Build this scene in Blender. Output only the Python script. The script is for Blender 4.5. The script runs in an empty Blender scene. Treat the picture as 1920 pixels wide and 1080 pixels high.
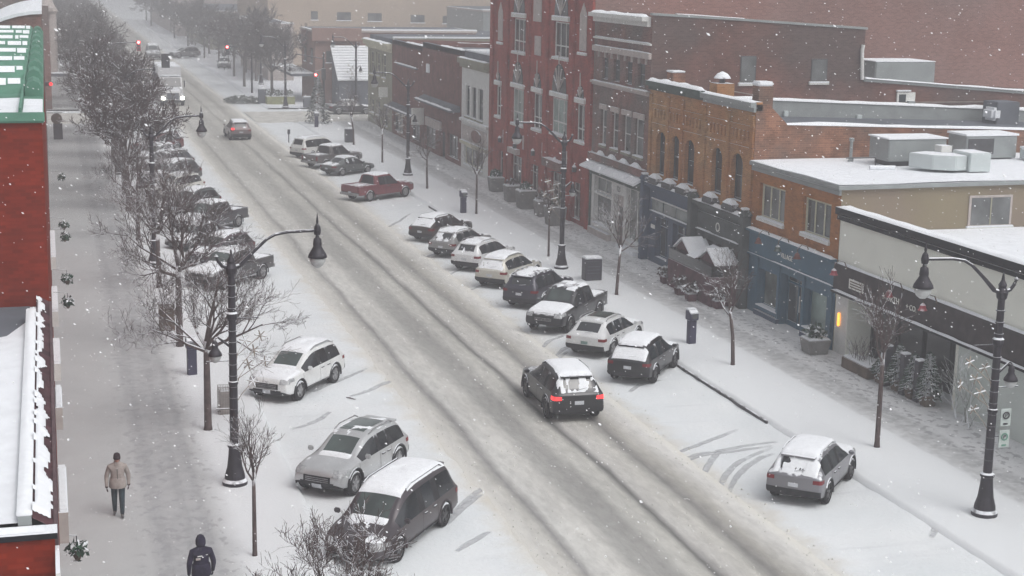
FITOUT = False
import bpy, bmesh, math, random
import numpy as np
from mathutils import Vector, Matrix, noise
from mathutils.bvhtree import BVHTree
PI = math.pi; R = math.radians
sc = bpy.context.scene
COL = sc.collection
random.seed(7)

# ------------------------------------------------------------------ camera calibration (street runs along +Y)
CAMH = 15.0; F = 2950.0
_Y = Vector((80-960, 540+76, -F)); _k = -(_Y[0]*.018+_Y[1])/_Y[2]
_Z = Vector((.018, 1, _k)).normalized(); _Y.normalize(); _X = _Y.cross(_Z)
ROT = Matrix((_X, _Y, _Z))
def ground(px, py, z=0.0):
    d = ROT @ Vector((px-960, 540-py, -F)); t = (z-CAMH)/d[2]
    return Vector((d[0]*t, d[1]*t, z))
cam = bpy.data.cameras.new('camera'); co = bpy.data.objects.new('camera', cam); COL.objects.link(co)
cam.sensor_width = 36; cam.lens = F/1920*36; cam.clip_start = .3; cam.clip_end = 3000
M4 = ROT.to_4x4(); M4.translation = Vector((0, 0, CAMH)); co.matrix_world = M4
sc.camera = co

# ------------------------------------------------------------------ materials
SNOW = (.75, .77, .805)
def _nodes(name):
    m = bpy.data.materials.new(name); m.use_nodes = True
    nt = m.node_tree; b = nt.nodes['Principled BSDF']
    return m, nt, b
def _n(nt, t, **k):
    n = nt.nodes.new(t)
    for a, v in k.items():
        if a.startswith('i_'): n.inputs[int(a[2:])].default_value = v
        else: setattr(n, a, v)
    return n
def mat(name, col, rough=.7, metal=0, var=.15, scale=3.0, dust=None, dustn=.5, brick=None, bump=0, emit=None, spec=.5, col2=None, mscale=.15, coat=0):
    """procedural surface; dust = how far the normal must point up before lying snow covers it"""
    m, nt, b = _nodes(name); L = nt.links
    b.inputs['Roughness'].default_value = rough; b.inputs['Metallic'].default_value = metal
    b.inputs['Specular IOR Level'].default_value = spec if rough < .62 else (.05 if brick else .15)
    b.inputs['Coat Weight'].default_value = coat
    g = _n(nt, 'ShaderNodeNewGeometry')
    nz = _n(nt, 'ShaderNodeTexNoise'); nz.inputs['Scale'].default_value = scale; nz.inputs['Detail'].default_value = 5
    L.new(g.outputs['Position'], nz.inputs['Vector'])
    c = (*col, 1); dk = tuple(x*(1-var) for x in col)+(1,); lt = tuple(min(1, x*(1+var)) for x in col)+(1,)
    mix = _n(nt, 'ShaderNodeMix', data_type='RGBA'); mix.inputs[6].default_value = dk; mix.inputs[7].default_value = lt
    rmp = _n(nt, 'ShaderNodeMapRange'); rmp.inputs[1].default_value = .35; rmp.inputs[2].default_value = .65
    L.new(nz.outputs[0], rmp.inputs[0]); L.new(rmp.outputs[0], mix.inputs[0])
    out = mix.outputs[2]
    if col2:
        n2 = _n(nt, 'ShaderNodeTexNoise'); n2.inputs['Scale'].default_value = mscale; n2.inputs['Detail'].default_value = 4
        L.new(g.outputs['Position'], n2.inputs['Vector'])
        r2 = _n(nt, 'ShaderNodeMapRange'); r2.inputs[1].default_value = .42; r2.inputs[2].default_value = .6
        mx = _n(nt, 'ShaderNodeMix', data_type='RGBA'); mx.inputs[7].default_value = (*col2, 1)
        L.new(n2.outputs[0], r2.inputs[0]); L.new(r2.outputs[0], mx.inputs[0]); L.new(out, mx.inputs[6]); out = mx.outputs[2]
    hgt = nz.outputs[0]
    if brick:
        sp = _n(nt, 'ShaderNodeSeparateXYZ'); L.new(g.outputs['Position'], sp.inputs[0])
        ad = _n(nt, 'ShaderNodeMath', operation='ADD'); L.new(sp.outputs[0], ad.inputs[0]); L.new(sp.outputs[1], ad.inputs[1])
        cb = _n(nt, 'ShaderNodeCombineXYZ'); L.new(ad.outputs[0], cb.inputs[0]); L.new(sp.outputs[2], cb.inputs[1])
        bt = _n(nt, 'ShaderNodeTexBrick'); bt.inputs['Scale'].default_value = 1
        bt.inputs['Brick Width'].default_value = brick[1]; bt.inputs['Row Height'].default_value = brick[2]
        bt.inputs['Mortar Size'].default_value = brick[2]*.12; bt.inputs['Mortar Smooth'].default_value = .4
        bt.inputs['Color1'].default_value = (1, 1, 1, 1); bt.inputs['Color2'].default_value = (.68, .66, .64, 1)
        bt.inputs['Mortar'].default_value = tuple(brick[0])+(1,)
        L.new(cb.outputs[0], bt.inputs['Vector'])
        mu = _n(nt, 'ShaderNodeMix', data_type='RGBA', blend_type='MULTIPLY'); mu.inputs[0].default_value = 1
        L.new(out, mu.inputs[6]); L.new(bt.outputs[0], mu.inputs[7]); out = mu.outputs[2]
    if dust is not None:
        s2 = _n(nt, 'ShaderNodeSeparateXYZ'); L.new(g.outputs['Normal'], s2.inputs[0])
        n3 = _n(nt, 'ShaderNodeTexNoise'); n3.inputs['Scale'].default_value = 5; n3.inputs['Detail'].default_value = 6
        L.new(g.outputs['Position'], n3.inputs['Vector'])
        a = _n(nt, 'ShaderNodeMath', operation='MULTIPLY_ADD'); a.inputs[1].default_value = dustn; a.inputs[2].default_value = -.5*dustn
        L.new(n3.outputs[0], a.inputs[0])
        s = _n(nt, 'ShaderNodeMath', operation='ADD'); L.new(s2.outputs[2], s.inputs[0]); L.new(a.outputs[0], s.inputs[1])
        r3 = _n(nt, 'ShaderNodeMapRange'); r3.inputs[1].default_value = dust-.06; r3.inputs[2].default_value = dust+.06
        L.new(s.outputs[0], r3.inputs[0])
        mx = _n(nt, 'ShaderNodeMix', data_type='RGBA'); mx.inputs[7].default_value = (*SNOW, 1)
        L.new(r3.outputs[0], mx.inputs[0]); L.new(out, mx.inputs[6]); out = mx.outputs[2]
        mr = _n(nt, 'ShaderNodeMix'); mr.inputs[2].default_value = rough; mr.inputs[3].default_value = .85
        L.new(r3.outputs[0], mr.inputs[0]); L.new(mr.outputs[0], b.inputs['Roughness'])
        if metal:
            mm = _n(nt, 'ShaderNodeMix'); mm.inputs[2].default_value = metal; mm.inputs[3].default_value = 0
            L.new(r3.outputs[0], mm.inputs[0]); L.new(mm.outputs[0], b.inputs['Metallic'])
    L.new(out, b.inputs['Base Color'])
    if bump:
        bp = _n(nt, 'ShaderNodeBump'); bp.inputs['Strength'].default_value = 1; bp.inputs['Distance'].default_value = bump
        L.new(hgt, bp.inputs['Height']); L.new(bp.outputs[0], b.inputs['Normal'])
    if emit:
        b.inputs['Emission Color'].default_value = (*emit[0], 1); b.inputs['Emission Strength'].default_value = emit[1]
    return m
def glass(name, col=(.03, .038, .042), rough=.12, dust=None):
    return mat(name, col, rough, 0, .5, .8, dust, .35, spec=.8)

M = {}
M['snow'] = mat('snow', SNOW, .8, var=.04, scale=2.5, bump=.03)
M['snow_cap'] = mat('snow_on_ledges', (.78, .80, .83), .8, var=.03, scale=6, bump=.02)
M['brick_red'] = mat('red_brick', (.27, .058, .045), .9, var=.25, scale=.9, brick=((1.2, 1.1, 1.05), .24, .085), dust=.8, bump=.01)
M['brick_deep'] = mat('deep_red_brick', (.17, .075, .065), .9, var=.2, scale=1.2, brick=((1.15, 1.1, 1.05), .24, .085), dust=.8)
M['brick_left'] = mat('painted_red_brick', (.205, .022, .008), .95, var=.12, scale=1.2, brick=((.85, .8, .8), .24, .085), dust=.8)
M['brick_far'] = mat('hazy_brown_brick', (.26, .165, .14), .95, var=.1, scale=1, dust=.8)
M['brick_back'] = mat('faded_back_brick', (.235, .125, .105), .95, var=.1, scale=.4, brick=((1.1, 1.1, 1.1), .24, .085), dust=.8, col2=(.20, .125, .11), mscale=.1)
M['brick_brown'] = mat('mauve_brick', (.21, .115, .10), .9, var=.2, scale=1.0, brick=((1.15, 1.15, 1.15), .24, .085), dust=.8, col2=(.16, .13, .12), mscale=.4)
M['brick_side'] = mat('old_side_brick', (.175, .085, .068), .95, var=.22, scale=.5, brick=((1.1, 1.1, 1.1), .24, .085), dust=.8, col2=(.12, .085, .078), mscale=.16)
M['brick_ochre'] = mat('ochre_brick', (.39, .22, .10), .9, var=.2, scale=1.1, brick=((1.1, 1.1, 1.05), .24, .085), dust=.8, col2=(.37, .165, .065), mscale=.3)
M['brick_rust'] = mat('rust_brick', (.25, .125, .08), .95, var=.3, scale=1.6, brick=((1.2, 1.2, 1.2), .3, .1), dust=.8, col2=(.17, .11, .085), mscale=.5, bump=.02)
M['brick_tan'] = mat('orange_brown_brick', (.36, .15, .05), .9, var=.12, scale=1.2, brick=((.9, .9, .9), .24, .085), dust=.85)
M['stucco_tan'] = mat('tan_stucco', (.235, .195, .13), .95, var=.07, scale=.4, dust=.85, col2=(.215, .17, .13), mscale=.25)
M['stucco_white'] = mat('pale_stucco', (.74, .75, .68), .9, var=.03, scale=.8, dust=.85)
M['stucco_green'] = mat('pale_green_wall', (.54, .59, .56), .9, var=.05, scale=1, dust=.85)
M['beige'] = mat('beige_render', (.42, .34, .27), .95, var=.05, scale=.2, dust=.85)
M['cream'] = mat('cream_trim', (.52, .50, .38), .8, var=.08, scale=2, dust=.55)
M['olive'] = mat('olive_render', (.26, .25, .19), .9, var=.08, scale=1, dust=.7)
M['stone'] = mat('pale_stone', (.42, .37, .35), .9, var=.1, scale=3, dust=.7)
M['white_trim'] = mat('white_trim', (.62, .62, .60), .7, var=.06, scale=3, dust=.6)
M['frame_white'] = mat('white_window_frame', (.66, .66, .63), .6, var=.04, scale=4, dust=.5)
M['frame_dark'] = mat('dark_frame', (.05, .05, .055), .6, var=.2, scale=4, dust=.6)
M['black'] = mat('black_trim', (.012, .012, .016), .8, var=.25, scale=4, dust=.85)
M['black_sign'] = mat('black_brown_fascia', (.045, .036, .038), .7, var=.25, scale=2.5, dust=.8)
M['teal'] = mat('teal_paint', (.035, .10, .155), .6, var=.08, scale=2, dust=.6)
M['navy'] = mat('navy_paint', (.03, .055, .105), .6, var=.1, scale=2, dust=.6)
M['greygreen'] = mat('grey_green_paint', (.075, .085, .085), .7, var=.12, scale=2, dust=.6)
M['darkgreen'] = mat('dark_green_paint', (.06, .085, .075), .7, var=.12, scale=2, dust=.6)
M['green_roof'] = mat('green_sheet_metal', (.10, .225, .165), .7, var=.12, scale=1.4, dust=1.2, dustn=.9)
M['roof_grey'] = mat('grey_membrane', (.12, .13, .15), .8, var=.15, scale=.7)
M['maroon'] = mat('maroon_canvas', (.09, .035, .045), .9, var=.3, scale=2.5, dust=.62, dustn=.3)
M['grey_metal'] = mat('grey_sheet_metal', (.26, .28, .28), .5, .2, var=.08, scale=1.5, dust=.7)
M['galv'] = mat('galvanised_duct', (.52, .57, .57), .45, .2, var=.05, scale=1.5, dust=.7)
M['concrete'] = mat('concrete', (.30, .29, .28), .95, var=.15, scale=2, dust=.8)
M['post'] = mat('black_iron', (.022, .018, .026), .5, .3, var=.25, scale=4, dust=.62, dustn=.35)
M['globe'] = mat('frosted_lamp_glass', (.45, .46, .46), .3, var=.03)
M['bark'] = mat('bark', (.085, .062, .060), .95, var=.25, scale=6, dust=.55, dustn=.5)
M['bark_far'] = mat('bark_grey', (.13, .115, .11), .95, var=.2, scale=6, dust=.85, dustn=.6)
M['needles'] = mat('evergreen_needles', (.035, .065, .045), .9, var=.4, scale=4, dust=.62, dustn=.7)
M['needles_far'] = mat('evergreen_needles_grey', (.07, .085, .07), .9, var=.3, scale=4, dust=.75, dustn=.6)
M['wood'] = mat('brown_board', (.12, .09, .07), .8, var=.2, scale=3, dust=.6)
M['glass'] = glass('window_glass')
M['glass_pale'] = glass('curtained_glass', (.17, .235, .215), .35)
M['glass_grey'] = glass('grey_glass', (.10, .105, .105), .25)
M['glass_shop'] = glass('shop_glass', (.022, .022, .024), .2)
M['glass_shop2'] = glass('lit_grey_shop_glass', (.13, .15, .14), .25)
M['car_glass'] = glass('car_window', (.014, .016, .020), .18, dust=None)
M['car_glass_w'] = glass('car_windshield', (.050, .066, .062), .12)
M['tyre'] = mat('tyre_rubber', (.025, .025, .027), .9, var=.2, scale=8, dust=.35, dustn=.8)
M['rim'] = mat('alloy_rim', (.30, .30, .31), .4, .5, var=.35, scale=9)
M['rim_dark'] = mat('dark_rim', (.08, .08, .085), .5, .4, var=.4, scale=9)
M['trim'] = mat('black_plastic', (.028, .028, .031), .75, var=.2, scale=5, dust=.5, dustn=.35)
M['lamp_red'] = mat('red_lens', (.17, .012, .018), .25, var=.15)
M['lamp_red_on'] = mat('lit_red_lens', (.6, .02, .03), .3, emit=((1, .03, .03), 2))
M['lamp_brake_orange'] = mat('lit_orange_lens', (.7, .2, .02), .3, emit=((1, .16, .03), 7))
M['lamp_clear'] = mat('headlamp_lens', (.34, .35, .36), .15, var=.3, scale=14)
M['lamp_on'] = mat('lit_headlamp', (.9, .9, .85), .2, emit=((1, .97, .85), 14))
M['plate'] = mat('number_plate', (.5, .52, .55), .5)
M['plate_green'] = mat('green_number_plate', (.16, .24, .22), .5)
M['red_signal'] = mat('red_signal_light', (.8, .05, .05), .4, emit=((1, .07, .07), 26))
M['green_signal'] = mat('green_signal_light', (.3, .7, .4), .4, emit=((.35, 1, .5), 5))
M['amber'] = mat('amber_lamp', (.9, .4, .05), .4, emit=((1, .40, .06), 1.6))
M['sign_red'] = mat('red_enamel', (.30, .035, .05), .4, dust=.6)
M['cabinet'] = mat('dark_cabinet', (.035, .033, .045), .55, var=.15, dust=.6)
M['cabinet_navy'] = mat('navy_cabinet', (.028, .026, .062), .5, var=.15, dust=.6)
M['planter'] = mat('grey_planter', (.20, .195, .19), .8, var=.12, dust=.6)
M['letter'] = mat('white_letters', (.70, .70, .66), .6, var=.03)
M['letter_gold'] = mat('gold_letters', (.36, .30, .16), .5, var=.2)
M['sign_green'] = mat('green_sign_enamel', (.10, .24, .18), .5)
M['sign_white'] = mat('white_sign_enamel', (.42, .47, .45), .5)
M['wire'] = mat('grey_cable', (.22, .19, .17), .7)
def paint(name, col, metal=.35, rough=.33, dust=.97, dustn=.55):
    return mat(name, col, rough, metal, .05, 2, dust, dustn, coat=.4)

# ------------------------------------------------------------------ mesh builder
class MB:
    def __init__(s): s.v = []; s.f = []; s.m = []; s.mi = 0
    def vert(s, p): s.v.append(tuple(p)); return len(s.v)-1
    def face(s, ids): s.f.append(tuple(ids)); s.m.append(s.mi)
    def quad(s, a, b, c, d): s.face([s.vert(p) for p in (a, b, c, d)])
    def poly(s, pts): s.face([s.vert(p) for p in pts])
    def box(s, x0, x1, y0, y1, z0, z1):
        x0, x1 = min(x0, x1), max(x0, x1); y0, y1 = min(y0, y1), max(y0, y1); z0, z1 = min(z0, z1), max(z0, z1)
        i = [s.vert((x, y, z)) for z in (z0, z1) for y in (y0, y1) for x in (x0, x1)]
        for q in ((0, 2, 3, 1), (4, 5, 7, 6), (0, 1, 5, 4), (2, 6, 7, 3), (0, 4, 6, 2), (1, 3, 7, 5)): s.face([i[k] for k in q])
        return s
    def tbox(s, cx, cy, z0, z1, w0, d0, w1, d1):
        a = [(cx+sx*w0/2, cy+sy*d0/2, z0) for sx, sy in ((-1, -1), (1, -1), (1, 1), (-1, 1))]
        b = [(cx+sx*w1/2, cy+sy*d1/2, z1) for sx, sy in ((-1, -1), (1, -1), (1, 1), (-1, 1))]
        i = [s.vert(p) for p in a+b]
        s.face([i[3], i[2], i[1], i[0]]); s.face(i[4:])
        for k in range(4): s.face([i[k], i[(k+1) % 4], i[4+(k+1) % 4], i[4+k]])
        return s
    def prism(s, pts, axis, a, b):
        """polygon of 2D pts extruded along axis ('x','y','z') from a to b"""
        def P(p, t): return {'x': (t, p[0], p[1]), 'y': (p[0], t, p[1]), 'z': (p[0], p[1], t)}[axis]
        i = [s.vert(P(p, a)) for p in pts]; j = [s.vert(P(p, b)) for p in pts]; n = len(pts)
        s.face(i[::-1]); s.face(j)
        for k in range(n): s.face([i[k], i[(k+1) % n], j[(k+1) % n], j[k]])
        return s
    def tube(s, pts, rad, n=6, cap=True):
        pts = [Vector(p) for p in pts]
        if not hasattr(rad, '__len__'): rad = [rad]*len(pts)
        up = Vector((.37, .21, .9)).normalized(); prev = None
        for k, p in enumerate(pts):
            d = (pts[min(k+1, len(pts)-1)]-pts[max(k-1, 0)])
            if d.length < 1e-9: d = Vector((0, 0, 1))
            d.normalize()
            u = up.cross(d)
            if u.length < .1: u = Vector((1, 0, 0)).cross(d)
            u.normalize(); w = d.cross(u)
            ring = [s.vert(p+(u*math.cos(2*PI*t/n)+w*math.sin(2*PI*t/n))*rad[k]) for t in range(n)]
            if prev:
                for t in range(n): s.face([prev[t], prev[(t+1) % n], ring[(t+1) % n], ring[t]])
            elif cap: s.face(ring[::-1])
            prev = ring
            up = w if False else up
        if cap: s.face(prev)
        return s
    def lathe(s, prof, c=(0, 0, 0), n=16, axis='z', cap=True):
        prev = None
        for r, z in prof:
            ring = []
            for t in range(n):
                a = 2*PI*t/n; x, y = r*math.cos(a), r*math.sin(a)
                p = {'z': (x, y, z), 'x': (z, x, y), 'y': (x, z, y)}[axis]
                ring.append(s.vert((p[0]+c[0], p[1]+c[1], p[2]+c[2])))
            if prev:
                for t in range(n): s.face([prev[t], prev[(t+1) % n], ring[(t+1) % n], ring[t]])
            elif cap: s.face(ring[::-1])
            prev = ring
        if cap: s.face(prev)
        return s
    def mesh(s, name, mats, off=(0, 0, 0), smooth=False):
        me = bpy.data.meshes.new(name)
        me.from_pydata([(p[0]-off[0], p[1]-off[1], p[2]-off[2]) for p in s.v], [], s.f)
        if not isinstance(mats, (list, tuple)): mats = [mats]
        for mm in mats: me.materials.append(mm)
        if any(s.m): me.polygons.foreach_set('material_index', s.m)
        bm = bmesh.new(); bm.from_mesh(me); bmesh.ops.recalc_face_normals(bm, faces=bm.faces); bm.to_mesh(me); bm.free()
        if smooth: me.polygons.foreach_set('use_smooth', [True]*len(me.polygons))
        me.update(); return me
    def build(s, name, mats, parent=None, smooth=False, bevel=0):
        off = parent['_o'] if parent is not None and '_o' in parent else (0, 0, 0)
        me = s.mesh(name, mats, off, smooth)
        if bevel:
            bm = bmesh.new(); bm.from_mesh(me)
            bmesh.ops.bevel(bm, geom=bm.edges[:], offset=bevel, segments=2, affect='EDGES', clamp_overlap=True)
            bm.to_mesh(me); bm.free()
        return link(name, me, parent)
def link(name, me, parent=None):
    o = bpy.data.objects.new(name, me); COL.objects.link(o)
    if parent is not None: o.parent = parent
    return o
OFFS = {}
def thing(name, label, cat, loc=(0, 0, 0), group=None, world=False):
    """Empty at the thing's base; world=True: its parts are given in world coordinates"""
    o = bpy.data.objects.new(name, None); COL.objects.link(o); o.location = loc; o.empty_display_size = .2
    o['label'] = label; o['category'] = cat
    if group: o['group'] = group
    if world: o['_o'] = tuple(loc)
    return o
def tag(o, label=None, cat=None, group=None, kind=None):
    if label: o['label'] = label
    if cat: o['category'] = cat
    if group: o['group'] = group
    if kind: o['kind'] = kind
    return o
def copy_tree(o, parent=None):
    c = o.copy(); COL.objects.link(c); c.parent = parent
    for ch in list(o.children): copy_tree(ch, c)
    return c
def smooth_angle(o, ang=40):
    me = o.data; me.polygons.foreach_set('use_smooth', [True]*len(me.polygons))
    try: me.set_sharp_from_angle(angle=R(ang))
    except Exception: pass
def text_mesh(body, size, depth=.01):
    cu = bpy.data.curves.new('t', 'FONT'); cu.body = body; cu.size = size; cu.extrude = depth; cu.align_x = 'CENTER'; cu.align_y = 'CENTER'
    o = bpy.data.objects.new('t', cu); COL.objects.link(o)
    dg = bpy.context.evaluated_depsgraph_get(); dg.update()
    me = bpy.data.meshes.new_from_object(o.evaluated_get(dg)); bpy.data.objects.remove(o); return me
def lettering(body, size, pos, parent, m, name='lettering', facing='-x', rough_scale=1.0):
    me = text_mesh(body, size)
    if facing == '-x': rot = Matrix(((0, 0, -1), (-1, 0, 0), (0, 1, 0)))
    else: rot = Matrix(((1, 0, 0), (0, 0, -1), (0, 1, 0)))
    if facing == '+y': rot = Matrix(((-1, 0, 0), (0, 0, 1), (0, 1, 0)))
    sm = Matrix.Diagonal((rough_scale, 1, 1)).to_4x4()
    me.transform(rot.to_4x4() @ sm)
    off = (0, 0, 0); q_ = parent
    while q_ is not None:
        if '_o' in q_: off = tuple(q_['_o']); break
        q_ = q_.parent
    me.transform(Matrix.Translation(Vector(pos)-Vector(off)))
    me.materials.clear(); me.materials.append(m)
    return link(name, me, parent)

# ------------------------------------------------------------------ world, sun, haze
w = bpy.data.worlds.new('World'); sc.world = w; w.use_nodes = True
nt = w.node_tree; bg = nt.nodes['Background']
sky = nt.nodes.new('ShaderNodeTexSky'); sky.sky_type = 'NISHITA'; sky.sun_disc = False
sky.sun_elevation = R(55); sky.sun_rotation = R(150); sky.dust_density = 4; sky.air_density = 1; sky.ozone_density = 1
hs = nt.nodes.new('ShaderNodeHueSaturation'); hs.inputs['Saturation'].default_value = .16
nt.links.new(sky.outputs[0], hs.inputs['Color']); nt.links.new(hs.outputs[0], bg.inputs['Color'])
bg.inputs['Strength'].default_value = .15
sun = bpy.data.lights.new('sun', 'SUN'); sun.energy = .5; sun.angle = R(40); sun.color = (1, .97, .93)
so = bpy.data.objects.new('sun', sun); COL.objects.link(so)
el, az = R(55), R(150)
sd = Vector((math.sin(az)*math.cos(el), math.cos(az)*math.cos(el), math.sin(el)))
so.rotation_euler = (-sd).to_track_quat('-Z', 'Y').to_euler(); so.location = (0, 0, 60)
sc.view_settings.view_transform = 'Standard'; sc.view_settings.look = 'None'; sc.view_settings.gamma = 1
sc.view_settings.exposure = .34
sc.cycles.use_denoising = True
sc.cycles.max_bounces = 6; sc.cycles.diffuse_bounces = 3; sc.cycles.glossy_bounces = 3; sc.cycles.transparent_max_bounces = 6
sc.cycles.volume_bounces = 1
hz = MB().box(-410, 610, -58, 1190, -1.5, 26).build('haze', bpy.data.materials.new('haze_air'))
tag(hz, kind='stuff'); tag(hz, 'pale snowy haze filling the air over the whole street', 'haze')
hm = hz.data.materials[0]; hm.use_nodes = True; hn = hm.node_tree; hn.nodes.clear()
ho = hn.nodes.new('ShaderNodeOutputMaterial'); pv = hn.nodes.new('ShaderNodeVolumePrincipled')
pv.inputs['Color'].default_value = (.60, .60, .62, 1); pv.inputs['Density'].default_value = .0031; pv.inputs['Anisotropy'].default_value = .2
hn.links.new(pv.outputs[0], ho.inputs['Volume'])
# ------------------------------------------------------------------ ground sheets
def fbm(x, y, s, o=4): return noise.fractal(Vector((x*s, y*s, 3.7)), 1.0, 2.0, o)
def sheet(name, xs, ys, zf, m, label=None):
    xs = list(xs); ys = list(ys); nx, ny = len(xs), len(ys)
    v = [(x, y, zf(x, y)) for y in ys for x in xs]
    f = [(j*nx+i, j*nx+i+1, (j+1)*nx+i+1, (j+1)*nx+i) for j in range(ny-1) for i in range(nx-1)]
    me = bpy.data.meshes.new(name); me.from_pydata(v, [], f); me.materials.append(m)
    me.polygons.foreach_set('use_smooth', [True]*len(f)); me.update()
    o = link(name, me); o['kind'] = 'structure'; return o
def rng(a, b, s): n = max(1, int(round((b-a)/s))); return [a+(b-a)*i/n for i in range(n+1)]

def snow_ground_mat():
    m, nt, b = _nodes('snow_lot'); L = nt.links
    g = _n(nt, 'ShaderNodeNewGeometry')
    n1 = _n(nt, 'ShaderNodeTexNoise'); n1.inputs['Scale'].default_value = .35; n1.inputs['Detail'].default_value = 6
    n2 = _n(nt, 'ShaderNodeTexNoise'); n2.inputs['Scale'].default_value = 7; n2.inputs['Detail'].default_value = 6
    mp = _n(nt, 'ShaderNodeMapping'); mp.inputs['Rotation'].default_value = (0, 0, R(-44)); mp.inputs['Scale'].default_value = (.22, 2.2, 1)
    n3 = _n(nt, 'ShaderNodeTexNoise'); n3.inputs['Scale'].default_value = .9; n3.inputs['Detail'].default_value = 7
    L.new(g.outputs['Position'], n1.inputs[0]); L.new(g.outputs['Position'], n2.inputs[0]); L.new(g.outputs['Position'], mp.inputs[0]); L.new(mp.outputs[0], n3.inputs[0])
    r = _n(nt, 'ShaderNodeMapRange'); r.inputs[1].default_value = .35; r.inputs[2].default_value = .7
    L.new(n1.outputs[0], r.inputs[0])
    mx = _n(nt, 'ShaderNodeMix', data_type='RGBA'); mx.inputs[6].default_value = (.66, .69, .71, 1); mx.inputs[7].default_value = (.73, .75, .765, 1)
    L.new(r.outputs[0], mx.inputs[0])
    r3 = _n(nt, 'ShaderNodeMapRange'); r3.inputs[1].default_value = .60; r3.inputs[2].default_value = .78; r3.inputs[4].default_value = .55
    L.new(n3.outputs[0], r3.inputs[0])
    m2 = _n(nt, 'ShaderNodeMix', data_type='RGBA'); m2.inputs[7].default_value = (.52, .53, .56, 1)
    L.new(r3.outputs[0], m2.inputs[0]); L.new(mx.outputs[2], m2.inputs[6])
    n5 = _n(nt, 'ShaderNodeTexNoise'); n5.inputs['Scale'].default_value = .8; n5.inputs['Detail'].default_value = 8; n5.inputs['Roughness'].default_value = .65; L.new(g.outputs['Position'], n5.inputs[0])
    # brown slush thrown along the carriageway edges
    sp = _n(nt, 'ShaderNodeSeparateXYZ'); L.new(g.outputs['Position'], sp.inputs[0])
    ds = _n(nt, 'ShaderNodeMath', operation='SUBTRACT'); ds.inputs[1].default_value = 15.25; L.new(sp.outputs[0], ds.inputs[0])
    ab = _n(nt, 'ShaderNodeMath', operation='ABSOLUTE'); L.new(ds.outputs[0], ab.inputs[0])
    ma = _n(nt, 'ShaderNodeMath', operation='MULTIPLY_ADD'); ma.inputs[1].default_value = 2.2; L.new(n5.outputs[0], ma.inputs[0]); L.new(ab.outputs[0], ma.inputs[2])
    r4 = _n(nt, 'ShaderNodeMapRange'); r4.inputs[1].default_value = 5.6; r4.inputs[2].default_value = 4.1; r4.interpolation_type = 'SMOOTHSTEP'
    L.new(ma.outputs[0], r4.inputs[0])
    m3 = _n(nt, 'ShaderNodeMix', data_type='RGBA'); m3.inputs[7].default_value = (.57, .54, .48, 1)
    L.new(r4.outputs[0], m3.inputs[0]); L.new(m2.outputs[2], m3.inputs[6]); L.new(m3.outputs[2], b.inputs['Base Color'])
    b.inputs['Roughness'].default_value = .85
    bp = _n(nt, 'ShaderNodeBump'); bp.inputs['Strength'].default_value = .8; bp.inputs['Distance'].default_value = .035
    L.new(n2.outputs[0], bp.inputs['Height']); L.new(bp.outputs[0], b.inputs['Normal'])
    return m
gx = [-400, -200, -100, -30, -8]+rng(-2, 33, .35)+[40, 60, 100, 300, 600]
gy = [-50, -20, 10]+rng(16, 100, .35)+rng(100.8, 230, 1.2)+[260, 300, 400, 600, 1000, 1180]
def gz(x, y):
    z = .035*fbm(x, y, .6)+.02*fbm(x+31, y, 2.0)
    if 11.3 < x < 19.3 and y < 700: z -= .07*min(1, (x-11.3)/.6, (19.3-x)/.6)
    if 151 < y < 165: z -= .03
    return z
sheet('ground', gx, gy, gz, snow_ground_mat())

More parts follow.
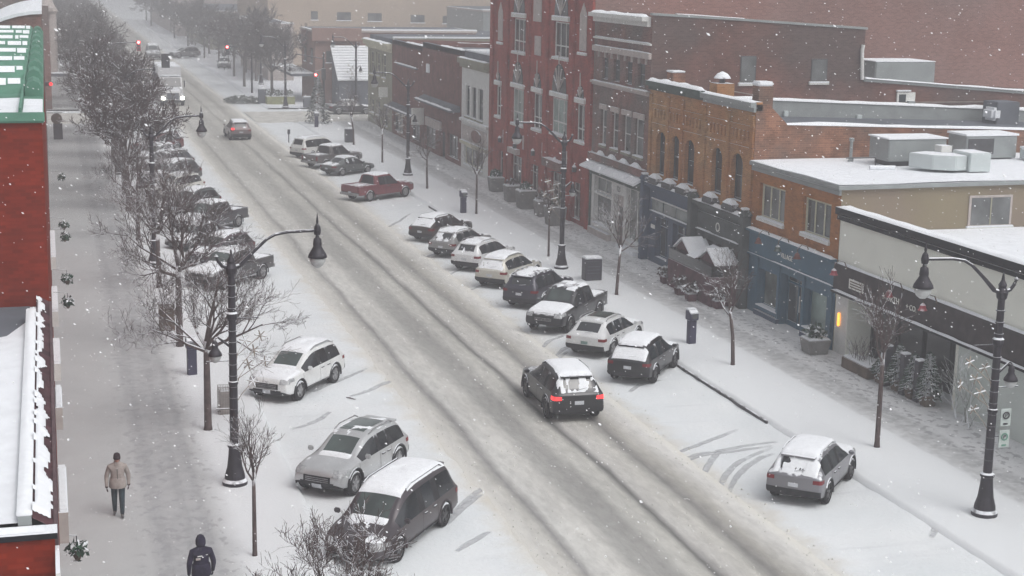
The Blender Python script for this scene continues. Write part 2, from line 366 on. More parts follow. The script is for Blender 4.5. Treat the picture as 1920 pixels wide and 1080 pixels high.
def road_mat():
    m, nt, b = _nodes('slush_road'); L = nt.links
    g = _n(nt, 'ShaderNodeNewGeometry'); sp = _n(nt, 'ShaderNodeSeparateXYZ'); L.new(g.outputs['Position'], sp.inputs[0])
    mp = _n(nt, 'ShaderNodeMapping'); mp.inputs['Scale'].default_value = (1, .12, 1); L.new(g.outputs['Position'], mp.inputs[0])
    n1 = _n(nt, 'ShaderNodeTexNoise'); n1.inputs['Scale'].default_value = 1.1; n1.inputs['Detail'].default_value = 6; L.new(mp.outputs[0], n1.inputs[0])
    wob = _n(nt, 'ShaderNodeMath', operation='MULTIPLY_ADD'); wob.inputs[1].default_value = .55; L.new(n1.outputs[0], wob.inputs[0]); L.new(sp.outputs[0], wob.inputs[2])
    r = _n(nt, 'ShaderNodeMapRange'); r.inputs[1].default_value = 11.6; r.inputs[2].default_value = 19.6; L.new(wob.outputs[0], r.inputs[0])
    cr = _n(nt, 'ShaderNodeValToRGB'); L.new(r.outputs[0], cr.inputs[0])
    def c(x): return (x-11.6+.27)/8
    stops = [(11.55, (.66, .645, .60)), (12.25, (.50, .48, .42)), (12.6, (.26, .25, .23)), (12.85, (.56, .545, .49)), (13.6, (.55, .53, .47)), (14.05, (.34, .33, .295)), (14.75, (.30, .29, .26)),
             (15.15, (.47, .455, .40)), (15.55, (.44, .425, .37)), (15.87, (.13, .125, .115)), (16.12, (.49, .47, .42)), (16.75, (.48, .46, .40)), (17.25, (.21, .20, .18)), (17.65, (.38, .36, .31)), (18.1, (.53, .51, .455)), (18.9, (.68, .665, .62))]
    stops = [(p_, (c_[0]*.98, c_[1]*1.0, c_[2]*1.07)) for p_, c_ in stops]
    e = cr.color_ramp.elements
    e[0].position = c(stops[0][0]); e[0].color = (*stops[0][1], 1); e[1].position = min(1, c(stops[-1][0])); e[1].color = (*stops[-1][1], 1)
    for p, cl in stops[1:-1]: q = e.new(c(p)); q.color = (*cl, 1)
    n2 = _n(nt, 'ShaderNodeTexNoise'); n2.inputs['Scale'].default_value = 5; n2.inputs['Detail'].default_value = 8; n2.inputs['Roughness'].default_value = .65
    mp2 = _n(nt, 'ShaderNodeMapping'); mp2.inputs['Scale'].default_value = (1, .28, 1); L.new(g.outputs['Position'], mp2.inputs[0]); L.new(mp2.outputs[0], n2.inputs[0])
    mr = _n(nt, 'ShaderNodeMapRange'); mr.inputs[1].default_value = .3; mr.inputs[2].default_value = .7; mr.inputs[3].default_value = .82; mr.inputs[4].default_value = 1.14; L.new(n2.outputs[0], mr.inputs[0])
    n4 = _n(nt, 'ShaderNodeTexNoise'); n4.inputs['Scale'].default_value = .12; n4.inputs['Detail'].default_value = 3; L.new(g.outputs['Position'], n4.inputs[0])
    mr4 = _n(nt, 'ShaderNodeMapRange'); mr4.inputs[1].default_value = .3; mr4.inputs[2].default_value = .7; mr4.inputs[3].default_value = .9; mr4.inputs[4].default_value = 1.12; L.new(n4.outputs[0], mr4.inputs[0])
    pr = _n(nt, 'ShaderNodeMath', operation='MULTIPLY'); L.new(mr.outputs[0], pr.inputs[0]); L.new(mr4.outputs[0], pr.inputs[1])
    # wheel marks fade together with distance where the traffic has smeared them
    fd = _n(nt, 'ShaderNodeMapRange'); fd.inputs[1].default_value = 45; fd.inputs[2].default_value = 140; fd.inputs[4].default_value = .6; L.new(sp.outputs[1], fd.inputs[0])
    sm = _n(nt, 'ShaderNodeMix', data_type='RGBA'); sm.inputs[7].default_value = (.40, .39, .355, 1); L.new(fd.outputs[0], sm.inputs[0]); L.new(cr.outputs[0], sm.inputs[6])
    vm = _n(nt, 'ShaderNodeVectorMath', operation='SCALE'); L.new(sm.outputs[2], vm.inputs[0]); L.new(pr.outputs[0], vm.inputs['Scale'])
    # ragged edge back to clean snow
    ed = _n(nt, 'ShaderNodeMath', operation='SUBTRACT'); ed.inputs[1].default_value = 15.5; L.new(wob.outputs[0], ed.inputs[0])
    ea = _n(nt, 'ShaderNodeMath', operation='ABSOLUTE'); L.new(ed.outputs[0], ea.inputs[0])
    er = _n(nt, 'ShaderNodeMapRange'); er.inputs[1].default_value = 2.9; er.inputs[2].default_value = 3.7; er.interpolation_type = 'SMOOTHSTEP'; L.new(ea.outputs[0], er.inputs[0])
    em = _n(nt, 'ShaderNodeMix', data_type='RGBA'); em.inputs[7].default_value = (.66, .645, .60, 1); L.new(er.outputs[0], em.inputs[0]); L.new(vm.outputs[0], em.inputs[6])
    L.new(em.outputs[2], b.inputs['Base Color']); b.inputs['Roughness'].default_value = .75
    bp = _n(nt, 'ShaderNodeBump'); bp.inputs['Strength'].default_value = .8; bp.inputs['Distance'].default_value = .035
    L.new(n2.outputs[0], bp.inputs['Height']); L.new(bp.outputs[0], b.inputs['Normal'])
    return m
def rut(x, c, w_): return math.exp(-((x-c)/w_)**2)
def rz(x, y):
    e = min(1, max(0, (x-11.6)/.5), max(0, (19.0-x)/.5))
    wx = x+.12*fbm(0, y, .05)
    z = .012+.045*(1-.0)-.04*(rut(wx, 12.6, .16)+.8*rut(wx, 14.4, .5)+1.1*rut(wx, 15.87, .15)+.9*rut(wx, 17.3, .25))
    z += .018*fbm(x, y*.4, 2.2)+.010*fbm(x, y, 6)
    if abs(x-16.5) < .35 or abs(x-13.2) < .4: z += .012*max(0, fbm(x, y, 3.2))
    return max(.012, z)*e-.06*(1-e)
sheet('road', rng(11.6, 19.0, .1), rng(22, 90, .22)+rng(90.8, 260, .9)+[300, 380, 500, 700], rz, road_mat())
RM2 = mat('packed_slush', (.52, .51, .48), .85, var=.18, scale=1.2, bump=.02)
def crz(x, y):
    e = min(1, max(0, (y-152.2)/1.0), max(0, (164-y)/1.0)); return -.05+.075*e+.01*fbm(x, y, 1.5)
sheet('cross_road', rng(19.2, 120, .8), rng(152, 164.2, .8), crz, RM2)
sheet('cross_road', rng(-120, 11.4, .8), rng(152, 164.2, .8), crz, RM2)

def pave_mat(name, bands, dark, spots, c0=(.57, .575, .585), c1=(.68, .685, .695), clean=None):
    m, nt, b = _nodes(name); L = nt.links
    g = _n(nt, 'ShaderNodeNewGeometry'); sp = _n(nt, 'ShaderNodeSeparateXYZ'); L.new(g.outputs['Position'], sp.inputs[0])
    n1 = _n(nt, 'ShaderNodeTexNoise'); n1.inputs['Scale'].default_value = .9; n1.inputs['Detail'].default_value = 5; L.new(g.outputs['Position'], n1.inputs[0])
    wob = _n(nt, 'ShaderNodeMath', operation='MULTIPLY_ADD'); wob.inputs[1].default_value = .35; wob.inputs[2].default_value = -.175; L.new(n1.outputs[0], wob.inputs[0])
    wx = _n(nt, 'ShaderNodeMath', operation='ADD'); L.new(sp.outputs[0], wx.inputs[0]); L.new(wob.outputs[0], wx.inputs[1])
    n2 = _n(nt, 'ShaderNodeTexNoise'); n2.inputs['Scale'].default_value = 3.2; n2.inputs['Detail'].default_value = 5; n2.inputs['Roughness'].default_value = .6; L.new(g.outputs['Position'], n2.inputs[0])
    base = _n(nt, 'ShaderNodeMix', data_type='RGBA'); base.inputs[6].default_value = (*c0, 1); base.inputs[7].default_value = (*c1, 1); L.new(n1.outputs[0], base.inputs[0])
    out = base.outputs[2]
    if clean:
        rc = _n(nt, 'ShaderNodeMapRange'); rc.inputs[1].default_value = clean[0]; rc.inputs[2].default_value = clean[1]; rc.interpolation_type = 'SMOOTHSTEP'; L.new(wx.outputs[0], rc.inputs[0])
        mc = _n(nt, 'ShaderNodeMix', data_type='RGBA'); mc.inputs[7].default_value = (.71, .73, .75, 1); L.new(rc.outputs[0], mc.inputs[0]); L.new(out, mc.inputs[6]); out = mc.outputs[2]
    for (c, hw, soft, st) in bands:
        s = _n(nt, 'ShaderNodeMath', operation='SUBTRACT'); s.inputs[1].default_value = c; L.new(wx.outputs[0], s.inputs[0])
        a = _n(nt, 'ShaderNodeMath', operation='ABSOLUTE'); L.new(s.outputs[0], a.inputs[0])
        r = _n(nt, 'ShaderNodeMapRange'); r.inputs[1].default_value = hw+soft; r.inputs[2].default_value = hw; r.inputs[4].default_value = st; L.new(a.outputs[0], r.inputs[0])
        q = _n(nt, 'ShaderNodeMapRange'); q.inputs[1].default_value = .38; q.inputs[2].default_value = .62; q.inputs[3].default_value = 1; q.inputs[4].default_value = .35; L.new(n2.outputs[0], q.inputs[0])
        mu = _n(nt, 'ShaderNodeMath', operation='MULTIPLY'); L.new(r.outputs[0], mu.inputs[0]); L.new(q.outputs[0], mu.inputs[1])
        mx = _n(nt, 'ShaderNodeMix', data_type='RGBA'); mx.inputs[7].default_value = (*dark, 1); L.new(mu.outputs[0], mx.inputs[0]); L.new(out, mx.inputs[6]); out = mx.outputs[2]
    # trodden specks
    c, hw, thr = spots[:3]
    vo = _n(nt, 'ShaderNodeTexNoise'); vo.inputs['Scale'].default_value = 5.5; vo.inputs['Detail'].default_value = 2
    mp = _n(nt, 'ShaderNodeMapping'); mp.inputs['Scale'].default_value = (.8, .55, 1); L.new(g.outputs['Position'], mp.inputs[0]); L.new(mp.outputs[0], vo.inputs[0])
    q = _n(nt, 'ShaderNodeMapRange'); q.inputs[1].default_value = thr; q.inputs[2].default_value = thr+.05; L.new(vo.outputs[0], q.inputs[0])
    s = _n(nt, 'ShaderNodeMath', operation='SUBTRACT'); s.inputs[1].default_value = c; L.new(sp.outputs[0], s.inputs[0])
    a = _n(nt, 'ShaderNodeMath', operation='ABSOLUTE'); L.new(s.outputs[0], a.inputs[0])
    r = _n(nt, 'ShaderNodeMapRange'); r.inputs[1].default_value = hw+.5; r.inputs[2].default_value = hw; r.inputs[4].default_value = spots[3] if len(spots) > 3 else .8; L.new(a.outputs[0], r.inputs[0])
    mu = _n(nt, 'ShaderNodeMath', operation='MULTIPLY'); L.new(r.outputs[0], mu.inputs[0]); L.new(q.outputs[0], mu.inputs[1])
    mx = _n(nt, 'ShaderNodeMix', data_type='RGBA'); mx.inputs[7].default_value = (.30, .30, .32, 1); L.new(mu.outputs[0], mx.inputs[0]); L.new(out, mx.inputs[6]); out = mx.outputs[2]
    L.new(out, b.inputs['Base Color']); b.inputs['Roughness'].default_value = .85
    bp = _n(nt, 'ShaderNodeBump'); bp.inputs['Strength'].default_value = .6; bp.inputs['Distance'].default_value = .03
    L.new(n2.outputs[0], bp.inputs['Height']); L.new(bp.outputs[0], b.inputs['Normal'])
    return m
PL = pave_mat('trodden_pavement_west', [(2.95, .75, .2, .6), (2.45, .09, .08, .5), (3.15, .08, .08, .45), (3.65, .07, .07, .4)], (.31, .315, .33), (3.0, .95, .585, .6), (.42, .43, .435), (.50, .51, .515), (3.7, 4.6))
PR = pave_mat('trodden_pavement_east', [(27.3, .36, .3, .95), (26.6, .12, .15, .6), (28.9, .12, .2, .3)], (.36, .365, .375), (28.4, .85, .565, .75), clean=(27.0, 26.0))
def lip(x, e0, e1):  return min(1, max(0, (x-e0)/.12), max(0, (e1-x)/.12))
def pvz_l(x, y): return .135+.015*fbm(x, y, .9)+.012*fbm(x, y, 3.5)-(.15 if x > 6.58 else 0)
def pvz_r(x, y): return .135+.015*fbm(x, y, .9)+.012*fbm(x, y, 3.5)-(.15 if x < 23.02 else 0)
sheet('pavement', rng(-.3, 6.5, .17)+[6.6], rng(20, 100, .3)+rng(101, 151.2, 1), pvz_l, PL)
sheet('pavement', [23.0]+rng(23.1, 30.2, .17), rng(20, 100, .3)+rng(101, 151.2, 1), pvz_r, PR)
sheet('pavement', rng(-.3, 6.5, .8)+[6.6], rng(166, 420, 3), pvz_l, PL)
sheet('pavement', [22.0]+rng(22.1, 40, .8), rng(166, 420, 3), lambda x, y: .13+.02*fbm(x, y, .5)-(.15 if x < 22.05 else 0), M['snow'])
# exposed stretches of kerb stone between the parking bays and the pavement
def kerb(y0, y1, x):
    b = MB(); y = y0
    while y < y1-.05:
        e = min(y1, y+random.uniform(1.2, 1.9)); b.box(x+.06, x+.13, y+.01, e-.01, -.1, .10); y = e
    o = b.build('kerb', mat('kerb_stone', (.10, .10, .105), .9, var=.3, scale=3, dust=1.0, dustn=.6)); o['kind'] = 'structure'
kerb(46.8, 57.6, 22.86); kerb(86.5, 96.5, 22.86)
# tyre tracks pressed into the snow of the bays
def track_mat():
    m, nt, b = _nodes('tyre_marks'); L = nt.links
    g = _n(nt, 'ShaderNodeNewGeometry'); n = _n(nt, 'ShaderNodeTexNoise'); n.inputs['Scale'].default_value = 2.2; n.inputs['Detail'].default_value = 6
    L.new(g.outputs['Position'], n.inputs[0]); r = _n(nt, 'ShaderNodeMapRange'); r.inputs[1].default_value = .3; r.inputs[2].default_value = .65; r.inputs[3].default_value = .25; r.inputs[4].default_value = 1.0
    L.new(n.outputs[0], r.inputs[0]); at_ = _n(nt, 'ShaderNodeAttribute', attribute_name='fade'); mm_ = _n(nt, 'ShaderNodeMath', operation='MULTIPLY'); L.new(r.outputs[0], mm_.inputs[0]); L.new(at_.outputs['Fac'], mm_.inputs[1]); L.new(mm_.outputs[0], b.inputs['Alpha'])
    b.inputs['Base Color'].default_value = (.50, .51, .53, 1); b.inputs['Roughness'].default_value = .9
    return m
TM = track_mat()
def track(pts, w_=.2, px=True):
    P_ = [ground(*p) if px else Vector((p[0], p[1], 0)) for p in pts]
    # catmull resample
    Q = []
    for i in range(len(P_)-1):
        a, b, c, d = P_[max(0, i-1)], P_[i], P_[i+1], P_[min(len(P_)-1, i+2)]
        for t in np.linspace(0, 1, 9)[:-1]:
            Q.append(.5*((2*b)+(c-a)*t+(2*a-5*b+4*c-d)*t*t+(3*b-a-3*c+d)*t**3))
    Q.append(P_[-1])
    mb = MB(); prev = None; fd = []
    for i, q in enumerate(Q):
        d = (Q[min(i+1, len(Q)-1)]-Q[max(i-1, 0)]).normalized(); n = Vector((-d.y, d.x, 0))
        ww = w_*.5*(.5+.5*math.sin(PI*min(1, max(0, i/len(Q)*1.0)))+.3)
        row = [mb.vert((q+n*ww*s).to_tuple()[:2]+(gz(*(q+n*ww*s)[:2])+.012,)) for s in (-1, -.5, .5, 1)]; fd += [0, (math.sin(PI*i/(len(Q)-1))+1e-6)**.5, (math.sin(PI*i/(len(Q)-1))+1e-6)**.5, 0]
        if prev:
            [mb.face([prev[z_], prev[z_+1], row[z_+1], row[z_]]) for z_ in range(3)]
        prev = row
    o = mb.build('tyre_track', TM); a_ = o.data.attributes.new('fade', 'FLOAT', 'POINT'); a_.data.foreach_set('value', fd); o['kind'] = 'structure'
for t in ([(1245, 848), (1300, 838), (1385, 805)], [(1248, 862), (1320, 850), (1390, 838), (1460, 828)], [(1262, 870), (1310, 856), (1380, 846), (1450, 836)],
          [(1340, 965), (1350, 910), (1385, 868), (1450, 838)], [(1365, 925), (1385, 890), (1420, 862), (1452, 850)], [(1310, 905), (1330, 870), (1350, 845)],
          [(1015, 655), (1030, 640), (1062, 628)], [(1040, 668), (1062, 652), (1085, 645)], [(1020, 690), (1042, 672), (1065, 660)],
          [(545, 805), (590, 790), (620, 772)], [(655, 745), (700, 728), (760, 700)], [(835, 985), (870, 950), (905, 925)], [(855, 1035), (890, 1012), (920, 995)],
          [(520, 620), (545, 605), (580, 590)], [(585, 735), (640, 712), (690, 690)], [(660, 395), (720, 425), (770, 400)], [(1745, 1010), (1760, 985), (1790, 960)],
          [(1180, 735), (1200, 722), (1240, 712)], [(800, 530), (845, 512), (890, 500)], [(850, 548), (890, 540), (930, 528)], [(740, 500), (790, 482), (850, 470)], [(845, 965), (880, 935), (915, 905)]):
    track(t, .21)
# a dropped stick and grit in the snow
for (px, py, L_, a) in ((1838, 1028, .7, 40), (658, 748, .4, 10), (1424, 772, .5, -25)):
    p = ground(px, py); d = Vector((math.cos(R(a-60)), math.sin(R(a-60)), 0))*L_/2
    o = MB().tube([p-d+Vector((0, 0, .03)), p+Vector((0, 0, .05)), p+d+Vector((0, 0, .03))], [.03, .035, .02], 6).build('stick', M['bark'])
    tag(o, {1838: 'short dark stick lying in the snow near the street lamp at far right', 658: 'small dark stick between the white crossover and the silver hatchback', 1424: 'thin dark stick in snow beyond the end of the bare kerb line'}[px], 'stick')

# clods of frozen slush thrown up beside the wheel ruts
cl_ = MB(); rr = random.Random(12)
for k in range(1500):
    y = 24+rr.random()**1.6*75; c_ = rr.choice([12.15, 13.2, 16.5, 18.35, 18.7, 11.8, 19.0, 15.2]); x = c_+rr.gauss(0, .22); s_ = rr.uniform(.015, .05)*(1.3 if rr.random() < .1 else 1)
    z = (rz(x, y) if 11.7 < x < 18.9 else gz(x, y)); p = Vector((x, y, z+s_*.25)); vs = [cl_.vert(p+Vector((math.cos(a)*s_*rr.uniform(.7, 1.3), math.sin(a)*s_*rr.uniform(.7, 1.5), -s_*.5))) for a in (0, 1.25, 2.5, 3.8, 5.0)]
    t_ = cl_.vert(p+Vector((rr.uniform(-.3, .3)*s_, rr.uniform(-.3, .3)*s_, s_*rr.uniform(.5, .9))))
    for i in range(5): cl_.face([vs[i], vs[(i+1) % 5], t_])
tag(cl_.build('slush_clods', mat('slush_clod', (.56, .55, .52), .85, var=.25, scale=9)), 'loose clods of slush scattered along the wheel ruts', 'slush', kind='stuff')
# ------------------------------------------------------------------ buildings
def facade(mb, X, y0, y1, z0, z1, ops, depth=.18, mi_rev=0):
    """street wall in the plane x=X, openings (y0,y1,z0,z1) cut through it with reveals running to x=X+depth"""
    us = sorted({y0, y1, *[o[0] for o in ops], *[o[1] for o in ops]}); zs = sorted({z0, z1, *[o[2] for o in ops], *[o[3] for o in ops]})
    for a, b in zip(us, us[1:]):
        for c, d in zip(zs, zs[1:]):
            m = ((a+b)/2, (c+d)/2)
            if any(o[0] < m[0] < o[1] and o[2] < m[1] < o[3] for o in ops): continue
            mb.quad((X, b, c), (X, a, c), (X, a, d), (X, b, d))
    for o in ops:
        a, b, c, d = o; X2 = X+depth
        mb.quad((X, a, c), (X, b, c), (X2, b, c), (X2, a, c)); mb.quad((X, a, d), (X2, a, d), (X2, b, d), (X, b, d))
        mb.quad((X, a, c), (X2, a, c), (X2, a, d), (X, a, d)); mb.quad((X, b, c), (X, b, d), (X2, b, d), (X2, b, c))
def window(root, X, a, b, c, d, frame='frame_white', pane='glass', depth=.14, vm=1, hm=(.5,), sill=True, fw=.07, sillm='white_trim', name='window', arch=0):
    """frame with bars, a pane sub-part and a snowy sill, set in an opening of the street wall"""
    f = MB(); xf = X+depth-.06; xb = X+depth-.005
    f.box(xf, xb, a+.002, a+fw, c+.002, d-.002); f.box(xf, xb, b-fw, b-.002, c+.002, d-.002)
    f.box(xf, xb, a+fw, b-fw, c+.002, c+fw); f.box(xf, xb, a+fw, b-fw, d-fw, d-.002)
    for k in range(1, vm+1):
        y = a+(b-a)*k/(vm+1); f.box(xf+.012, xb, y-fw*.35, y+fw*.35, c+fw, d-fw)
    for h in hm:
        z = c+(d-c)*h; f.box(xf+.006, xb, a+fw, b-fw, z-fw*.4, z+fw*.4)
    w_ = f.build(name, M[frame], root)
    p = MB(); p.quad((xb-.01, a+.01, c+.01), (xb-.01, b-.01, c+.01), (xb-.01, b-.01, d-.01), (xb-.01, a+.01, d-.01))
    pn = p.build('pane', M[pane], w_); off = root['_o']
    # child meshes are already in root-local coordinates
    if sill:
        s = MB(); s.box(X-.1, X+depth-.06, a-.06, b+.06, c-.13, c+.002); s.build('sill', M[sillm], root).parent = w_
        sn = MB(); sn.box(X-.095, X+depth-.062, a-.05, b+.05, c+.004, c+.055); sn.build('snow', M['snow_cap'], root, bevel=.02).parent = w_
    return w_
def _build_sub(self, name, mats, parent=None, smooth=False, bevel=0): pass
def sub(mb, name, m, root, parent, **k):
    o = mb.build(name, M[m] if isinstance(m, str) else m, root, **k); o.parent = parent; return o
_old_build = MB.build
def _b(self, name, mats, parent=None, smooth=False, bevel=0):
    # a sub-part inherits its thing's origin offset
    p = parent; off = (0, 0, 0)
    q = parent
    while q is not None:
        if '_o' in q: off = tuple(q['_o']); break
        q = q.parent
    me = self.mesh(name, mats, off, smooth)
    if bevel:
        bm = bmesh.new(); bm.from_mesh(me)
        bmesh.ops.bevel(bm, geom=bm.edges[:], offset=bevel, segments=2, affect='EDGES', clamp_overlap=True)
        bm.to_mesh(me); bm.free()
    return link(name, me, p)
MB.build = _b
def snow_strip(root, x0, x1, y0, y1, z, h=.07, name='snow'):
    """lumpy snow lying along a ledge"""
    mb = MB(); n = max(2, int(abs(y1-y0)/.35)); lo, hi = min(y0, y1), max(y0, y1); nx = max(2, int(abs(x1-x0)/.35))+1
    def zz(i, j):
        e = min(1, j/.999 if j < 1 else 1, 1) ; edge = (0 if i in (0, n) else 1)*(0 if j in (0, nx) else 1)
        return z+.004+(h*(.55+.45*noise.noise(Vector((x0*1.3+j*.7, lo+i*.31, z*2.1)))+.15) if edge else 0)
    ids = [[mb.vert((x0+(x1-x0)*j/nx, lo+(hi-lo)*i/n, zz(i, j))) for j in range(nx+1)] for i in range(n+1)]
    for i in range(n):
        for j in range(nx): mb.face([ids[i][j], ids[i][j+1], ids[i+1][j+1], ids[i+1][j]])
    return mb.build(name, M['snow_cap'], root, smooth=True)
def snow_roof(root, x0, x1, y0, y1, zf, name='snow', step=1.2):
    """uneven snow sheet lying on a roof; zf(x,y) is the deck height"""
    mb = MB(); nx = max(1, int((x1-x0)/step)); ny = max(1, int((y1-y0)/step))
    ids = [[mb.vert((x0+(x1-x0)*j/nx, y0+(y1-y0)*i/ny, zf(x0+(x1-x0)*j/nx, y0+(y1-y0)*i/ny)+.06+.05*fbm(j*.7, i*.7+x0, .5))) for j in range(nx+1)] for i in range(ny+1)]
    for i in range(ny):
        for j in range(nx): mb.face([ids[i][j], ids[i][j+1], ids[i+1][j+1], ids[i+1][j]])
    return mb.build(name, M['snow'], root, smooth=True)
def cornice(root, X, y0, y1, z, prof, m, name='cornice', snow=.08):
    """stacked mouldings: prof = [(z0,z1,projection)]"""
    mb = MB()
    for a, b, pr in prof: mb.box(X-pr, X-.003, y0, y1, z+a, z+b)
    o = mb.build(name, M[m], root)
    if snow:
        top = max(prof, key=lambda q: q[1]); snow_strip(o, X-top[2]+.01, X+.02, y0+.02, y1-.02, z+top[1], snow)
    return o
XF = 29.9
def bldg(name, label, cat, y0, y1, group=None): return thing(name, label, cat, (XF, (y0+y1)/2, 0), group, world=True)

# --- W: white stucco store, nearest on the right
r = bldg('white_store', 'low white stucco store with black striped cornice and long black sign band at right edge', 'shop', 26, 55.4)
y0, y1 = 26, 55.38
mb = MB(); ops = [(46.6, 54.35, .12, 2.62)]
facade(mb, XF, y0, y1, 0, 5.52, ops, 1.2)
mb.quad((XF, y1, 0), (XF, y1, 4.7), (60, y1, 4.6), (60, y1, 0)); mb.quad((XF, y0, 0), (60, y0, 0), (60, y0, 4.9), (XF, y0, 5.52))
mb.quad((60, y0, 0), (60, y1, 0), (60, y1, 4.9), (60, y0, 4.9))
mb.build('wall', M['stucco_white'], r)
MB().box(XF, XF+.35, y0, y1, 5.5, 5.98).build('parapet', M['stucco_white'], r)
rf = MB().box(XF+.35, 60, y0, y1, 4.6, 4.86).build('roof', M['roof_grey'], r); snow_roof(rf, XF+.35, 60, y0, y1, lambda x, y: 4.86+.5*math.exp(-(x-XF-.35)/1.2))
c_ = cornice(r, XF, y0, y1, 5.5, [(0, .16, .16), (.22, .5, .26)], 'black', snow=.1)
snow_strip(c_, XF-.155, XF-.02, y0, y1, 5.662, .055)
snow_strip(c_, XF-.2, XF+.38, y0, y1, 6.0, .1)
sg = MB().box(XF-.16, XF-.003, y0, y1, 2.72, 3.76).build('sign_band', M['black_sign'], r)
snow_strip(sg, XF-.15, XF, y0, 55.3, 3.76, .1)
le = MB().box(XF-.3, XF-.003, y0, 55.3, 2.6, 2.69).build('ledge', M['black'], r); snow_strip(le, XF-.3, XF-.17, y0, 55.3, 2.69, .09)
MB().box(XF-.01, XF-.004, 26.1, 46.4, .15, 2.6).build('wall_panel', M['stucco_green'], r)
MB().box(XF-.008, XF-.004, 54.4, 55.3, .15, 2.6).build('pilaster', M['white_trim'], r)
am = MB().box(XF-.12, XF-.02, 54.9, 55.0, 1.25, 1.8).build('wall_lamp', M['amber'], r, bevel=.03)
wi = MB()
for yy in (46.62, 48.5, 50.4, 52.3, 54.2): wi.box(XF+1.05, XF+1.15, yy, yy+.12, .12, 2.62)
wi.box(XF+1.06, XF+1.14, 46.7, 54.3, 2.05, 2.15); wi.box(XF+1.06, XF+1.14, 46.7, 54.3, .12, .5)
sw = wi.build('shop_window', M['black'], r); MB().box(XF+1.12, XF+1.13, 46.6, 54.35, .12, 2.62).build('pane', M['glass_shop'], sw)
pl = MB().box(XF-.2, XF-.165, 52.95, 54.05, 2.98, 3.36).build('plaque', M['letter'], r)
q = MB(); [q.box(XF-.208, XF-.203, 53.05, 53.95, z, z+.05) for z in (3.05, 3.15, 3.25)]; q.build('plaque_lines', M['wood'], pl)
lettering('NORTH', .34, (XF-.18, 50.85, 3.2), sg, M['letter']); lettering('+ CO.', .28, (XF-.18, 49.4, 3.17), sg, M['letter'])
def gooseneck(root, y, z, m='sign_red'):
    t = MB().tube([(XF-.17, y, z-.05), (XF-.3, y, z+.25), (XF-.55, y, z+.33), (XF-.72, y, z+.18), (XF-.74, y, z)], .022, 6).build('gooseneck_lamp', M['wood'], root)
    MB().lathe([(.03, .02), (.10, -.06), (.12, -.16), (.17, -.24)], (XF-.74, y, z), 12).build('lamp_shade', M[m], t)
    return t
for yy in (54.3, 50.05, 47.7): gooseneck(r, yy, 3.72)

# --- T: tan two-storey corner with teal shop
r = bldg('tan_brick_building', 'two storey orange brown brick building with tan side wall, flat snowy roof and teal storefront', 'building', 55.4, 63.6)
y0, y1 = 55.42, 63.6
mb = MB(); W1 = (60.35, 62.85, 4.42, 5.95); W2 = (56.2, 58.65, 4.42, 5.95)
shop = [(60.5, 62.5, .55, 2.2), (56.1, 58.0, .55, 2.2), (58.15, 60.3, .12, 2.4)]
facade(mb, XF, y0, y1, 3.8, 6.75, [W1, W2], .2)
mb.build('front_wall', M['brick_tan'], r)
mb = MB(); facade(mb, XF-.02, y0, y1, 0, 3.8, shop, .5); mb.build('storefront', M['teal'], r)
mb = MB()
mb.quad((XF, y0, 0), (62, y0, 0), (62, y0, 6.95), (XF, y0, 6.75)); mb.quad((XF, y1, 0), (XF, y1, 6.75), (62, y1, 6.95), (62, y1, 0)); mb.quad((62, y0, 0), (62, y1, 0), (62, y1, 6.95), (62, y0, 6.95))
mb.build('wall', M['stucco_tan'], r)
rf = MB().prism([(XF-.22, 6.66), (62, 6.88), (62, 7.05), (XF-.22, 6.83)], 'y', y0-.18, y1).build('roof', M['grey_metal'], r)
snow_roof(rf, XF-.2, 62, y0-.16, y1-.02, lambda x, y: 6.80+(x-XF)*.0069)
MB().box(XF-.1, XF-.003, y0, y1, 6.42, 6.62).build('fascia', M['grey_metal'], r); snow_strip(r, XF-.14, XF-.01, y0+.05, y1-2, 6.62, .05)
for W_, pn in ((W1, 'glass_grey'), (W2, 'glass')):
    window(r, XF, *W_, frame='cream', pane=pn, depth=.2, vm=2, hm=(), fw=.11, sillm='white_trim')
# side window of the tan wall, flush in the south wall
sw = MB(); sw.box(35.65, 37.65, y0-.05, y0-.004, 5.0, 6.28)
s_ = sw.build('side_window', M['stone'], r); MB().box(35.75, 37.55, y0-.062, y0-.053, 5.08, 6.2).build('pane', M['glass_grey'], s_); MB().box(36.62, 36.68, y0-.075, y0-.064, 5.08, 6.2).build('mullion', M['olive'], s_)
sl = MB().box(35.55, 37.75, y0-.14, y0-.005, 4.9, 4.99).build('sill', M['white_trim'], s_); MB().box(35.56, 37.74, y0-.135, y0-.01, 4.993, 5.05).build('snow', M['snow_cap'], s_, bevel=.02)
for o_, pn in ((shop[0], 'glass_shop2'), (shop[1], 'glass_pale')):
    window(r, XF-.02, *o_, frame='teal', pane=pn, depth=.3, vm=0, hm=(), fw=.08, sillm='teal', name='shop_window')
dr = MB(); a, b, c, d = shop[2]
for yy in (a+.03, (a+b)/2-.03, b-.11): dr.box(XF+.3, XF+.38, yy, yy+.08, c, d)
dr.box(XF+.305, XF+.375, a+.1, b-.1, 2.0, 2.1); dr.box(XF+.305, XF+.375, a+.1, b-.1, c, c+.25)
dr = dr.build('door', M['teal'], r); MB().box(XF+.34, XF+.345, a+.03, b-.03, c, d).build('pane', M['glass'], dr)
MB().box(XF+.27, XF+.3, a+.9, a+.95, .9, 1.6).build('handle', M['white_trim'], dr)
sb = MB().box(XF-.1, XF-.023, y0, y1, 2.78, 3.74).build('sign_band', M['teal'], r)
le = MB().box(XF-.3, XF-.023, y0, y1, 3.76, 3.86).build('ledge', M['teal'], r); snow_strip(le, XF-.29, XF, y0, y1, 3.86, .11)
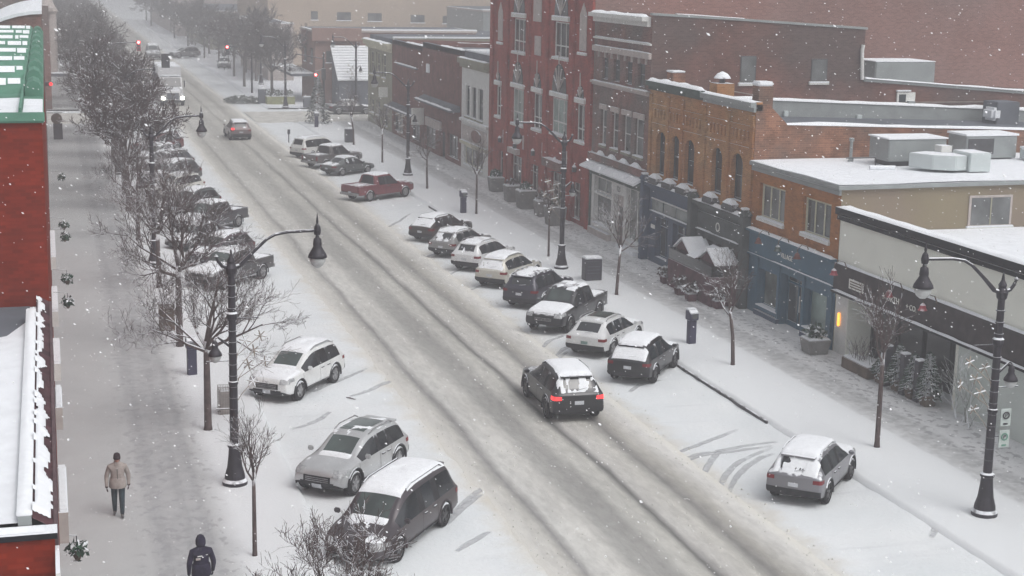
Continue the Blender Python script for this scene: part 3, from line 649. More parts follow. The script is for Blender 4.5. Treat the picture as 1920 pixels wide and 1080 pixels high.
le = MB().box(XF-.18, XF-.103, y0, y1, 2.7, 2.77).build('ledge', M['teal'], r); snow_strip(le, XF-.18, XF-.1, y0, y1-2.5, 2.77, .05)
lettering('VILLAGE', .30, (XF-.12, 59.7, 3.18), sb, M['letter'])
for yy in (57.5, 59.3, 61.2): gooseneck(r, yy, 3.78, 'brick_deep' if yy != 59.3 else 'darkgreen')
for yy in (62.5, 60.35, 58.0, 55.6): MB().box(XF-.09, XF-.023, yy, yy+.2, .1, 2.7).build('pilaster', M['teal'], r)
MB().box(XF-.16, XF-.023, 60.3, 62.6, .1, .34).build('stall_riser', M['navy'], r); MB().box(XF-.16, XF-.023, 55.9, 58.1, .1, .34).build('stall_riser', M['navy'], r)
# planter and shrub before the teal shop
def planter(x, y, label, w_=.9, h=.55, bush=.5, m='planter', dark=False, z0=.14):
    t = thing('planter', label, 'planter', (x, y, z0), 'planters along the east shopfronts')
    MB().tbox(0, 0, 0, h, w_*.8, w_*.8, w_, w_).build('pot', M[m], t, bevel=.02)
    MB().box(-w_*.45, w_*.45, -w_*.45, w_*.45, h+.004, h+.05).build('snow', M['snow_cap'], t, bevel=.02)
    if bush:
        b = MB(); rr = random.Random(int(y*10))
        for k in range(150):
            d = Vector((rr.gauss(0, 1), rr.gauss(0, 1), abs(rr.gauss(0, 1)))).normalized()*bush*rr.uniform(.3, 1)
            p = Vector((0, 0, h+.1)); b.tube([p+d*.4, p+d+Vector((0, 0, .1))], [.012, .005], 3, cap=False)
            if rr.random() < .8:
                q = p+d; s_ = .05+.05*rr.random(); n_ = Vector((rr.uniform(-1, 1), rr.uniform(-1, 1), rr.uniform(-1, 1)))
                u_ = n_.orthogonal().normalized()*s_; v_ = n_.cross(u_).normalized()*s_
                b.quad(q-u_, q-v_, q+u_, q+v_)
        b.build('shrub', M['needles'] if dark else M['bark'], t)
    return t
planter(29.0, 55.2, 'grey square planter with dark shrub by the teal shop and amber lamp', .95, .6, .55, dark=True)

# --- O: ochre Victorian
r = bldg('ochre_brick_building', 'ochre brick two storey Victorian building with five tall arched windows and snow on its cornice', 'building', 63.6, 76.45)
y0, y1 = 63.62, 76.45; Hh = 9.3
ow = [(74.1, 75.35, 4.75, 6.95), (72.2, 73.45, 4.75, 6.95), (70.35, 71.6, 4.75, 6.95), (67.05, 68.25, 4.8, 6.95), (64.75, 66.0, 4.8, 6.95)]
mb = MB(); facade(mb, XF, y0, y1, 4.0, Hh, ow, .28)
for a, b, c, d in ow:  # arch heads
    n = 8; cy = (a+b)/2; rr_ = (b-a)/2
    for sgn in (-1, 1):
        pts = [(cy+sgn*rr_, d), (cy+sgn*rr_, d-rr_*.9)]+[(cy+sgn*rr_*math.cos(PI/2*k/n), d-rr_*.9+rr_*.9*math.sin(PI/2*k/n)) for k in range(1, n+1)]
        mb.prism(pts, 'x', XF+.004, XF+.12)
mb.build('front_wall', M['brick_ochre'], r)
mb = MB()
side = [(XF, 0), (70, 0), (70, 7.2), (31.5, 8.35), (30.5, 9.3), (XF, Hh)]
mb.poly([(x, y0, z) for x, z in side]); mb.poly([(x, y1, z) for x, z in side[::-1]])
mb.quad((70, y0, 0), (70, y1, 0), (70, y1, 7.2), (70, y0, 7.2)); mb.build('wall', M['brick_rust'], r)
# roof, flank parapets
mb = MB(); mb.poly([(31.5, y0, 7.7), (70, y0, 6.6), (70, y1, 6.6), (31.5, y1, 7.7)]); mb.poly([(XF+.3, y0, 9.0), (31.5, y0, 7.7), (31.5, y1, 7.7), (XF+.3, y1, 9.0)])
rf = mb.build('roof', M['roof_grey'], r)
MB().prism([(31.4, 8.0), (70, 6.9), (70, 7.22), (31.4, 8.38)], 'y', y0+.004, y0+.3).build('parapet', M['brick_rust'], r)
def slope_cap(root, xa, za, xb, zb, y, h=.1, wd=.36):
    mb = MB(); n = int((xb-xa)/.8)
    prev = None
    for i in range(n+1):
        x = xa+(xb-xa)*i/n; z = za+(zb-za)*i/n; t = h*(.75+.5*noise.noise(Vector((x*.6, y, 1))))
        ring = [mb.vert(p) for p in ((x, y-.03, z+.004), (x, y-.02, z+t*.8), (x, y+wd/2, z+t), (x, y+wd, z+.004))]
        if prev:
            for k in range(3): mb.face([prev[k], ring[k], ring[k+1], prev[k+1]])
        prev = ring
    return mb.build('snow', M['snow_cap'], root, smooth=True)
slope_cap(r, 31.4, 8.38, 52, 7.77, y0, .16)
nf = MB().prism([(XF+1, 6.9), (70, 6.2), (70, 6.95), (XF+1.3, 8.62)], 'y', y1-.35, y1-.02).build('flashing_wall', M['grey_metal'], r)
slope_cap(nf, XF+1.3, 8.62, 70, 6.97, y1-.38, .2, .42)
# pilasters, string courses, corbels
for yy in (76.2, 73.83, 71.95, 69.2, 66.4, 63.85): MB().box(XF-.08, XF-.003, yy-.16, yy+.16, 4.4, 8.8).build('pilaster', M['brick_ochre'], r)
mb = MB()
mb.box(XF-.06, XF-.004, y0, y1, 7.25, 7.33); mb.box(XF-.06, XF-.004, y0, y1, 8.2, 8.3)
k = y0+.2
while k < y1-.3: mb.box(XF-.07, XF-.004, k, k+.16, 7.6, 8.05); k += .42
mb.build('corbel_table', M['brick_ochre'], r)
c_ = cornice(r, XF, y0, 69.3, 8.95, [(0, .2, .12), (.2, .42, .28)], 'grey_metal', snow=.05); snow_strip(c_, XF-.27, XF+.1, y0, 69.3, 9.38, .12)
c_ = cornice(r, XF, 69.35, y1, 9.0, [(0, .2, .12), (.2, .45, .3)], 'darkgreen', snow=.05); snow_strip(c_, XF-.3, XF+.12, 69.35, y1, 9.46, .22)
MB().box(XF+.003, XF+.3, y0, y1, 9.0, 9.4).build('parapet', M['brick_ochre'], r)
for a, b, c, d in ow:
    window(r, XF, a, b, c, d, frame='frame_dark', pane='glass', depth=.28, vm=0, hm=(.5,), fw=.08, sill=False)
    s_ = MB(); s_.box(XF-.45, XF-.003, a+.05, b-.05, c-.45, c-.3); s_.tbox(XF-.24, (a+b)/2, c-.3, c-.16, .42, b-a-.1, .3, b-a-.3)
    s_ = s_.build('window_bracket', M['frame_dark'], r)
    MB().tbox(XF-.24, (a+b)/2, c-.155, c+.06, .42, b-a-.12, .16, .5).build('snow', M['snow_cap'], s_, bevel=.03)
# storefront cornice + two shops
def shopbase(root, X, a, b, ztop, ops, m): mb = MB(); facade(mb, X, a, b, 0, ztop, ops, .45); return mb.build('storefront', M[m], root)
n1 = [(73.3, 74.9, .5, 2.6), (70.6, 72.6, .5, 2.6)]
shopbase(r, XF-.05, 69.95, y1, 4.0, n1, 'navy'); shopbase(r, XF-.05, y0, 69.9, 4.0, [(66.6, 69.2, .5, 2.5), (64.1, 66.0, .5, 2.5)], 'greygreen')
for o_ in n1: window(r, XF-.05, *o_, frame='navy', pane='glass', depth=.3, vm=1, hm=(.75,), fw=.07, sillm='navy', name='shop_window', sill=False)
for o_ in ((66.6, 69.2, .5, 2.5), (64.1, 66.0, .5, 2.5)): window(r, XF-.05, *o_, frame='greygreen', pane='glass_shop', depth=.3, vm=1, hm=(.75,), fw=.07, name='shop_window', sill=False)
tr = MB(); [tr.box(XF-.1, XF-.054, a, b, 2.88, 3.4) for a, b in ((73.9, 75.4), (72.2, 73.75), (70.5, 72.05))]
tr = tr.build('transom', M['glass_shop2'], r); snow_strip(tr, XF-.24, XF-.1, 70.45, 75.45, 2.84, .08); MB().box(XF-.22, XF-.053, 70.4, 75.5, 2.8, 2.84).build('sill', M['navy'], tr); MB().box(XF-.12, XF-.053, 70.4, 75.5, 3.44, 3.5).build('head', M['white_trim'], tr)
for yy in (76.15, 69.75, 63.72):
    t_ = MB().box(XF-.42, XF-.053, yy-.22, yy+.22, .1, 4.35); t_.tbox(XF-.24, yy, 4.35, 4.6, .5, .6, .3, .3); t_ = t_.build('column', M['greygreen'] if yy < 75 else M['navy'], r, bevel=.02)
    MB().box(XF-.42, XF-.1, yy-.18, yy+.18, 4.61, 4.7).build('snow', M['snow_cap'], t_, bevel=.03)
for a, b, m_ in ((69.98, 75.9, 'navy'), (63.96, 69.5, 'greygreen')):
    c_ = cornice(r, XF-.05, a, b, 3.95, [(0, .15, .12), (.15, .32, .34)], m_, snow=.06); snow_strip(c_, XF-.4, XF-.05, a, b, 4.28, .14)
sb = MB().box(XF-.12, XF-.053, 64.2, 69.4, 2.95, 3.75).build('sign_board', M['greygreen'], r); MB().box(XF-.26, XF-.12, 64.4, 69.3, 2.86, 2.92).build('ledge', M['greygreen'], sb)
snow_strip(sb, XF-.26, XF-.12, 64.4, 66.5, 2.92, .07); snow_strip(sb, XF-.26, XF-.12, 67.3, 69.3, 2.92, .07)
lettering('O', .62, (XF-.14, 66.9, 3.28), sb, M['letter'])
MB().box(XF-.09, XF-.06, 74.98, 75.5, 1.9, 2.1).build('wall_plate', M['letter'], r)
# maroon patio shelter with two snowed gable canopies
t = thing('patio_shelter', 'maroon canvas patio enclosure with two snow covered gable canopies before the grey green shopfront', 'awning', (28.6, 66.6, .13), world=True)
mb = MB(); mb.box(28.3, 29.7, 64.1, 69.3, .13, 1.5); mb.build('canvas_wall', M['maroon'], t, bevel=.03)
MB().box(28.32, 29.68, 64.15, 69.25, 1.503, 1.99).build('screen', M['glass_shop'], t)
for yc in (68.2, 65.2):
    g_ = MB().prism([(yc-.95, 2.0), (yc+.95, 2.0), (yc, 2.55)], 'x', 28.6, 29.75).build('canopy', M['maroon'], t)
    s_ = MB()
    for sg_ in (-1, 1):
        s_.prism([(yc+sg_*1.02, 2.0), (yc+sg_*1.0, 2.08), (yc+sg_*.05, 2.66), (yc, 2.66), (yc, 2.57)], 'x', 28.5, 29.55)
    s_.build('snow', M['snow_cap'], g_)
MB().prism([(29.7, 2.0), (28.35, 2.0), (29.7, 2.45)], 'y', 66.2, 67.2).build('canopy', M['maroon'], t)
for i, (x, y) in enumerate(((28.4, 69.7), (28.05, 67.0), (28.0, 65.6), (28.6, 63.85))):
    planter(x, y, ['low shrub in snow at the north corner of the maroon patio enclosure', 'low snowy shrub midway along the maroon patio enclosure', 'low snowy shrub before the second gable of the patio', 'low dark shrub in the corner between patio and teal shop'][i], .5, .35, .5, 'maroon')

# --- G: mauve brick building with green storefront
r = bldg('mauve_brick_building', 'tall mauve brick building with white cornice bands above a dark green shopfront', 'building', 76.5, 85.4)
y0, y1 = 76.47, 85.4
gw = [(83.0, 83.95, 5.3, 7.3), (81.05, 82.15, 5.3, 7.3), (79.1, 80.35, 5.3, 7.3), (77.2, 78.55, 5.3, 7.3)]
gu = [(83.0, 83.95, 9.0, 10.2), (81.1, 82.1, 9.0, 10.2), (79.2, 80.2, 9.0, 10.2), (77.3, 78.3, 9.0, 10.2)]
mb = MB(); facade(mb, XF, y0, y1, 4.0, 12.6, gw+gu, .2); mb.build('front_wall', M['brick_brown'], r)
mb = MB(); prof = [(XF, 0), (75, 0), (75, 7.0), (42.1, 9.35), (42.1, 12.1), (35, 12.5), (XF, 12.75)]
mb.poly([(x, y0, z) for x, z in prof]); mb.poly([(x, y1, z) for x, z in prof[::-1]]); mb.quad((75, y0, 0), (75, y1, 0), (75, y1, 7), (75, y0, 7)); mb.quad((42.1, y0, 9.35), (42.1, y1, 9.35), (42.1, y1, 12.1), (42.1, y0, 12.1))
mb.build('wall', M['brick_side'], r)
rf = MB(); rf.poly([(XF, y0+.3, 12.3), (42.1, y0+.3, 11.9), (42.1, y1, 11.9), (XF, y1, 12.3)]); rf.poly([(42.1, y0+.3, 9.2), (75, y0+.3, 6.9), (75, y1, 6.9), (42.1, y1, 9.2)])
rf = rf.build('roof', M['snow'], r)
cp = MB().prism([(XF-.05, 12.75), (35, 12.5), (42.2, 12.1), (42.2, 12.22), (35, 12.62), (XF-.05, 12.87)], 'y', y0-.06, y0+.25).build('coping', M['grey_metal'], r)
slope_cap(cp, 31.2, 12.82, 35, 12.62, y0-.02, .05, .25)
cp = MB().prism([(42.15, 9.35), (75, 7.0), (75, 7.14), (42.15, 9.49)], 'y', y0-.08, y0+.3).build('coping', M['grey_metal'], r); slope_cap(cp, 42.2, 9.5, 75, 7.15, y0-.1, .1, .4)
MB().tube([(42.0, y0-.12, 9.45), (41.9, y0-.12, 11.0), (41.95, y0-.12, 11.3)], .1, 8).build('downpipe', M['white_trim'], r)
mb = MB().box(43.5, 47.2, y0+1.2, y0+4, 9.0, 10.3).build('roof_unit', M['grey_metal'], r, bevel=.05); MB().box(43.5, 47.2, y0+1.2, y0+4, 10.31, 10.36).build('snow', M['snow_cap'], mb)
# side windows in the south wall
for (xa, xb, za, zb) in ((39.0, 39.95, 9.35, 10.55), (34.9, 35.8, 9.3, 10.7)):
    s_ = MB().box(xa, xb, y0-.03, y0-.004, za, zb).build('side_window', M['frame_dark'], r); MB().box(xa+.06, xb-.06, y0-.04, y0-.033, za+.06, zb-.06).build('pane', M['glass_grey'], s_)
    MB().box(xa-.1, xb+.1, y0-.12, y0-.004, za-.16, za-.06).build('sill', M['white_trim'], s_); MB().box(xa-.1, xb+.1, y0-.13, y0-.01, za-.055, za+.01).build('snow', M['snow_cap'], s_)
s_ = MB().box(44.2, 45.3, y0-.1, y0-.004, 7.7, 8.75).build('side_window', M['frame_white'], r); MB().box(44.3, 44.72, y0-.115, y0-.104, 7.8, 8.65).build('pane', M['glass'], s_); MB().box(44.8, 45.2, y0-.3, y0-.104, 7.75, 8.3).build('window_unit', M['grey_metal'], s_)
MB().box(44.15, 45.0, y0-.15, y0-.01, 8.8, 8.88).build('snow', M['snow_cap'], s_)
for o_ in gw: window(r, XF, *o_, frame='white_trim', pane='glass_grey', depth=.2, vm=0, hm=(.5,), fw=.06, sillm='olive')
for o_ in gu: window(r, XF, *o_, frame='frame_dark', pane='glass_grey', depth=.2, vm=0, hm=(.5,), fw=.06, sill=False)
for a, b, c, d in gw: MB().box(XF-.09, XF-.003, a-.1, b+.1, d+.02, d+.3).build('lintel', M['stone'], r)
c_ = cornice(r, XF, 76.7, 85.2, 12.15, [(0, .28, .2), (.28, .5, .5)], 'white_trim', snow=.15)
c_ = cornice(r, XF, y0, 85.35, 11.2, [(0, .1, .12)], 'white_trim', snow=.06)
c_ = cornice(r, XF, y0, 85.35, 10.5, [(0, .3, .16)], 'stone', snow=.06)
k = 77.0
while k < 85: MB().box(XF-.1, XF-.003, k, k+.14, 10.2, 10.48).build('corbel', M['stone'], r); k += 1.05
c_ = cornice(r, XF, y0, 85.35, 8.6, [(0, .12, .12), (.12, .24, .24)], 'stone', snow=.06)
MB().box(XF-.26, XF-.003, 76.5, 85.35, 4.35, 4.75).build('ledge', M['brick_brown'], r)
for a, b, c, d in gw:
    MB().tbox(XF-.14, (a+b)/2, 4.753, 5.0, .26, b-a, .1, .4).build('snow', M['snow_cap'], r, bevel=.03)
gs = [(81.75, 84.7, .75, 2.45), (81.75, 84.7, 2.55, 3.45), (76.95, 79.4, .6, 3.5), (79.8, 81.3, .13, 2.9)]
mb = MB(); facade(mb, XF-.03, y0, y1, 0, 4.0, gs, .4); mb.build('storefront', M['white_trim'], r)
MB().box(XF-.1, XF-.033, y0, y1, 3.52, 4.0).build('sign_band', M['darkgreen'], r)
for i_, o_ in enumerate(gs[:3]): window(r, XF-.03, *o_, frame='white_trim', pane='glass_shop2' if i_ else 'glass_grey', depth=.25, vm=0 if i_ == 0 else 1, hm=(), fw=.1, name='shop_window', sill=i_ != 1)
d_ = MB().box(XF+.2, XF+.25, 79.85, 81.25, .13, 2.9).build('door', M['stone'], r); MB().box(XF+.18, XF+.195, 80.1, 81.0, .6, 2.2).build('pane', M['glass_grey'], d_)
lettering('121', .42, (XF-.06, 80.55, 3.2), r, M['black'])
MB().box(XF-.055, XF-.035, 79.95, 81.15, 2.95, 3.5).build('number_board', M['white_trim'], r)
# sloping snow laden canopy
cn = MB().prism([(XF-.03, 4.3), (XF-.03, 4.02), (XF-.75, 3.92)], 'y', y0+.02, y1-.02).build('canopy', M['darkgreen'], r)
s_ = MB()
for k in range(5):
    a = 76.55+k*1.76; s_.prism([(XF-.035, 4.36), (XF-.04, 4.315), (XF-.75, 3.93), (XF-.78, 4.02)], 'y', a+.03, a+1.66)
s_.build('snow', M['snow_cap'], cn)
for yy in (85.25, 76.6): MB().box(XF-.1, XF-.033, yy-.12, yy+.1, .1, 3.5).build('pilaster', M['darkgreen'], r)
MB().box(XF-.5, XF-.035, 76.9, 79.6, .13, .35).build('step', M['snow_cap'], r); MB().box(XF-.3, XF-.035, 81.6, 84.9, .13, .5).build('stall_riser', M['stone'], r)

# --- R: tall red brick block
r = bldg('tall_red_brick_block', 'tall red brick block with fan topped white windows and stone panels', 'building', 85.4, 107.5)
y0, y1 = 85.42, 107.5; Hr = 16.8
mid = [(104.5, 105.9, 4.9, 7.0), (99.1, 101.85, 4.8, 7.15), (95.1, 97.1, 4.9, 7.2), (90.0, 93.2, 5.05, 7.25), (86.75, 88.35, 5.05, 7.25)]
up = [(98.95, 101.9, 9.55, 11.75), (90.0, 93.05, 9.7, 11.85)]
def fan_ops(o): a, b, c, d = o; return (a+.15, b-.15, d+.32, d+.32+(b-a)*.62)
fans = [fan_ops(o) for o in mid+up]
low = [(103.2, 104.8, .4, 2.6), (99.3, 101.7, .13, 2.7), (95.6, 97.2, .4, 2.6), (90.8, 92.8, .13, 2.7), (87.2, 88.6, .4, 2.6)]
mb = MB(); facade(mb, XF, y0, y1, 0, Hr, mid+up+low, .22)
mb.build('front_wall', M['brick_red'], r); mb = MB()
mb.quad((XF, y1, 0), (XF, y1, Hr), (80, y1, Hr), (80, y1, 0)); mb.quad((XF, y0, 0), (80, y0, 0), (80, y0, Hr), (XF, y0, Hr)); mb.quad((80, y0, 0), (80, y1, 0), (80, y1, Hr), (80, y0, Hr))
mb.build('wall', M['brick_back'], r)
MB().box(XF+.2, 79.9, y0+.2, y1-.2, Hr-.2, Hr-.05).build('roof', M['snow'], r)
def fanlight(root, a, b, z, gothic=1.25):
    """dark pointed fan panel with white ribs above a window"""
    cy = (a+b)/2; h = (b-a)/2; n = 8
    arc = [(cy+h*math.cos(PI*k/(2*n)), z+h*gothic*math.sin(PI*k/(2*n))) for k in range(2*n+1)]
    f = MB().prism(arc, 'x', XF-.05, XF-.004).build('fanlight', M['glass'], root)
    rb = MB()
    for ang in (35, 62, 90, 118, 145):
        dy, dz = math.cos(R(ang)), math.sin(R(ang))
        rb.tube([(XF-.07, cy, z+.05), (XF-.07, cy+dy*h*.9, z+.05+dz*h*gothic*.92)], .05, 4)
    rb.tube([(XF-.07, cy, z+h*gothic), (XF-.07, cy, z+h*gothic+.75)], .055, 4)
    rb.build('rib', M['stone'], f)
for i_, o_ in enumerate(mid+up):
    a, b, c, d = o_
    window(r, XF, a, b, c, d, frame='white_trim', pane='glass_pale' if i_ in (1, 3) else 'glass', depth=.2, vm=2 if b-a > 2.2 else 1, hm=(.33,), fw=.09)
    lt = MB().box(XF-.12, XF-.004, a-.12, b+.12, d+.06, d+.3).build('lintel', M['white_trim'], r); MB().box(XF-.11, XF-.004, a-.1, b+.1, d+.303, d+.37).build('snow', M['snow_cap'], lt)
    fanlight(r, a+.25, b-.25, d+.38)
for i_, o_ in enumerate(low): window(r, XF, *o_, frame='stone', pane='glass_shop', depth=.2, vm=1, hm=(.75,), fw=.08, sill=False, name='shop_window')
for (a, b, c, d) in ((104.3, 105.4, 10.1, 12.0), (86.75, 87.95, 10.35, 12.4)):
    MB().prism([(a, c), (b, c), (b, d), ((a+b)/2, d+.7), (a, d)], 'x', XF-.05, XF-.004).build('stone_panel', M['stone'], r)
for (a, b, c, d) in ((95.5, 97.2, 11.7, 13.6), (95.5, 96.8, 9.6, 10.8), (98.0, 98.7, 8.1, 8.9), (94.0, 94.7, 8.1, 9.0), (89.0, 89.6, 8.1, 9.0), (85.7, 86.3, 8.0, 9.0), (102.7, 103.3, 8.2, 9.0),
                     (93.9, 94.8, 3.3, 4.2), (102.9, 103.8, 3.2, 4.1), (89.2, 90, 3.3, 4.2), (98.3, 99.1, 3.3, 4.2)):
    MB().box(XF-.05, XF-.004, a, b, c, d).build('stone_panel', M['stone'], r)
for (a, b, c) in ((104.2, 105.5, 9.95), (86.6, 88.1, 10.2)): l_ = MB().box(XF-.14, XF-.004, a, b, c-.1, c).build('ledge', M['white_trim'], r); MB().box(XF-.13, XF-.01, a, b, c+.003, c+.07).build('snow', M['snow_cap'], l_)
for yy in (106.8, 103.0, 98.1, 94.1, 89.1, 85.75): MB().box(XF-.14, XF-.003, yy-.3, yy+.3, .13, 13.5).build('pilaster', M['brick_red'], r)
for yy in (104.2, 100.5, 96.4, 91.8, 88.0):
    t_ = MB().box(XF-.25, XF-.06, yy-.12, yy+.12, 3.2, 3.5).build('wall_lantern', M['frame_dark'], r); MB().tbox(XF-.15, yy, 3.503, 3.65, .2, .24, .06, .06).build('snow', M['snow_cap'], t_)
MB().box(XF-.55, XF-.004, 89.7, 93.2, 3.0, 3.5).build('sign_board', M['brick_brown'], r)
MB().box(XF-.35, XF-.05, 99.6, 101.6, 2.85, 3.2).build('sign_board', M['stone'], r)
for i, (x, y, s_) in enumerate(((28.9, 101.9, 1.0), (28.7, 97.2, 1.1), (28.7, 94.2, 1.2), (28.8, 91.0, 1.0), (28.5, 87.6, 1.15))):
    planter(x, y, ['tall grey planter box nearest the narrow cream building', 'second tall grey planter from the narrow cream building', 'widest grey planter box before the red brick block',
                   'grey planter with red tinged shrub beneath the board sign of the red block', 'grey planter box beside the green shopfront corner'][i], s_, s_*.95, .5, dark=i % 2 == 0)

# --- N: narrow cream building
r = bldg('narrow_cream_building', 'narrow pale cream building with arched windows squeezed beside the tall red block', 'building', 107.6, 115.3)
y0, y1 = 107.55, 115.3
nw = [(112.95, 114.1, 4.1, 6.4), (111.1, 112.4, 4.1, 6.4), (109.2, 110.6, 4.1, 6.4)]
ns = [(109.0, 114.4, .5, 1.9)]
mb = MB(); facade(mb, XF, y0, y1, 0, 8.3, nw+ns, .2)
mb.quad((XF, y0, 0), (60, y0, 0), (60, y0, 8.3), (XF, y0, 8.3)); mb.quad((XF, y1, 0), (XF, y1, 8.3), (60, y1, 8.3), (60, y1, 0)); mb.build('wall', M['white_trim'], r)
MB().box(XF, 60, y0, y1, 8.0, 8.25).build('roof', M['roof_grey'], r)
c_ = cornice(r, XF, y0, y1, 7.7, [(0, .3, .2), (.3, .7, .4)], 'olive', snow=.1)
mb = MB().box(XF+.1, XF+2.5, y0+.5, y1-.4, 8.4, 8.9).build('roof_hatch', M['roof_grey'], r); MB().box(XF+.1, XF+2.5, y0+.5, y1-.4, 8.903, 9.0).build('snow', M['snow_cap'], mb)
for o_ in nw:
    window(r, XF, *o_, frame='frame_dark', pane='glass', depth=.2, vm=1, hm=(.5,), fw=.1, sillm='olive')
for o_ in ns: window(r, XF, *o_, frame='cream', pane='glass_shop2', depth=.2, vm=2, hm=(), fw=.12, name='shop_window')
c_ = cornice(r, XF, y0, y1, 3.7, [(0, .2, .2)], 'white_trim', snow=.08); c_ = cornice(r, XF, y0, y1, 2.0, [(0, .25, .16)], 'cream', snow=.03)
sb = MB(); sb.lathe([(0.01, XF-.16), (.5, XF-.16), (.5, XF-.01)], (0, 0, 0), 24, 'x'); 
for i_, v in enumerate(sb.v): sb.v[i_] = (v[0], 110.6+v[1]*2.6, 2.9+v[2]*.9)
sb.build('oval_sign', M['brick_brown'], r); MB().box(XF-.05, XF-.005, 108.1, 114.9, 2.35, 3.45).build('sign_board', M['stone'], r)

# --- D: two dark red low buildings
for (nm, lb, a, b, zt, mt, aw) in (('dark_red_brick_building', 'plain dark red brick building with high snow lined awning, beside the narrow cream building', 115.3, 128.2, 8.85, 'brick_deep', (115.6, 127.7, 4.2)),
                              ('dark_red_brick_building', 'plain dark red brick building with low awning, beside the corner with cream cornice', 128.25, 140.4, 8.5, 'brick_deep', (128.9, 140.1, 2.55))):
    r = bldg(nm, lb, 'building', a, b)
    ops = [(a+1, a+4, .5, 2.3), (a+5, a+6.4, .13, 2.2), (b-4.6, b-1, .5, 2.3)]
    mb = MB(); facade(mb, XF, a, b, 0, zt, ops, .2); mb.quad((XF, a, 0), (65, a, 0), (65, a, zt-.6), (XF, a, zt)); mb.quad((XF, b, 0), (XF, b, zt), (65, b, zt-.6), (65, b, 0)); mb.quad((65, a, 0), (65, b, 0), (65, b, zt-.6), (65, a, zt-.6))
    mb.build('wall', M[mt], r)
    rf = MB(); rf.quad((XF+.3, a, zt-.35), (65, a, zt-.9), (65, b, zt-.9), (XF+.3, b, zt-.35)); rf.build('roof', M['roof_grey'], r)
    pp = MB().box(XF, XF+.3, a, b, zt-.4, zt+.02).build('parapet', M['roof_grey'], r)
    snow_strip(pp, XF-.05, XF+.35, a, a+(b-a)*.55, zt+.02, .14)
    pp = MB().prism([(XF+3, zt-.5), (65, zt-1.2), (65, zt-.4), (XF+3, zt+.25)], 'y', a+.02, a+.25).build('parapet', M['roof_grey'], r); slope_cap(pp, XF+3, zt+.25, 65, zt-.4, a, .12, .3)
    for o_ in ops: window(r, XF, *o_, frame='frame_dark', pane='glass_shop', depth=.2, vm=1, hm=(), fw=.08, sill=False, name='shop_window')
    aa, ab, az = aw
    an = MB().prism([(XF-.02, az+.45), (XF-.02, az), (XF-.9, az)], 'y', aa, ab).build('awning', M['roof_grey'], r); snow_strip(an, XF-.92, XF-.62, aa, ab, az+.14, .12)
    if b > 135: 
        l_ = MB().box(XF-.2, XF-.01, 130.2, 137.5, 6.45, 6.55).build('ledge', M['roof_grey'], r); snow_strip(l_, XF-.2, XF, 130.2, 139, 6.55, .14)
    else:
        MB().box(XF-.16, XF-.01, 121.5, 126.7, 2.2, 2.9).build('sign_board', M['stone'], r)
        MB().box(XF-1.1, XF-.05, 127.5, 127.62, 2.1, 3.5).build('blade_sign', M['letter'], r)
        MB().box(XF-.12, XF-.01, 125.7, 126.6, 6.5, 7.2).build('flood_light', M['snow_cap'], r)

# --- C: corner building with cream cornice
r = bldg('corner_building', 'grey olive corner building with heavy cream cornice and tall narrow windows at the cross street', 'building', 140.5, 152)
y0, y1 = 140.42, 151.6
cw = [(148.9, 150.6, 4.8, 7.0), (146.0, 147.7, 4.8, 7.0), (143.2, 144.9, 4.8, 7.0)]; cl = [(148.8, 150.5, 1.1, 2.5), (145.8, 147.6, 1.1, 2.5), (142.4, 144.4, .4, 2.5)]
mb = MB(); facade(mb, XF, y0, y1, 0, 7.9, cw+cl, .2)
mb.quad((XF, y0, 0), (55, y0, 0), (55, y0, 8.6), (XF, y0, 8.6)); mb.quad((XF, y1, 0), (XF, y1, 7.9), (55, y1, 7.9), (55, y1, 0)); mb.quad((55, y0, 0), (55, y1, 0), (55, y1, 7.9), (55, y0, 7.9)); mb.build('wall', M['olive'], r)
MB().box(XF+.2, 55, y0+.02, y1, 8.0, 8.5).build('roof', M['roof_grey'], r); MB().box(XF+.1, 55, y0-.05, y0+.3, 8.61, 8.75).build('snow', M['snow_cap'], r)
c_ = cornice(r, XF, y0, y1+.3, 7.3, [(0, .3, .15), (.3, .65, .45), (.65, .8, .6)], 'cream', snow=.12)
for o_ in cw+cl: window(r, XF, *o_, frame='cream', pane='glass_grey', depth=.2, vm=0, hm=(.5,), fw=.1, sillm='cream')
MB().box(XF-.9, XF-.05, 142.0, 142.12, 3.2, 4.1).build('blade_sign', M['letter'], r)
# ------------------------------------------------------------------ things on the roofs of the east side
def rthing(name, label, cat, loc, group=None): return thing(name, label, cat, loc, group, world=True)
t = rthing('rooftop_unit', 'dark grey boxy air handler behind the pale duct on the tan building roof', 'air handler', (36, 61, 6.95))
MB().box(34.6, 37.4, 60.2, 61.9, 7.1, 8.05).build('casing', M['grey_metal'], t, bevel=.03); MB().box(34.55, 37.45, 60.15, 61.95, 8.06, 8.12).build('snow', M['snow_cap'], t); MB().box(34.8, 37.2, 60.4, 61.7, 6.86, 7.1).build('plinth', M['frame_dark'], t)
t = rthing('roof_duct', 'pale galvanised duct elbow lying on the snowy roof of the tan building', 'duct', (36, 58.6, 6.95))
MB().prism([(35.0, 59.2), (35.5, 58.1), (36.3, 57.6), (36.9, 57.7), (36.9, 58.9), (36.0, 59.6)], 'z', 7.0, 7.62).build('casing', M['galv'], t, bevel=.03)
MB().box(36.903, 37.9, 57.5, 58.9, 6.95, 7.75).build('end_box', M['galv'], t, bevel=.03); MB().box(36.4, 36.9, 58.95, 59.5, 7.63, 7.9).build('cap', M['white_trim'], t)
t = rthing('rooftop_unit', 'grey louvred condenser furthest back at right on the tan building roof', 'air handler', (40, 63, 6.95))
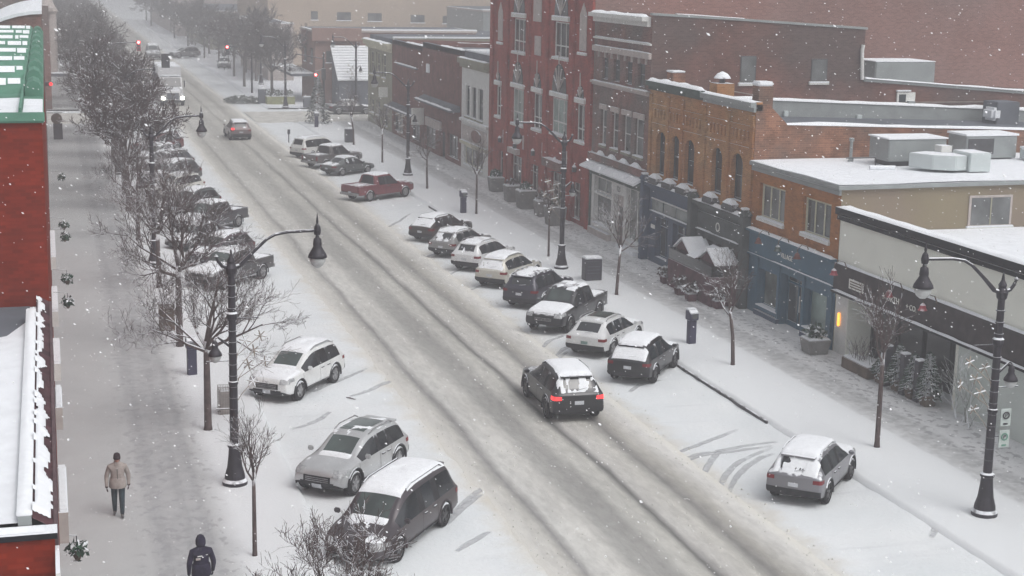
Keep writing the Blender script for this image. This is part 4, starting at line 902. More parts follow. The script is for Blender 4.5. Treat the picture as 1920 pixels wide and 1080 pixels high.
MB().box(39.2, 41.8, 61.5, 63, 7.0, 8.0).build('casing', M['grey_metal'], t, bevel=.03); MB().box(39.3, 40.6, 61.47, 61.497, 7.2, 7.9).build('grille', M['frame_dark'], t); MB().box(39.15, 41.85, 61.45, 63.05, 8.01, 8.1).build('snow', M['snow_cap'], t)
t = rthing('rooftop_unit', 'low white rooftop box at the right picture edge on the tan building roof', 'air handler', (42.5, 62, 6.95))
MB().box(41.9, 43.2, 60.6, 61.4, 6.98, 7.45).build('casing', M['galv'], t, bevel=.03); MB().box(41.9, 43.2, 60.6, 61.4, 7.46, 7.55).build('snow', M['snow_cap'], t)
t = rthing('vent_pipe', 'slim vent pipe standing alone in snow on the tan building roof', 'pipe', (34, 62.4, 6.9))
MB().lathe([(.13, 6.86), (.13, 7.0), (.07, 7.05), (.07, 7.75), (.11, 7.76), (.11, 7.9)], (34, 62.4, 0), 12).build('pipe', M['grey_metal'], t)
t = rthing('roof_bracket', 'small steel pipe frame beside the dark air handler', 'pipe frame', (33.8, 60.2, 6.95))
MB().tube([(32.8, 60.6, 7.25), (34.0, 60.2, 7.3), (34.0, 60.2, 6.86)], .035, 5).build('rail', M['frame_dark'], t); MB().tube([(33.4, 59.6, 6.95), (34.5, 59.4, 6.95)], .1, 6).build('hose', M['snow_cap'], t)
t = rthing('roof_vent', 'mushroom roof vent capped with snow above the ochre facade', 'vent', (31.2, 70.2, 9.2))
MB().box(30.7, 31.6, 69.8, 70.7, 8.0, 9.75).build('shaft', M['brick_ochre'], t); MB().lathe([(.14, 9.76), (.14, 9.95), (.42, 9.98), (.3, 10.12), (.05, 10.2)], (31.15, 70.25, 0), 14).build('cowl', M['frame_dark'], t); MB().lathe([(.38, 10.04), (.25, 10.2), (.04, 10.3)], (31.15, 70.25, 0), 14).build('snow', M['snow_cap'], t)
t = rthing('chimney', 'squat brick chimney with a lump of snow near the tan corner of the ochre facade', 'chimney', (31.2, 65, 9.2))
MB().box(30.6, 31.3, 64.9, 65.6, 8.0, 10.0).build('stack', M['brick_rust'], t); MB().box(30.55, 31.3, 64.85, 65.65, 10.0, 10.2).build('snow', M['snow_cap'], t, bevel=.06)
t = rthing('chimney', 'second low brick chimney at the north end of the ochre building parapet', 'chimney', (31.2, 75.6, 9.2))
MB().box(30.6, 31.3, 75.2, 76.0, 8.0, 9.9).build('stack', M['brick_rust'], t); MB().box(30.55, 31.3, 75.15, 76.05, 9.9, 10.0).build('snow', M['snow_cap'], t, bevel=.04)
t = rthing('exhaust_unit', 'small grey exhaust unit with snow at the right edge above the grey flashing wall', 'vent', (49, 76, 7.5))
MB().box(48.9, 50.3, 74.0, 75.4, 7.0, 8.4).build('casing', M['roof_grey'], t, bevel=.04); MB().box(48.6, 49.2, 73.9, 75, 7.4, 8.1).build('snow', M['snow_cap'], t, bevel=.15)
# slack cable along the side wall
t = rthing('wall_cable', 'thin slack cable strung along the rusty side wall above the grey flashing', 'cable', (38, 76.3, 8.6))
pts = [(33.5+i*1.4, 76.36, 9.05-.28*math.sin(min(1, i/5)*PI/2)*3+.0*i) for i in range(13)]
MB().tube(pts, .03, 4).build('cable', M['wire'], t)
bl = rthing('bollard_light', 'small grey floodlight fixed low on the grey flashing wall', 'light', (38, 76, 8)); MB().box(37.3, 37.55, 75.9, 76.08, 7.55, 7.85).build('housing', M['galv'], bl, bevel=.02)
bl = rthing('bollard_light', 'second grey floodlight fixed on the grey flashing wall, further right', 'light', (41, 76, 8)); MB().box(41.6, 41.9, 75.9, 76.08, 7.35, 7.6).build('housing', M['galv'], bl, bevel=.02)

# ------------------------------------------------------------------ west side buildings (seen along their roofs)
r = thing('near_red_brick_building', 'red brick parapet with snowy lower roof at the bottom left corner', 'building', (-6, 14, 0), world=True)
MB().box(-12, -.17, 6, 22.3, 0, 6.15).build('wall', M['brick_left'], r); MB().box(-12, -.3, 6, 22.2, 6.153, 6.25).build('snow', M['snow'], r)
MB().box(-12, -.16, 22.3, 22.55, 0, 6.9).build('parapet', M['brick_left'], r)
pc = MB().box(-12, -.12, 22.22, 22.6, 6.903, 6.99).build('coping', M['black'], r); snow_strip(pc, -4, -.3, 22.3, 22.6, 6.99, .1)
MB().box(-.16, -.10, 21.4, 22.5, 5.2, 6.7).build('corner_trim', M['white_trim'], r)
r = thing('low_maroon_shop', 'low building with snowy roof, grey membrane patch and corrugated maroon cornice at left edge', 'shop', (-6, 30, 0), world=True)
y0, y1 = 22.62, 38.5
MB().box(-12, -.2, y0, y1, 0, 6.85).build('wall', M['brick_brown'], r)
MB().box(-12, -.62, y0, y1, 6.853, 6.87).build('roof', M['roof_grey'], r)
# snow sheet whose far edge curves away from the wall and leaves membrane bare
mb = MB(); n = 26; cols = []
for i in range(n+1):
    x = -12+(12-.64)*i/n; e = 33.8+1.7*math.exp(-((x+.64)/1.6)**2) if x > -6 else 33.8
    if x > -1.1: e = 36.9 if x > -.95 else 35.4
    cols.append([mb.vert((x, y0+.02+(e-y0)*j/14, 6.875+.16*math.sin(PI*min(1, (14-j)/3)/2)*(1 if j < 14 else 0)+.02*fbm(x, j, .6))) for j in range(15)])
for i in range(n):
    for j in range(14): mb.face([cols[i][j], cols[i+1][j], cols[i+1][j+1], cols[i][j+1]])
mb.build('snow', M['snow'], r, smooth=True)
MB().box(-.66, -.47, y0, 37.0, 6.873, 7.14).build('parapet', M['grey_metal'], r); snow_strip(r, -.68, -.46, y0+.02, 36.9, 7.14, .07)
# corrugated sloping cornice with broken snow
mb = MB(); k = y0; pts = []
while k < y1: pts.append((k, 0)); pts.append((k+.2, .05)); k += .4
prev = None
for (yy, dz) in pts:
    row = [mb.vert((-.46, yy, 7.10+dz)), mb.vert((-.17, yy, 6.93+dz)), mb.vert((-.17, yy, 6.7))]
    if prev: mb.face([prev[0], prev[1], row[1], row[0]]); mb.face([prev[1], prev[2], row[2], row[1]])
    prev = row
mb.build('cornice', mat('maroon_sheet', (.065, .03, .035), .8, var=.4, scale=2.2), r)
# ragged snow sheet left on the sloping cornice
m_ = MB(); nx_, ny_ = 9, int((y1-y0)/.09); vid = {}
def _cz(i, j): return 7.10+(i/nx_*.285)*(-.17/.29)+.07
def _keep(i, j):
    x, y = i/nx_, y0+j*.09
    if j < 2 or j > ny_-3: return False
    e_ = .5*noise.noise(Vector((0, y*1.3, 4)))+.3*noise.noise(Vector((x*2.2, y*3.1, 1)))
    near = max(0, (30.5-y)/8)
    return x < .42+.9*e_+.5*near and x > .02+.25*noise.noise(Vector((7, y*2.2, 4)))
for i in range(nx_):
    for j in range(ny_):
        if not _keep(i, j): continue
        q = []
        for (a, b_) in ((i, j), (i+1, j), (i+1, j+1), (i, j+1)):
            if (a, b_) not in vid:
                inner = all(_keep(a-da, b_-db) for da in (0, 1) for db in (0, 1) if a-da >= 0 and b_-db >= 0)
                vid[a, b_] = m_.vert((-.458+a/nx_*.285, y0+b_*.09+.02*math.sin(a*3+b_), _cz(a, b_)+(.035 if inner else -.01)))
            q.append(vid[a, b_])
        m_.face(q)
m_.build('snow', M['snow_cap'], r, smooth=True)
MB().box(-.168, -.12, y0, y1, 5.6, 6.98).build('fascia', mat('brown_fascia', (.10, .065, .07), .9, var=.2), r)
for (a, b, x1, z0_, z1_) in ((34.6, 36.4, .03, 4.9, 5.4), (28.8, 31.6, .05, 4.4, 5.0)):
    s_ = MB().box(-.12, x1, a, b, z0_, z1_).build('projecting_sign', M['stone'], r); MB().box(-.1, x1-.02, a+.05, b-.05, z1_+.003, z1_+.06).build('snow', M['snow_cap'], s_)
def greenery(x, y, z, label, s=.2, n=90, red=False):
    t = thing('hanging_basket', label, 'hanging basket', (x, y, z), 'evergreen baskets on the west shopfronts')
    MB().lathe([(.04, -.2), (s*.55, -.05), (s*.6, .04)], (0, 0, 0), 10).build('basket', M['wood'], t)
    b = MB(); rr = random.Random(int(y*7))
    for k in range(n):
        d = Vector((rr.gauss(0, 1), rr.gauss(0, 1), rr.gauss(0, .7)+.3)).normalized()*s*rr.uniform(.5, 1.15)
        u_ = Vector((rr.uniform(-1, 1), rr.uniform(-1, 1), rr.uniform(-1, 1))).normalized()*.09; v_ = d.normalized().cross(u_)*.5
        b.quad(d-u_, d-v_, d+u_, d+v_)
    b.build('foliage', M['needles'], t)
    MB().tube([(0, 0, 0), (-.01, 0, s+.12), (-x-.1, 0, s+.16)], .012, 4).build('bracket', M['post'], t)
    return t
for i, (x, y, z) in enumerate(((.35, 52.0, 4.1), (.38, 56.5, 4.0), (.42, 66, 3.9), (.42, 69, 3.9), (.2, 30.5, 3.6), (.25, 27.3, 3.6), (.5, 84, 4.0))):
    greenery(x, y, z, ['snowy evergreen basket on the west facade just beyond the red side wall', 'second evergreen basket beyond the red side wall', 'evergreen basket with snow, nearer of the pair halfway up the west pavement', 'evergreen basket with snow, farther of the pair halfway up the west pavement',
                       'reddish dried basket below the maroon cornice, the farther one', 'reddish dried basket below the maroon cornice, nearest the camera', 'small far evergreen basket high up the west pavement'][i])
r = thing('green_roofed_building', 'red painted brick side wall under a ribbed green metal roof with snow, left edge', 'building', (-6, 60, 0), world=True)
y0, y1 = 38.52, 85
MB().box(-12, -.17, y0, y1, 0, 11.25).build('wall', M['brick_left'], r)
rf = MB().box(-12, -.12, y0-.08, y1, 11.253, 11.42).build('roof', M['green_roof'], r)
MB().box(-12, -.1, y0-.14, y0-.02, 11.3, 11.5).build('gutter', M['green_roof'], r)
k = y0+6.5; mb = MB()
while k < y1-1:
    mb.prism([(k, 11.42), (k+.5, 11.78), (k+.62, 11.42)], 'x', -12, -.66); [MB().prism([(k+.36-q_*.1, 11.70-q_*.07), (k+.5, 11.80), (k+.75, 11.78), (k+.62, 11.43)], 'x', xa_, xb_).build('snow', M['snow_cap'], r) for xa_, xb_, q_ in ((-12, -3.0, .3), (-2.9, -1.6+.25*math.sin(k), random.random()), (-1.5+.25*math.sin(k), -1.05+.1*math.cos(k*2), random.random()), (-1.0+.1*math.cos(k*2), -.72, random.random()))]; k += 5.2
mb.build('roof_rib', M['green_roof'], r)
mb = MB(); mb.box(-.68, -.62, y0, y1, 11.42, 11.6)
mb.build('ridge_strip', M['green_roof'], r)
k = y0+5.5
while k < y1-2:
    m_ = MB(); 
    pts = [(-.6, 11.42), (-.6, 11.62), (-.52, 11.78), (-.38, 11.84), (-.24, 11.78), (-.15, 11.62), (-.15, 11.42)]
    m_.prism(pts, 'y', k, k+1.7); m_.build('dormer', M['green_roof'], r); k += 4.4
snow_roof(r, -12, -.7, y0+.1, y0+4.6, lambda x, y: 11.39, step=.7); snow_roof(r, -.6, -.14, y0+.1, y0+4.2, lambda x, y: 11.39, step=.4)
for k in range(6):
    yy = y0+6.5+k*5.2
    snow_roof(r, -12, -.9, yy+.62, yy+1.3, lambda x, y: 11.40, step=.6)
for i, (a, b) in enumerate(((45, 48), (52, 56), (62, 68))): 
    s_ = MB().box(-.16, .04, a, b, 3.3, 3.8).build('fascia_sign', M['white_trim'], r); MB().box(-.15, .03, a+.05, b-.05, 3.803, 3.87).build('snow', M['snow_cap'], s_)
r = thing('arched_gable_building', 'mauve brick building with a curved snowy parapet behind the green roof', 'building', (-6, 95, 0), world=True)
mb = MB(); pts = [(-12, 0), (-.2, 0), (-.2, 12.35)]+[(-.2-i*.6, 12.35-.035*i*i) for i in range(1, 8)]+[(-12, 10.6)]
mb.prism(pts, 'y', 86, 108); mb.build('wall', M['brick_brown'], r)
mb = MB(); n = 9
for i in range(8):
    xa, za = -.15-i*.6, 12.36-.035*i*i; xb, zb = -.15-(i+1)*.6, 12.36-.035*(i+1)**2
    mb.quad((xa, 85.9, za+.05), (xb, 85.9, zb+.05), (xb, 108, zb+.12), (xa, 108, za+.12)); mb.quad((xa, 85.9, za-.12), (xb, 85.9, zb-.12), (xb, 85.9, zb+.05), (xa, 85.9, za+.05))
mb.build('snow', M['snow'], r)
r = thing('flat_grey_building', 'flat roofed grey building with snow lined parapets at the upper left corner', 'building', (-6, 128, 0), world=True)
MB().box(-12, -.2, 108.1, 148, 0, 12.9).build('wall', M['brick_brown'], r); MB().box(-12, -.1, 108, 109.2, 12.9, 13.3).build('parapet', M['grey_metal'], r); MB().box(-12, -.1, 107.95, 109.25, 13.303, 13.42).build('snow', M['snow'], r)
MB().box(-12, -.25, 120, 121, 13.0, 13.6).build('parapet', M['grey_metal'], r); MB().box(-12, -.25, 109.4, 148, 12.903, 13.05).build('snow', M['snow'], r)
r = thing('turreted_building', 'hazy grey building with projecting ornate bay beyond the cross street, far left', 'building', (-5, 175, 0), world=True)
MB().box(-12, .35, 166.5, 205, 0, 10.5).build('wall', M['brick_brown'], r)
mb = MB(); mb.lathe([(.7, 3.5), (.9, 4), (.9, 9.6), (1.1, 9.9), (.7, 10.6), (.1, 12.2)], (.2, 168, 0), 10); mb.build('bay', M['stone'], r)
mb = MB()
for yy in range(170, 204, 4):
    mb.box(.36, .42, yy, yy+1.4, 4.6, 6.6); mb.box(.36, .42, yy, yy+1.4, 7.6, 9.2)
mb.build('window', M['glass'], r)
MB().box(.36, .8, 166.6, 205, 9.9, 10.3).build('cornice', M['stone'], r)
for i, (y, x1, zz, ln) in enumerate(((166.8, 2.4, 3.7, 1.6), (198, 1.8, 3.7, 1.6))):
    s_ = thing('marquee', ['flat snowy marquee jutting over the pavement just past the cross street', 'second flat snowy marquee farther up the west pavement'][i], 'marquee', (0, y, 0), world=True)
    MB().box(.36, x1, y, y+ln, zz-.3, zz).build('canopy', M['roof_grey'], s_); MB().box(.38, x1-.04, y+.04, y+ln-.04, zz+.003, zz+.12).build('snow', M['snow_cap'], s_)
s_ = thing('round_sign', 'dark round projecting sign seen edge on over the west pavement', 'sign', (0.4, 128, 3), world=True)
MB().lathe([(.01, 127.9), (.42, 127.9), (.42, 128.02), (.01, 128.02)], (.55, 0, 1.95+.9), 18, 'y').build('disc', M['wood'], s_); MB().tube([(-.15, 128, 3.3), (1.0, 128, 3.3)], .03, 5).build('bracket', M['post'], s_)
s_ = thing('sandwich_board', 'dark narrow sign board standing beside the west facades near the cross street', 'sign', (.7, 140, .13), world=True)
MB().box(.3, 1.05, 138, 138.1, .14, 1.5).build('panel', M['cabinet'], s_)
s_ = thing('wall_beacon', 'small red light on the edge of the west facade above the red wall', 'light', (.25, 120, 5), world=True)
MB().box(-.19, .3, 125, 125.15, 5.6, 5.9).build('housing', M['post'], s_); MB().lathe([(.01, 124.96), (.13, 124.96), (.13, 124.99)], (.22, 0, 5.75), 10, 'y').build('lens', M['lamp_red_on'], s_)

# ------------------------------------------------------------------ far side of the cross street
def simple_block(name, label, x0, x1, y0, y1, z, m, wins=(), front=None, wm='glass_grey', snow=True):
    r = thing(name, label, 'building', ((x0+x1)/2, (y0+y1)/2, 0), world=True)
    MB().box(x0, x1, y0, y1, 0, z).build('wall', M[m], r)
    if snow:
        MB().box(x0-.15, x1+.15, y0-.15, y1, z+.003, z+.22).build('parapet', M['stone'], r); MB().box(x0-.1, x1+.1, y0-.12, y0+.5, z+.223, z+.36).build('snow', M['snow_cap'], r); MB().box(x0+.3, x1-.3, y0+.6, y1, z+.224, z+.25).build('roof', M['roof_grey'], r)
    for (a, b, c, d) in wins:
        f = MB().box(a, b, y0-.06, y0-.004, c, d).build('window', M[wm], r); MB().box(a-.1, b+.1, y0-.16, y0-.064, c-.14, c-.01).build('sill', M['snow_cap'], f)
    if front:
        nx, zs = front
        k = y0+1.5
        while k < y1-2:
            for (c, d) in zs:
                f = MB().box(x0-.06, x0-.004, k, k+1.3, c, d).build('window', M[wm], r); MB().box(x0-.16, x0-.064, k-.1, k+1.4, c-.14, c-.01).build('sill', M['snow_cap'], f)
            k += nx
    return r
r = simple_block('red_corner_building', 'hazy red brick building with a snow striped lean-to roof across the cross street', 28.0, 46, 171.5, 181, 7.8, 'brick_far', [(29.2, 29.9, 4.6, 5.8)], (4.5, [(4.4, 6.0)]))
MB().box(27.6, 33, 171, 171.4, 6.9, 8.3).build('parapet', M['brick_far'], r)
lt = MB().prism([(166.9, 0.1), (171.4, 0.1), (171.4, 6.3), (166.9, 2.9)], 'x', 29.8, 44).build('lean_to', M['roof_grey'], r)
mb = MB(); n = 13
for i in range(n):
    a = i/n; b = (i+.62)/n
    y_a, y_b = 166.7+4.6*a, 166.7+4.6*b; za, zb = 2.95+3.4*a, 2.95+3.4*b
    mb.prism([(y_a, za-.02), (y_b, zb-.02), (y_b, zb+.16), (y_a, za+.16)], 'x', 29.6, 44)
mb.build('snow', M['snow_cap'], lt)
mb = MB(); mb.box(25.6, 28.9, 172, 172.2, 3.1, 3.3); mb.box(25.5, 27.98, 172.2, 190, 3.0, 3.25); mb.build('awning', M['roof_grey'], r); MB().box(25.5, 27.95, 172.3, 190, 3.26, 3.4).build('snow', M['snow_cap'], r)
simple_block('long_beige_building', 'huge beige building with a row of small square windows fading into haze behind the corner', 31, 66, 232, 270, 13.5, 'beige',
             [(37.3, 38.3, 7.1, 8.3), (41.1, 43.2, 7.05, 8.2), (45.7, 47.8, 6.95, 8.1), (52.2, 54.3, 6.8, 7.9), (57.1, 59.2, 6.7, 7.8)], snow=False)
simple_block('blue_grey_block', 'blue grey flat block rising behind the narrow cream building, half hidden by the red block', 56, 85, 205, 225, 9.2, 'grey_metal')
simple_block('low_roofed_store', 'long low grey store with dark roof box behind the dark red buildings', 44, 80, 172, 195, 6.9, 'stone', [(50, 54, 3, 4)])
simple_block('hazy_storefront_row', 'hazy grey store with snowy parapet up the east side of the street', 27.5, 30.8, 206, 236, 7.2, 'stone', (), (5, [(4, 5.6)]))
simple_block('hazy_storefront_row', 'second hazy grey store farther up the east side, lower than its neighbour', 27.5, 45, 280, 330, 6.5, 'olive', (), (5, [(3.8, 5.2)]))
simple_block('hazy_storefront_row', 'faint pale building where the east side of the street vanishes in snow', 26, 45, 332, 420, 8, 'stone', (), (8, [(4, 6)]))
simple_block('hazy_west_block', 'faint grey block up the west side of the street behind the bare trees', -14, -.5, 206, 300, 9, 'stone')
simple_block('hazy_west_block', 'barely visible tall block closing the west side in the far haze', -14, -1, 302, 480, 10, 'olive')

# ------------------------------------------------------------------ trees
MINR = .0045
def branch(mb, p, d, L_, r0, lvl, rr, spread, up, nseg=3, twig=3, kink=.16):
    pts = [p]; q = p.copy(); dd = d.copy(); rad = [r0]
    for k in range(nseg):
        dd = (dd+Vector((rr.gauss(0, kink), rr.gauss(0, kink), rr.gauss(0, kink)+up*.12))).normalized()
        q = q+dd*L_/nseg; pts.append(q.copy()); rad.append(r0*(1-.7*(k+1)/nseg) if lvl > 0 else r0*(1-.6*(k+1)/nseg))
    rad = [max(MINR, q_) for q_ in rad]
    mb.tube(pts, rad, 5 if lvl > 1 else (4 if lvl > 0 else 3), cap=False)
    if lvl <= 0: return
    nb = [0, 3, 4, 5, 5][min(lvl, 4)]+(1 if rr.random() < .5 else 0)
    for i in range(nb):
        t = .28+.72*(i+rr.random()*.7)/nb; t = min(t, .999); k = int(t*nseg); f = t*nseg-k
        s = pts[k].lerp(pts[min(k+1, nseg)], f); ax = (pts[min(k+1, nseg)]-pts[k]).normalized()
        o = ax.orthogonal().normalized(); o.rotate(Matrix.Rotation(rr.uniform(0, 2*PI), 3, ax))
        nd = (ax*math.cos(spread)+o*math.sin(spread)).normalized()
        branch(mb, s, nd, L_*rr.uniform(.42, .68), r0*(1-.62*t)*.62, lvl-1, rr, spread*rr.uniform(.85, 1.15), up, nseg, twig, kink)
def make_tree(seed, trunk_h, trunk_r, crown_L, n_main, tilt, up, lvl=4, m='bark', spread=.62, minr=.006, bend=.0):
    rr = random.Random(seed); top = Vector((bend, bend*.4, trunk_h))
    t = MB(); t.tube([(0, 0, -.05), (0, 0, .15), (bend*.3, 0, trunk_h*.5), top], [trunk_r*1.25, trunk_r, trunk_r*.88, trunk_r*.72], 8)
    c = MB()
    for i in range(n_main):
        a = 2*PI*i/n_main+rr.uniform(-.3, .3); tl = tilt*rr.uniform(.6, 1.15)
        d = Vector((math.cos(a)*math.sin(tl), math.sin(a)*math.sin(tl), math.cos(tl)))
        branch(c, top-Vector((0, 0, rr.uniform(0, trunk_h*.14))), d, crown_L*rr.uniform(.85, 1.1), trunk_r*.5, lvl, rr, spread, up)
    branch(c, top, Vector((rr.gauss(0, .1), rr.gauss(0, .1), 1)).normalized(), crown_L*1.05, trunk_r*.6, lvl, rr, spread*.9, up)
    return t.mesh('trunk', M[m], smooth=True), c.mesh('crown', M[m])
TREES = {
 'wide': make_tree(11, 2.7, .12, 1.85, 7, 1.15, .6, 4),
 'wide2': make_tree(23, 2.6, .115, 1.9, 6, 1.15, .75, 4, spread=.6),
 'tall': make_tree(31, 2.7, .12, 2.05, 6, .75, .6, 4, spread=.58),
 'bushy': make_tree(47, 2.2, .07, 1.6, 5, 1.05, .7, 4, spread=.6),
 'slim': make_tree(61, 2.4, .065, 1.15, 4, .6, .8, 3, spread=.55),
 'slim2': make_tree(67, 2.1, .07, 1.35, 4, .75, .7, 3, spread=.6, bend=.18),
}
MINR = .017
TREES.update({
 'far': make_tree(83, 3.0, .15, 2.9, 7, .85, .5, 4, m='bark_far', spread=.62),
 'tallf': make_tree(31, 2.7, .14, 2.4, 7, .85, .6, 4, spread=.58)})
MINR = .0045
def put_tree(kind, x, y, label, group, rz=None, s=1.0, z=.12, leafm=None):
    t = thing('bare_tree', label, 'tree', (x, y, z), group); tm, cm = TREES[kind]
    link('trunk', tm, t); link('crown', cm, t)
    t.rotation_euler.z = random.uniform(0, 6.28) if rz is None else rz; t.scale = (s, s, s*random.uniform(.95, 1.05)); return t
GL = 'bare street trees along the west pavement'
for i, (k, x, y, s, rz, lb) in enumerate((
    ('bushy', 5.1, 27.9, 1.05, 2.0, 'bare tree whose twiggy crown fills the bottom edge below the dark minivan'),
    ('slim', 4.62, 38.4, .95, .4, 'young thin bare tree nearest the camera, left of the silver hatchback'),
    ('wide', 4.56, 49.9, 1.06, 1.2, 'spreading bare tree left of the near lamp post'),
    ('wide2', 4.6, 61.6, 1.22, 3.4, 'wide bare tree with long branch over the west pavement, beside the brown cabinet'),
    ('tall', 4.6, 73.4, 1.0, 5.1, 'bare tree just short of the second west lamp post'),
    ('wide2', 4.4, 86.6, 1.05, .9, 'bare tree in front of the dark pickup with open bed'),
    ('tallf', 4.4, 97.1, 1.15, 2.2, 'bare tree between the second and third west lamp posts'),
    ('tallf', 4.5, 104.5, 1.15, 4.2, 'bare tree beside the white car in the west row'),
    ('tallf', 4.5, 115, 1.2, 1.8, 'dense bare tree crown just behind the second west lamp arm'),
    ('far', 4.6, 124, 1.0, 0, 'tall bare tree right of the west pavement beyond the white car'),
    ('tallf', 4.5, 134, 1.25, 3, 'large bare tree short of the signal mast'),
    ('far', 4.5, 143, 1.0, 5, 'large bare tree at the corner before the cross street'))):
    put_tree(k, x, y, lb, GL, rz, s)
GF = 'hazy bare trees up the west side beyond the cross street'
for i, y in enumerate((169, 178, 188, 200, 213, 228, 244, 262, 285, 310, 340, 375)):
    put_tree('far', 4.5+random.uniform(-1.2, 2.2), y, 'hazy bare tree up the west side beyond the cross street', GF, s=random.uniform(.95, 1.2))
GR = 'young bare trees along the east pavement'
for i, (k, x, y, s, rz, lb) in enumerate((
    ('slim', 25.1, 43.2, 1.35, .3, 'young bare tree before the black sign band store, nearest on the east side'),
    ('slim2', 24.95, 54.1, 1.1, 2.1, 'young bare tree in front of the teal shop'),
    ('slim2', 25.1, 67.6, 1.15, 0.2, 'crooked young bare tree right of the dark square cabinet'),
    ('slim', 25.0, 77.8, .95, 1, 'thin bare tree right beside the second east lamp post'),
    ('slim', 25.0, 92.5, 1.1, 3, 'thin bare tree by the navy pay station and brown wagon'),
    ('slim2', 24.6, 104.0, 1.1, 4, 'thin bare tree just behind the red pickup'),
    ('slim', 24.5, 118.6, 1.15, 5, 'thin bare tree behind the grey sedan'),
    ('slim2', 24.6, 131, 1.2, 2, 'bare tree at the corner with the cream cornice'))):
    put_tree(k, x, y, lb, GR, rz, s)
GFE = 'hazy bare trees up the east side beyond the cross street'
for i, (x, y) in enumerate(((23.9, 176), (25.5, 188), (23.2, 196), (25.8, 205), (24, 214), (26.5, 222), (24, 233), (26, 243), (24, 255), (26, 268), (24, 285), (26, 300), (24.5, 322), (26, 350), (24, 385), (25, 420))):
    put_tree('far', x, y, 'hazy bare tree up the east side beyond the cross street', GFE, s=random.uniform(1.0, 1.25))
# branchy shrub bed and potted trees before the white store
def evergreen(x, y, h, w_, label, name='small_evergreen', pot=True, seed=1, m='needles', group=None, z=.14, lights=False):
    t = thing(name, label, 'evergreen', (x, y, z), group); rr = random.Random(seed); b = MB(); zb = .3 if pot else .25
    if pot: MB().tbox(0, 0, 0, .42, .38, .38, .5, .5).build('pot', M['wood'], t, bevel=.02)
    MB().tube([(0, 0, .1), (0, 0, h*.95)], [.05, .01], 6).build('trunk', M['bark'], t)
    n = int(260*h)
    for k in range(n):
        f = rr.random()**.75; zz = zb+f*(h-zb); rad = w_*(1-f)**.85*rr.uniform(.35, 1.08)+.03; a = rr.uniform(0, 2*PI)
        p = Vector((math.cos(a)*rad, math.sin(a)*rad, zz-rad*.18)); o = Vector((math.cos(a), math.sin(a), -.25)).normalized()
        s_ = rr.uniform(.08, .17)*(.6+w_*.45); side = Vector((-math.sin(a), math.cos(a), rr.uniform(-.3, .3)))*s_*.45
        b.quad(p-o*s_, p-side, p+o*s_, p+side); b.quad(p-o*s_*.6+Vector((0, 0, .04)), p+Vector((0, 0, .09)), p+o*s_*.8, p-Vector((0, 0, .05)))
    b.build('foliage', M[m], t); return t
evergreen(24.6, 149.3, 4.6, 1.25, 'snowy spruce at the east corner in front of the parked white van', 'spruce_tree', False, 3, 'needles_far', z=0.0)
GP = 'potted evergreens in front of the white store'
for i, (x, y, h) in enumerate(((29.35, 49.3, 1.7), (29.3, 48.2, 1.6), (29.3, 47.2, 1.9), (29.3, 50.4, 1.1))):
    evergreen(x, y, h, .5, ['potted evergreen left of the dark post before the store window', 'potted evergreen with pale ribbon between two dark posts', 'potted evergreen with snow beside the pale green wall panel', 'smallest potted evergreen right of the low bench planter'][i], seed=20+i, group=GP)
t = thing('bench_planter', 'low dark wooden trough with twiggy branches and snow before the white store', 'planter', (29.3, 51.9, .14))
MB().box(-.35, .35, -1.0, 1.0, 0, .45).build('trough', M['wood'], t, bevel=.02); MB().box(-.3, .3, -.95, .95, .453, .5).build('snow', M['snow_cap'], t, bevel=.02)
b = MB(); rr = random.Random(9)
for k in range(26): branch(b, Vector((rr.uniform(-.2, .2), rr.uniform(-.9, .9), .45)), Vector((rr.gauss(0, .4), rr.gauss(0, .4), 1)).normalized(), .7, .012, 1, rr, .5, .2)
b.build('twigs', M['bark'], t)
for i, y in enumerate((48.75, 47.75, 50.0)):
    t = thing('patio_post', ['dark slatted post between two potted evergreens', 'dark slatted post nearest the pale green wall panel', 'dark slatted post beside the smallest potted evergreen'][i], 'post', (29.25, y, .14), 'dark posts before the white store')
    MB().box(-.14, .14, -.14, .14, 0, 1.5).build('shaft', M['cabinet'], t, bevel=.01); MB().box(-.15, .15, -.15, .15, 1.503, 1.56).build('cap', M['snow_cap'], t, bevel=.02)
# climbing bare vine on the pale panel
t = thing('climbing_shrub', 'snow dusted leafless shrub against the pale green wall panel', 'shrub', (29.3, 45.0, .14)); b = MB(); rr = random.Random(4)
for k in range(9): branch(b, Vector((rr.uniform(-.1, .2), rr.uniform(-.7, .7), 0)), Vector((.1, rr.gauss(0, .35), 1)).normalized(), rr.uniform(.9, 1.8), .018, 2, rr, .55, .3)
b.build('stems', mat('pale_twigs', (.24, .25, .23), .9, var=.2, dust=.1, dustn=.6), t)
# ------------------------------------------------------------------ street lamps
def bell(mb_shell, mb_globe, x, y, z, s=1.0):
    """bell shaped luminaire hanging from (x,y,z)"""
    mb_shell.lathe([(.0, 0), (.05*s, -.02*s), (.06*s, -.1*s), (.11*s, -.14*s), (.13*s, -.3*s), (.12*s, -.36*s), (.2*s, -.5*s), (.26*s, -.6*s), (.28*s, -.68*s), (.24*s, -.69*s)], (x, y, z), 16)
    mb_globe.lathe([(.235*s, -.69*s), (.23*s, -.78*s), (.17*s, -.9*s), (.08*s, -.97*s), (.0, -.98*s)], (x, y, z), 16)
def star(mb, c, r_, rr):
    ax = Vector((rr.uniform(-1, 1), -1.4, rr.uniform(-.4, .8))).normalized(); u = ax.orthogonal().normalized(); v = ax.cross(u)
    for k in range(6):
        d = u*math.cos(k*PI/3)+v*math.sin(k*PI/3); mb.tube([c, c+d*r_], .022, 4)
        d2 = u*math.cos((k+.5)*PI/3)+v*math.sin((k+.5)*PI/3); mb.tube([c+d*r_*.5, c+d2*r_*.28], .012, 3)
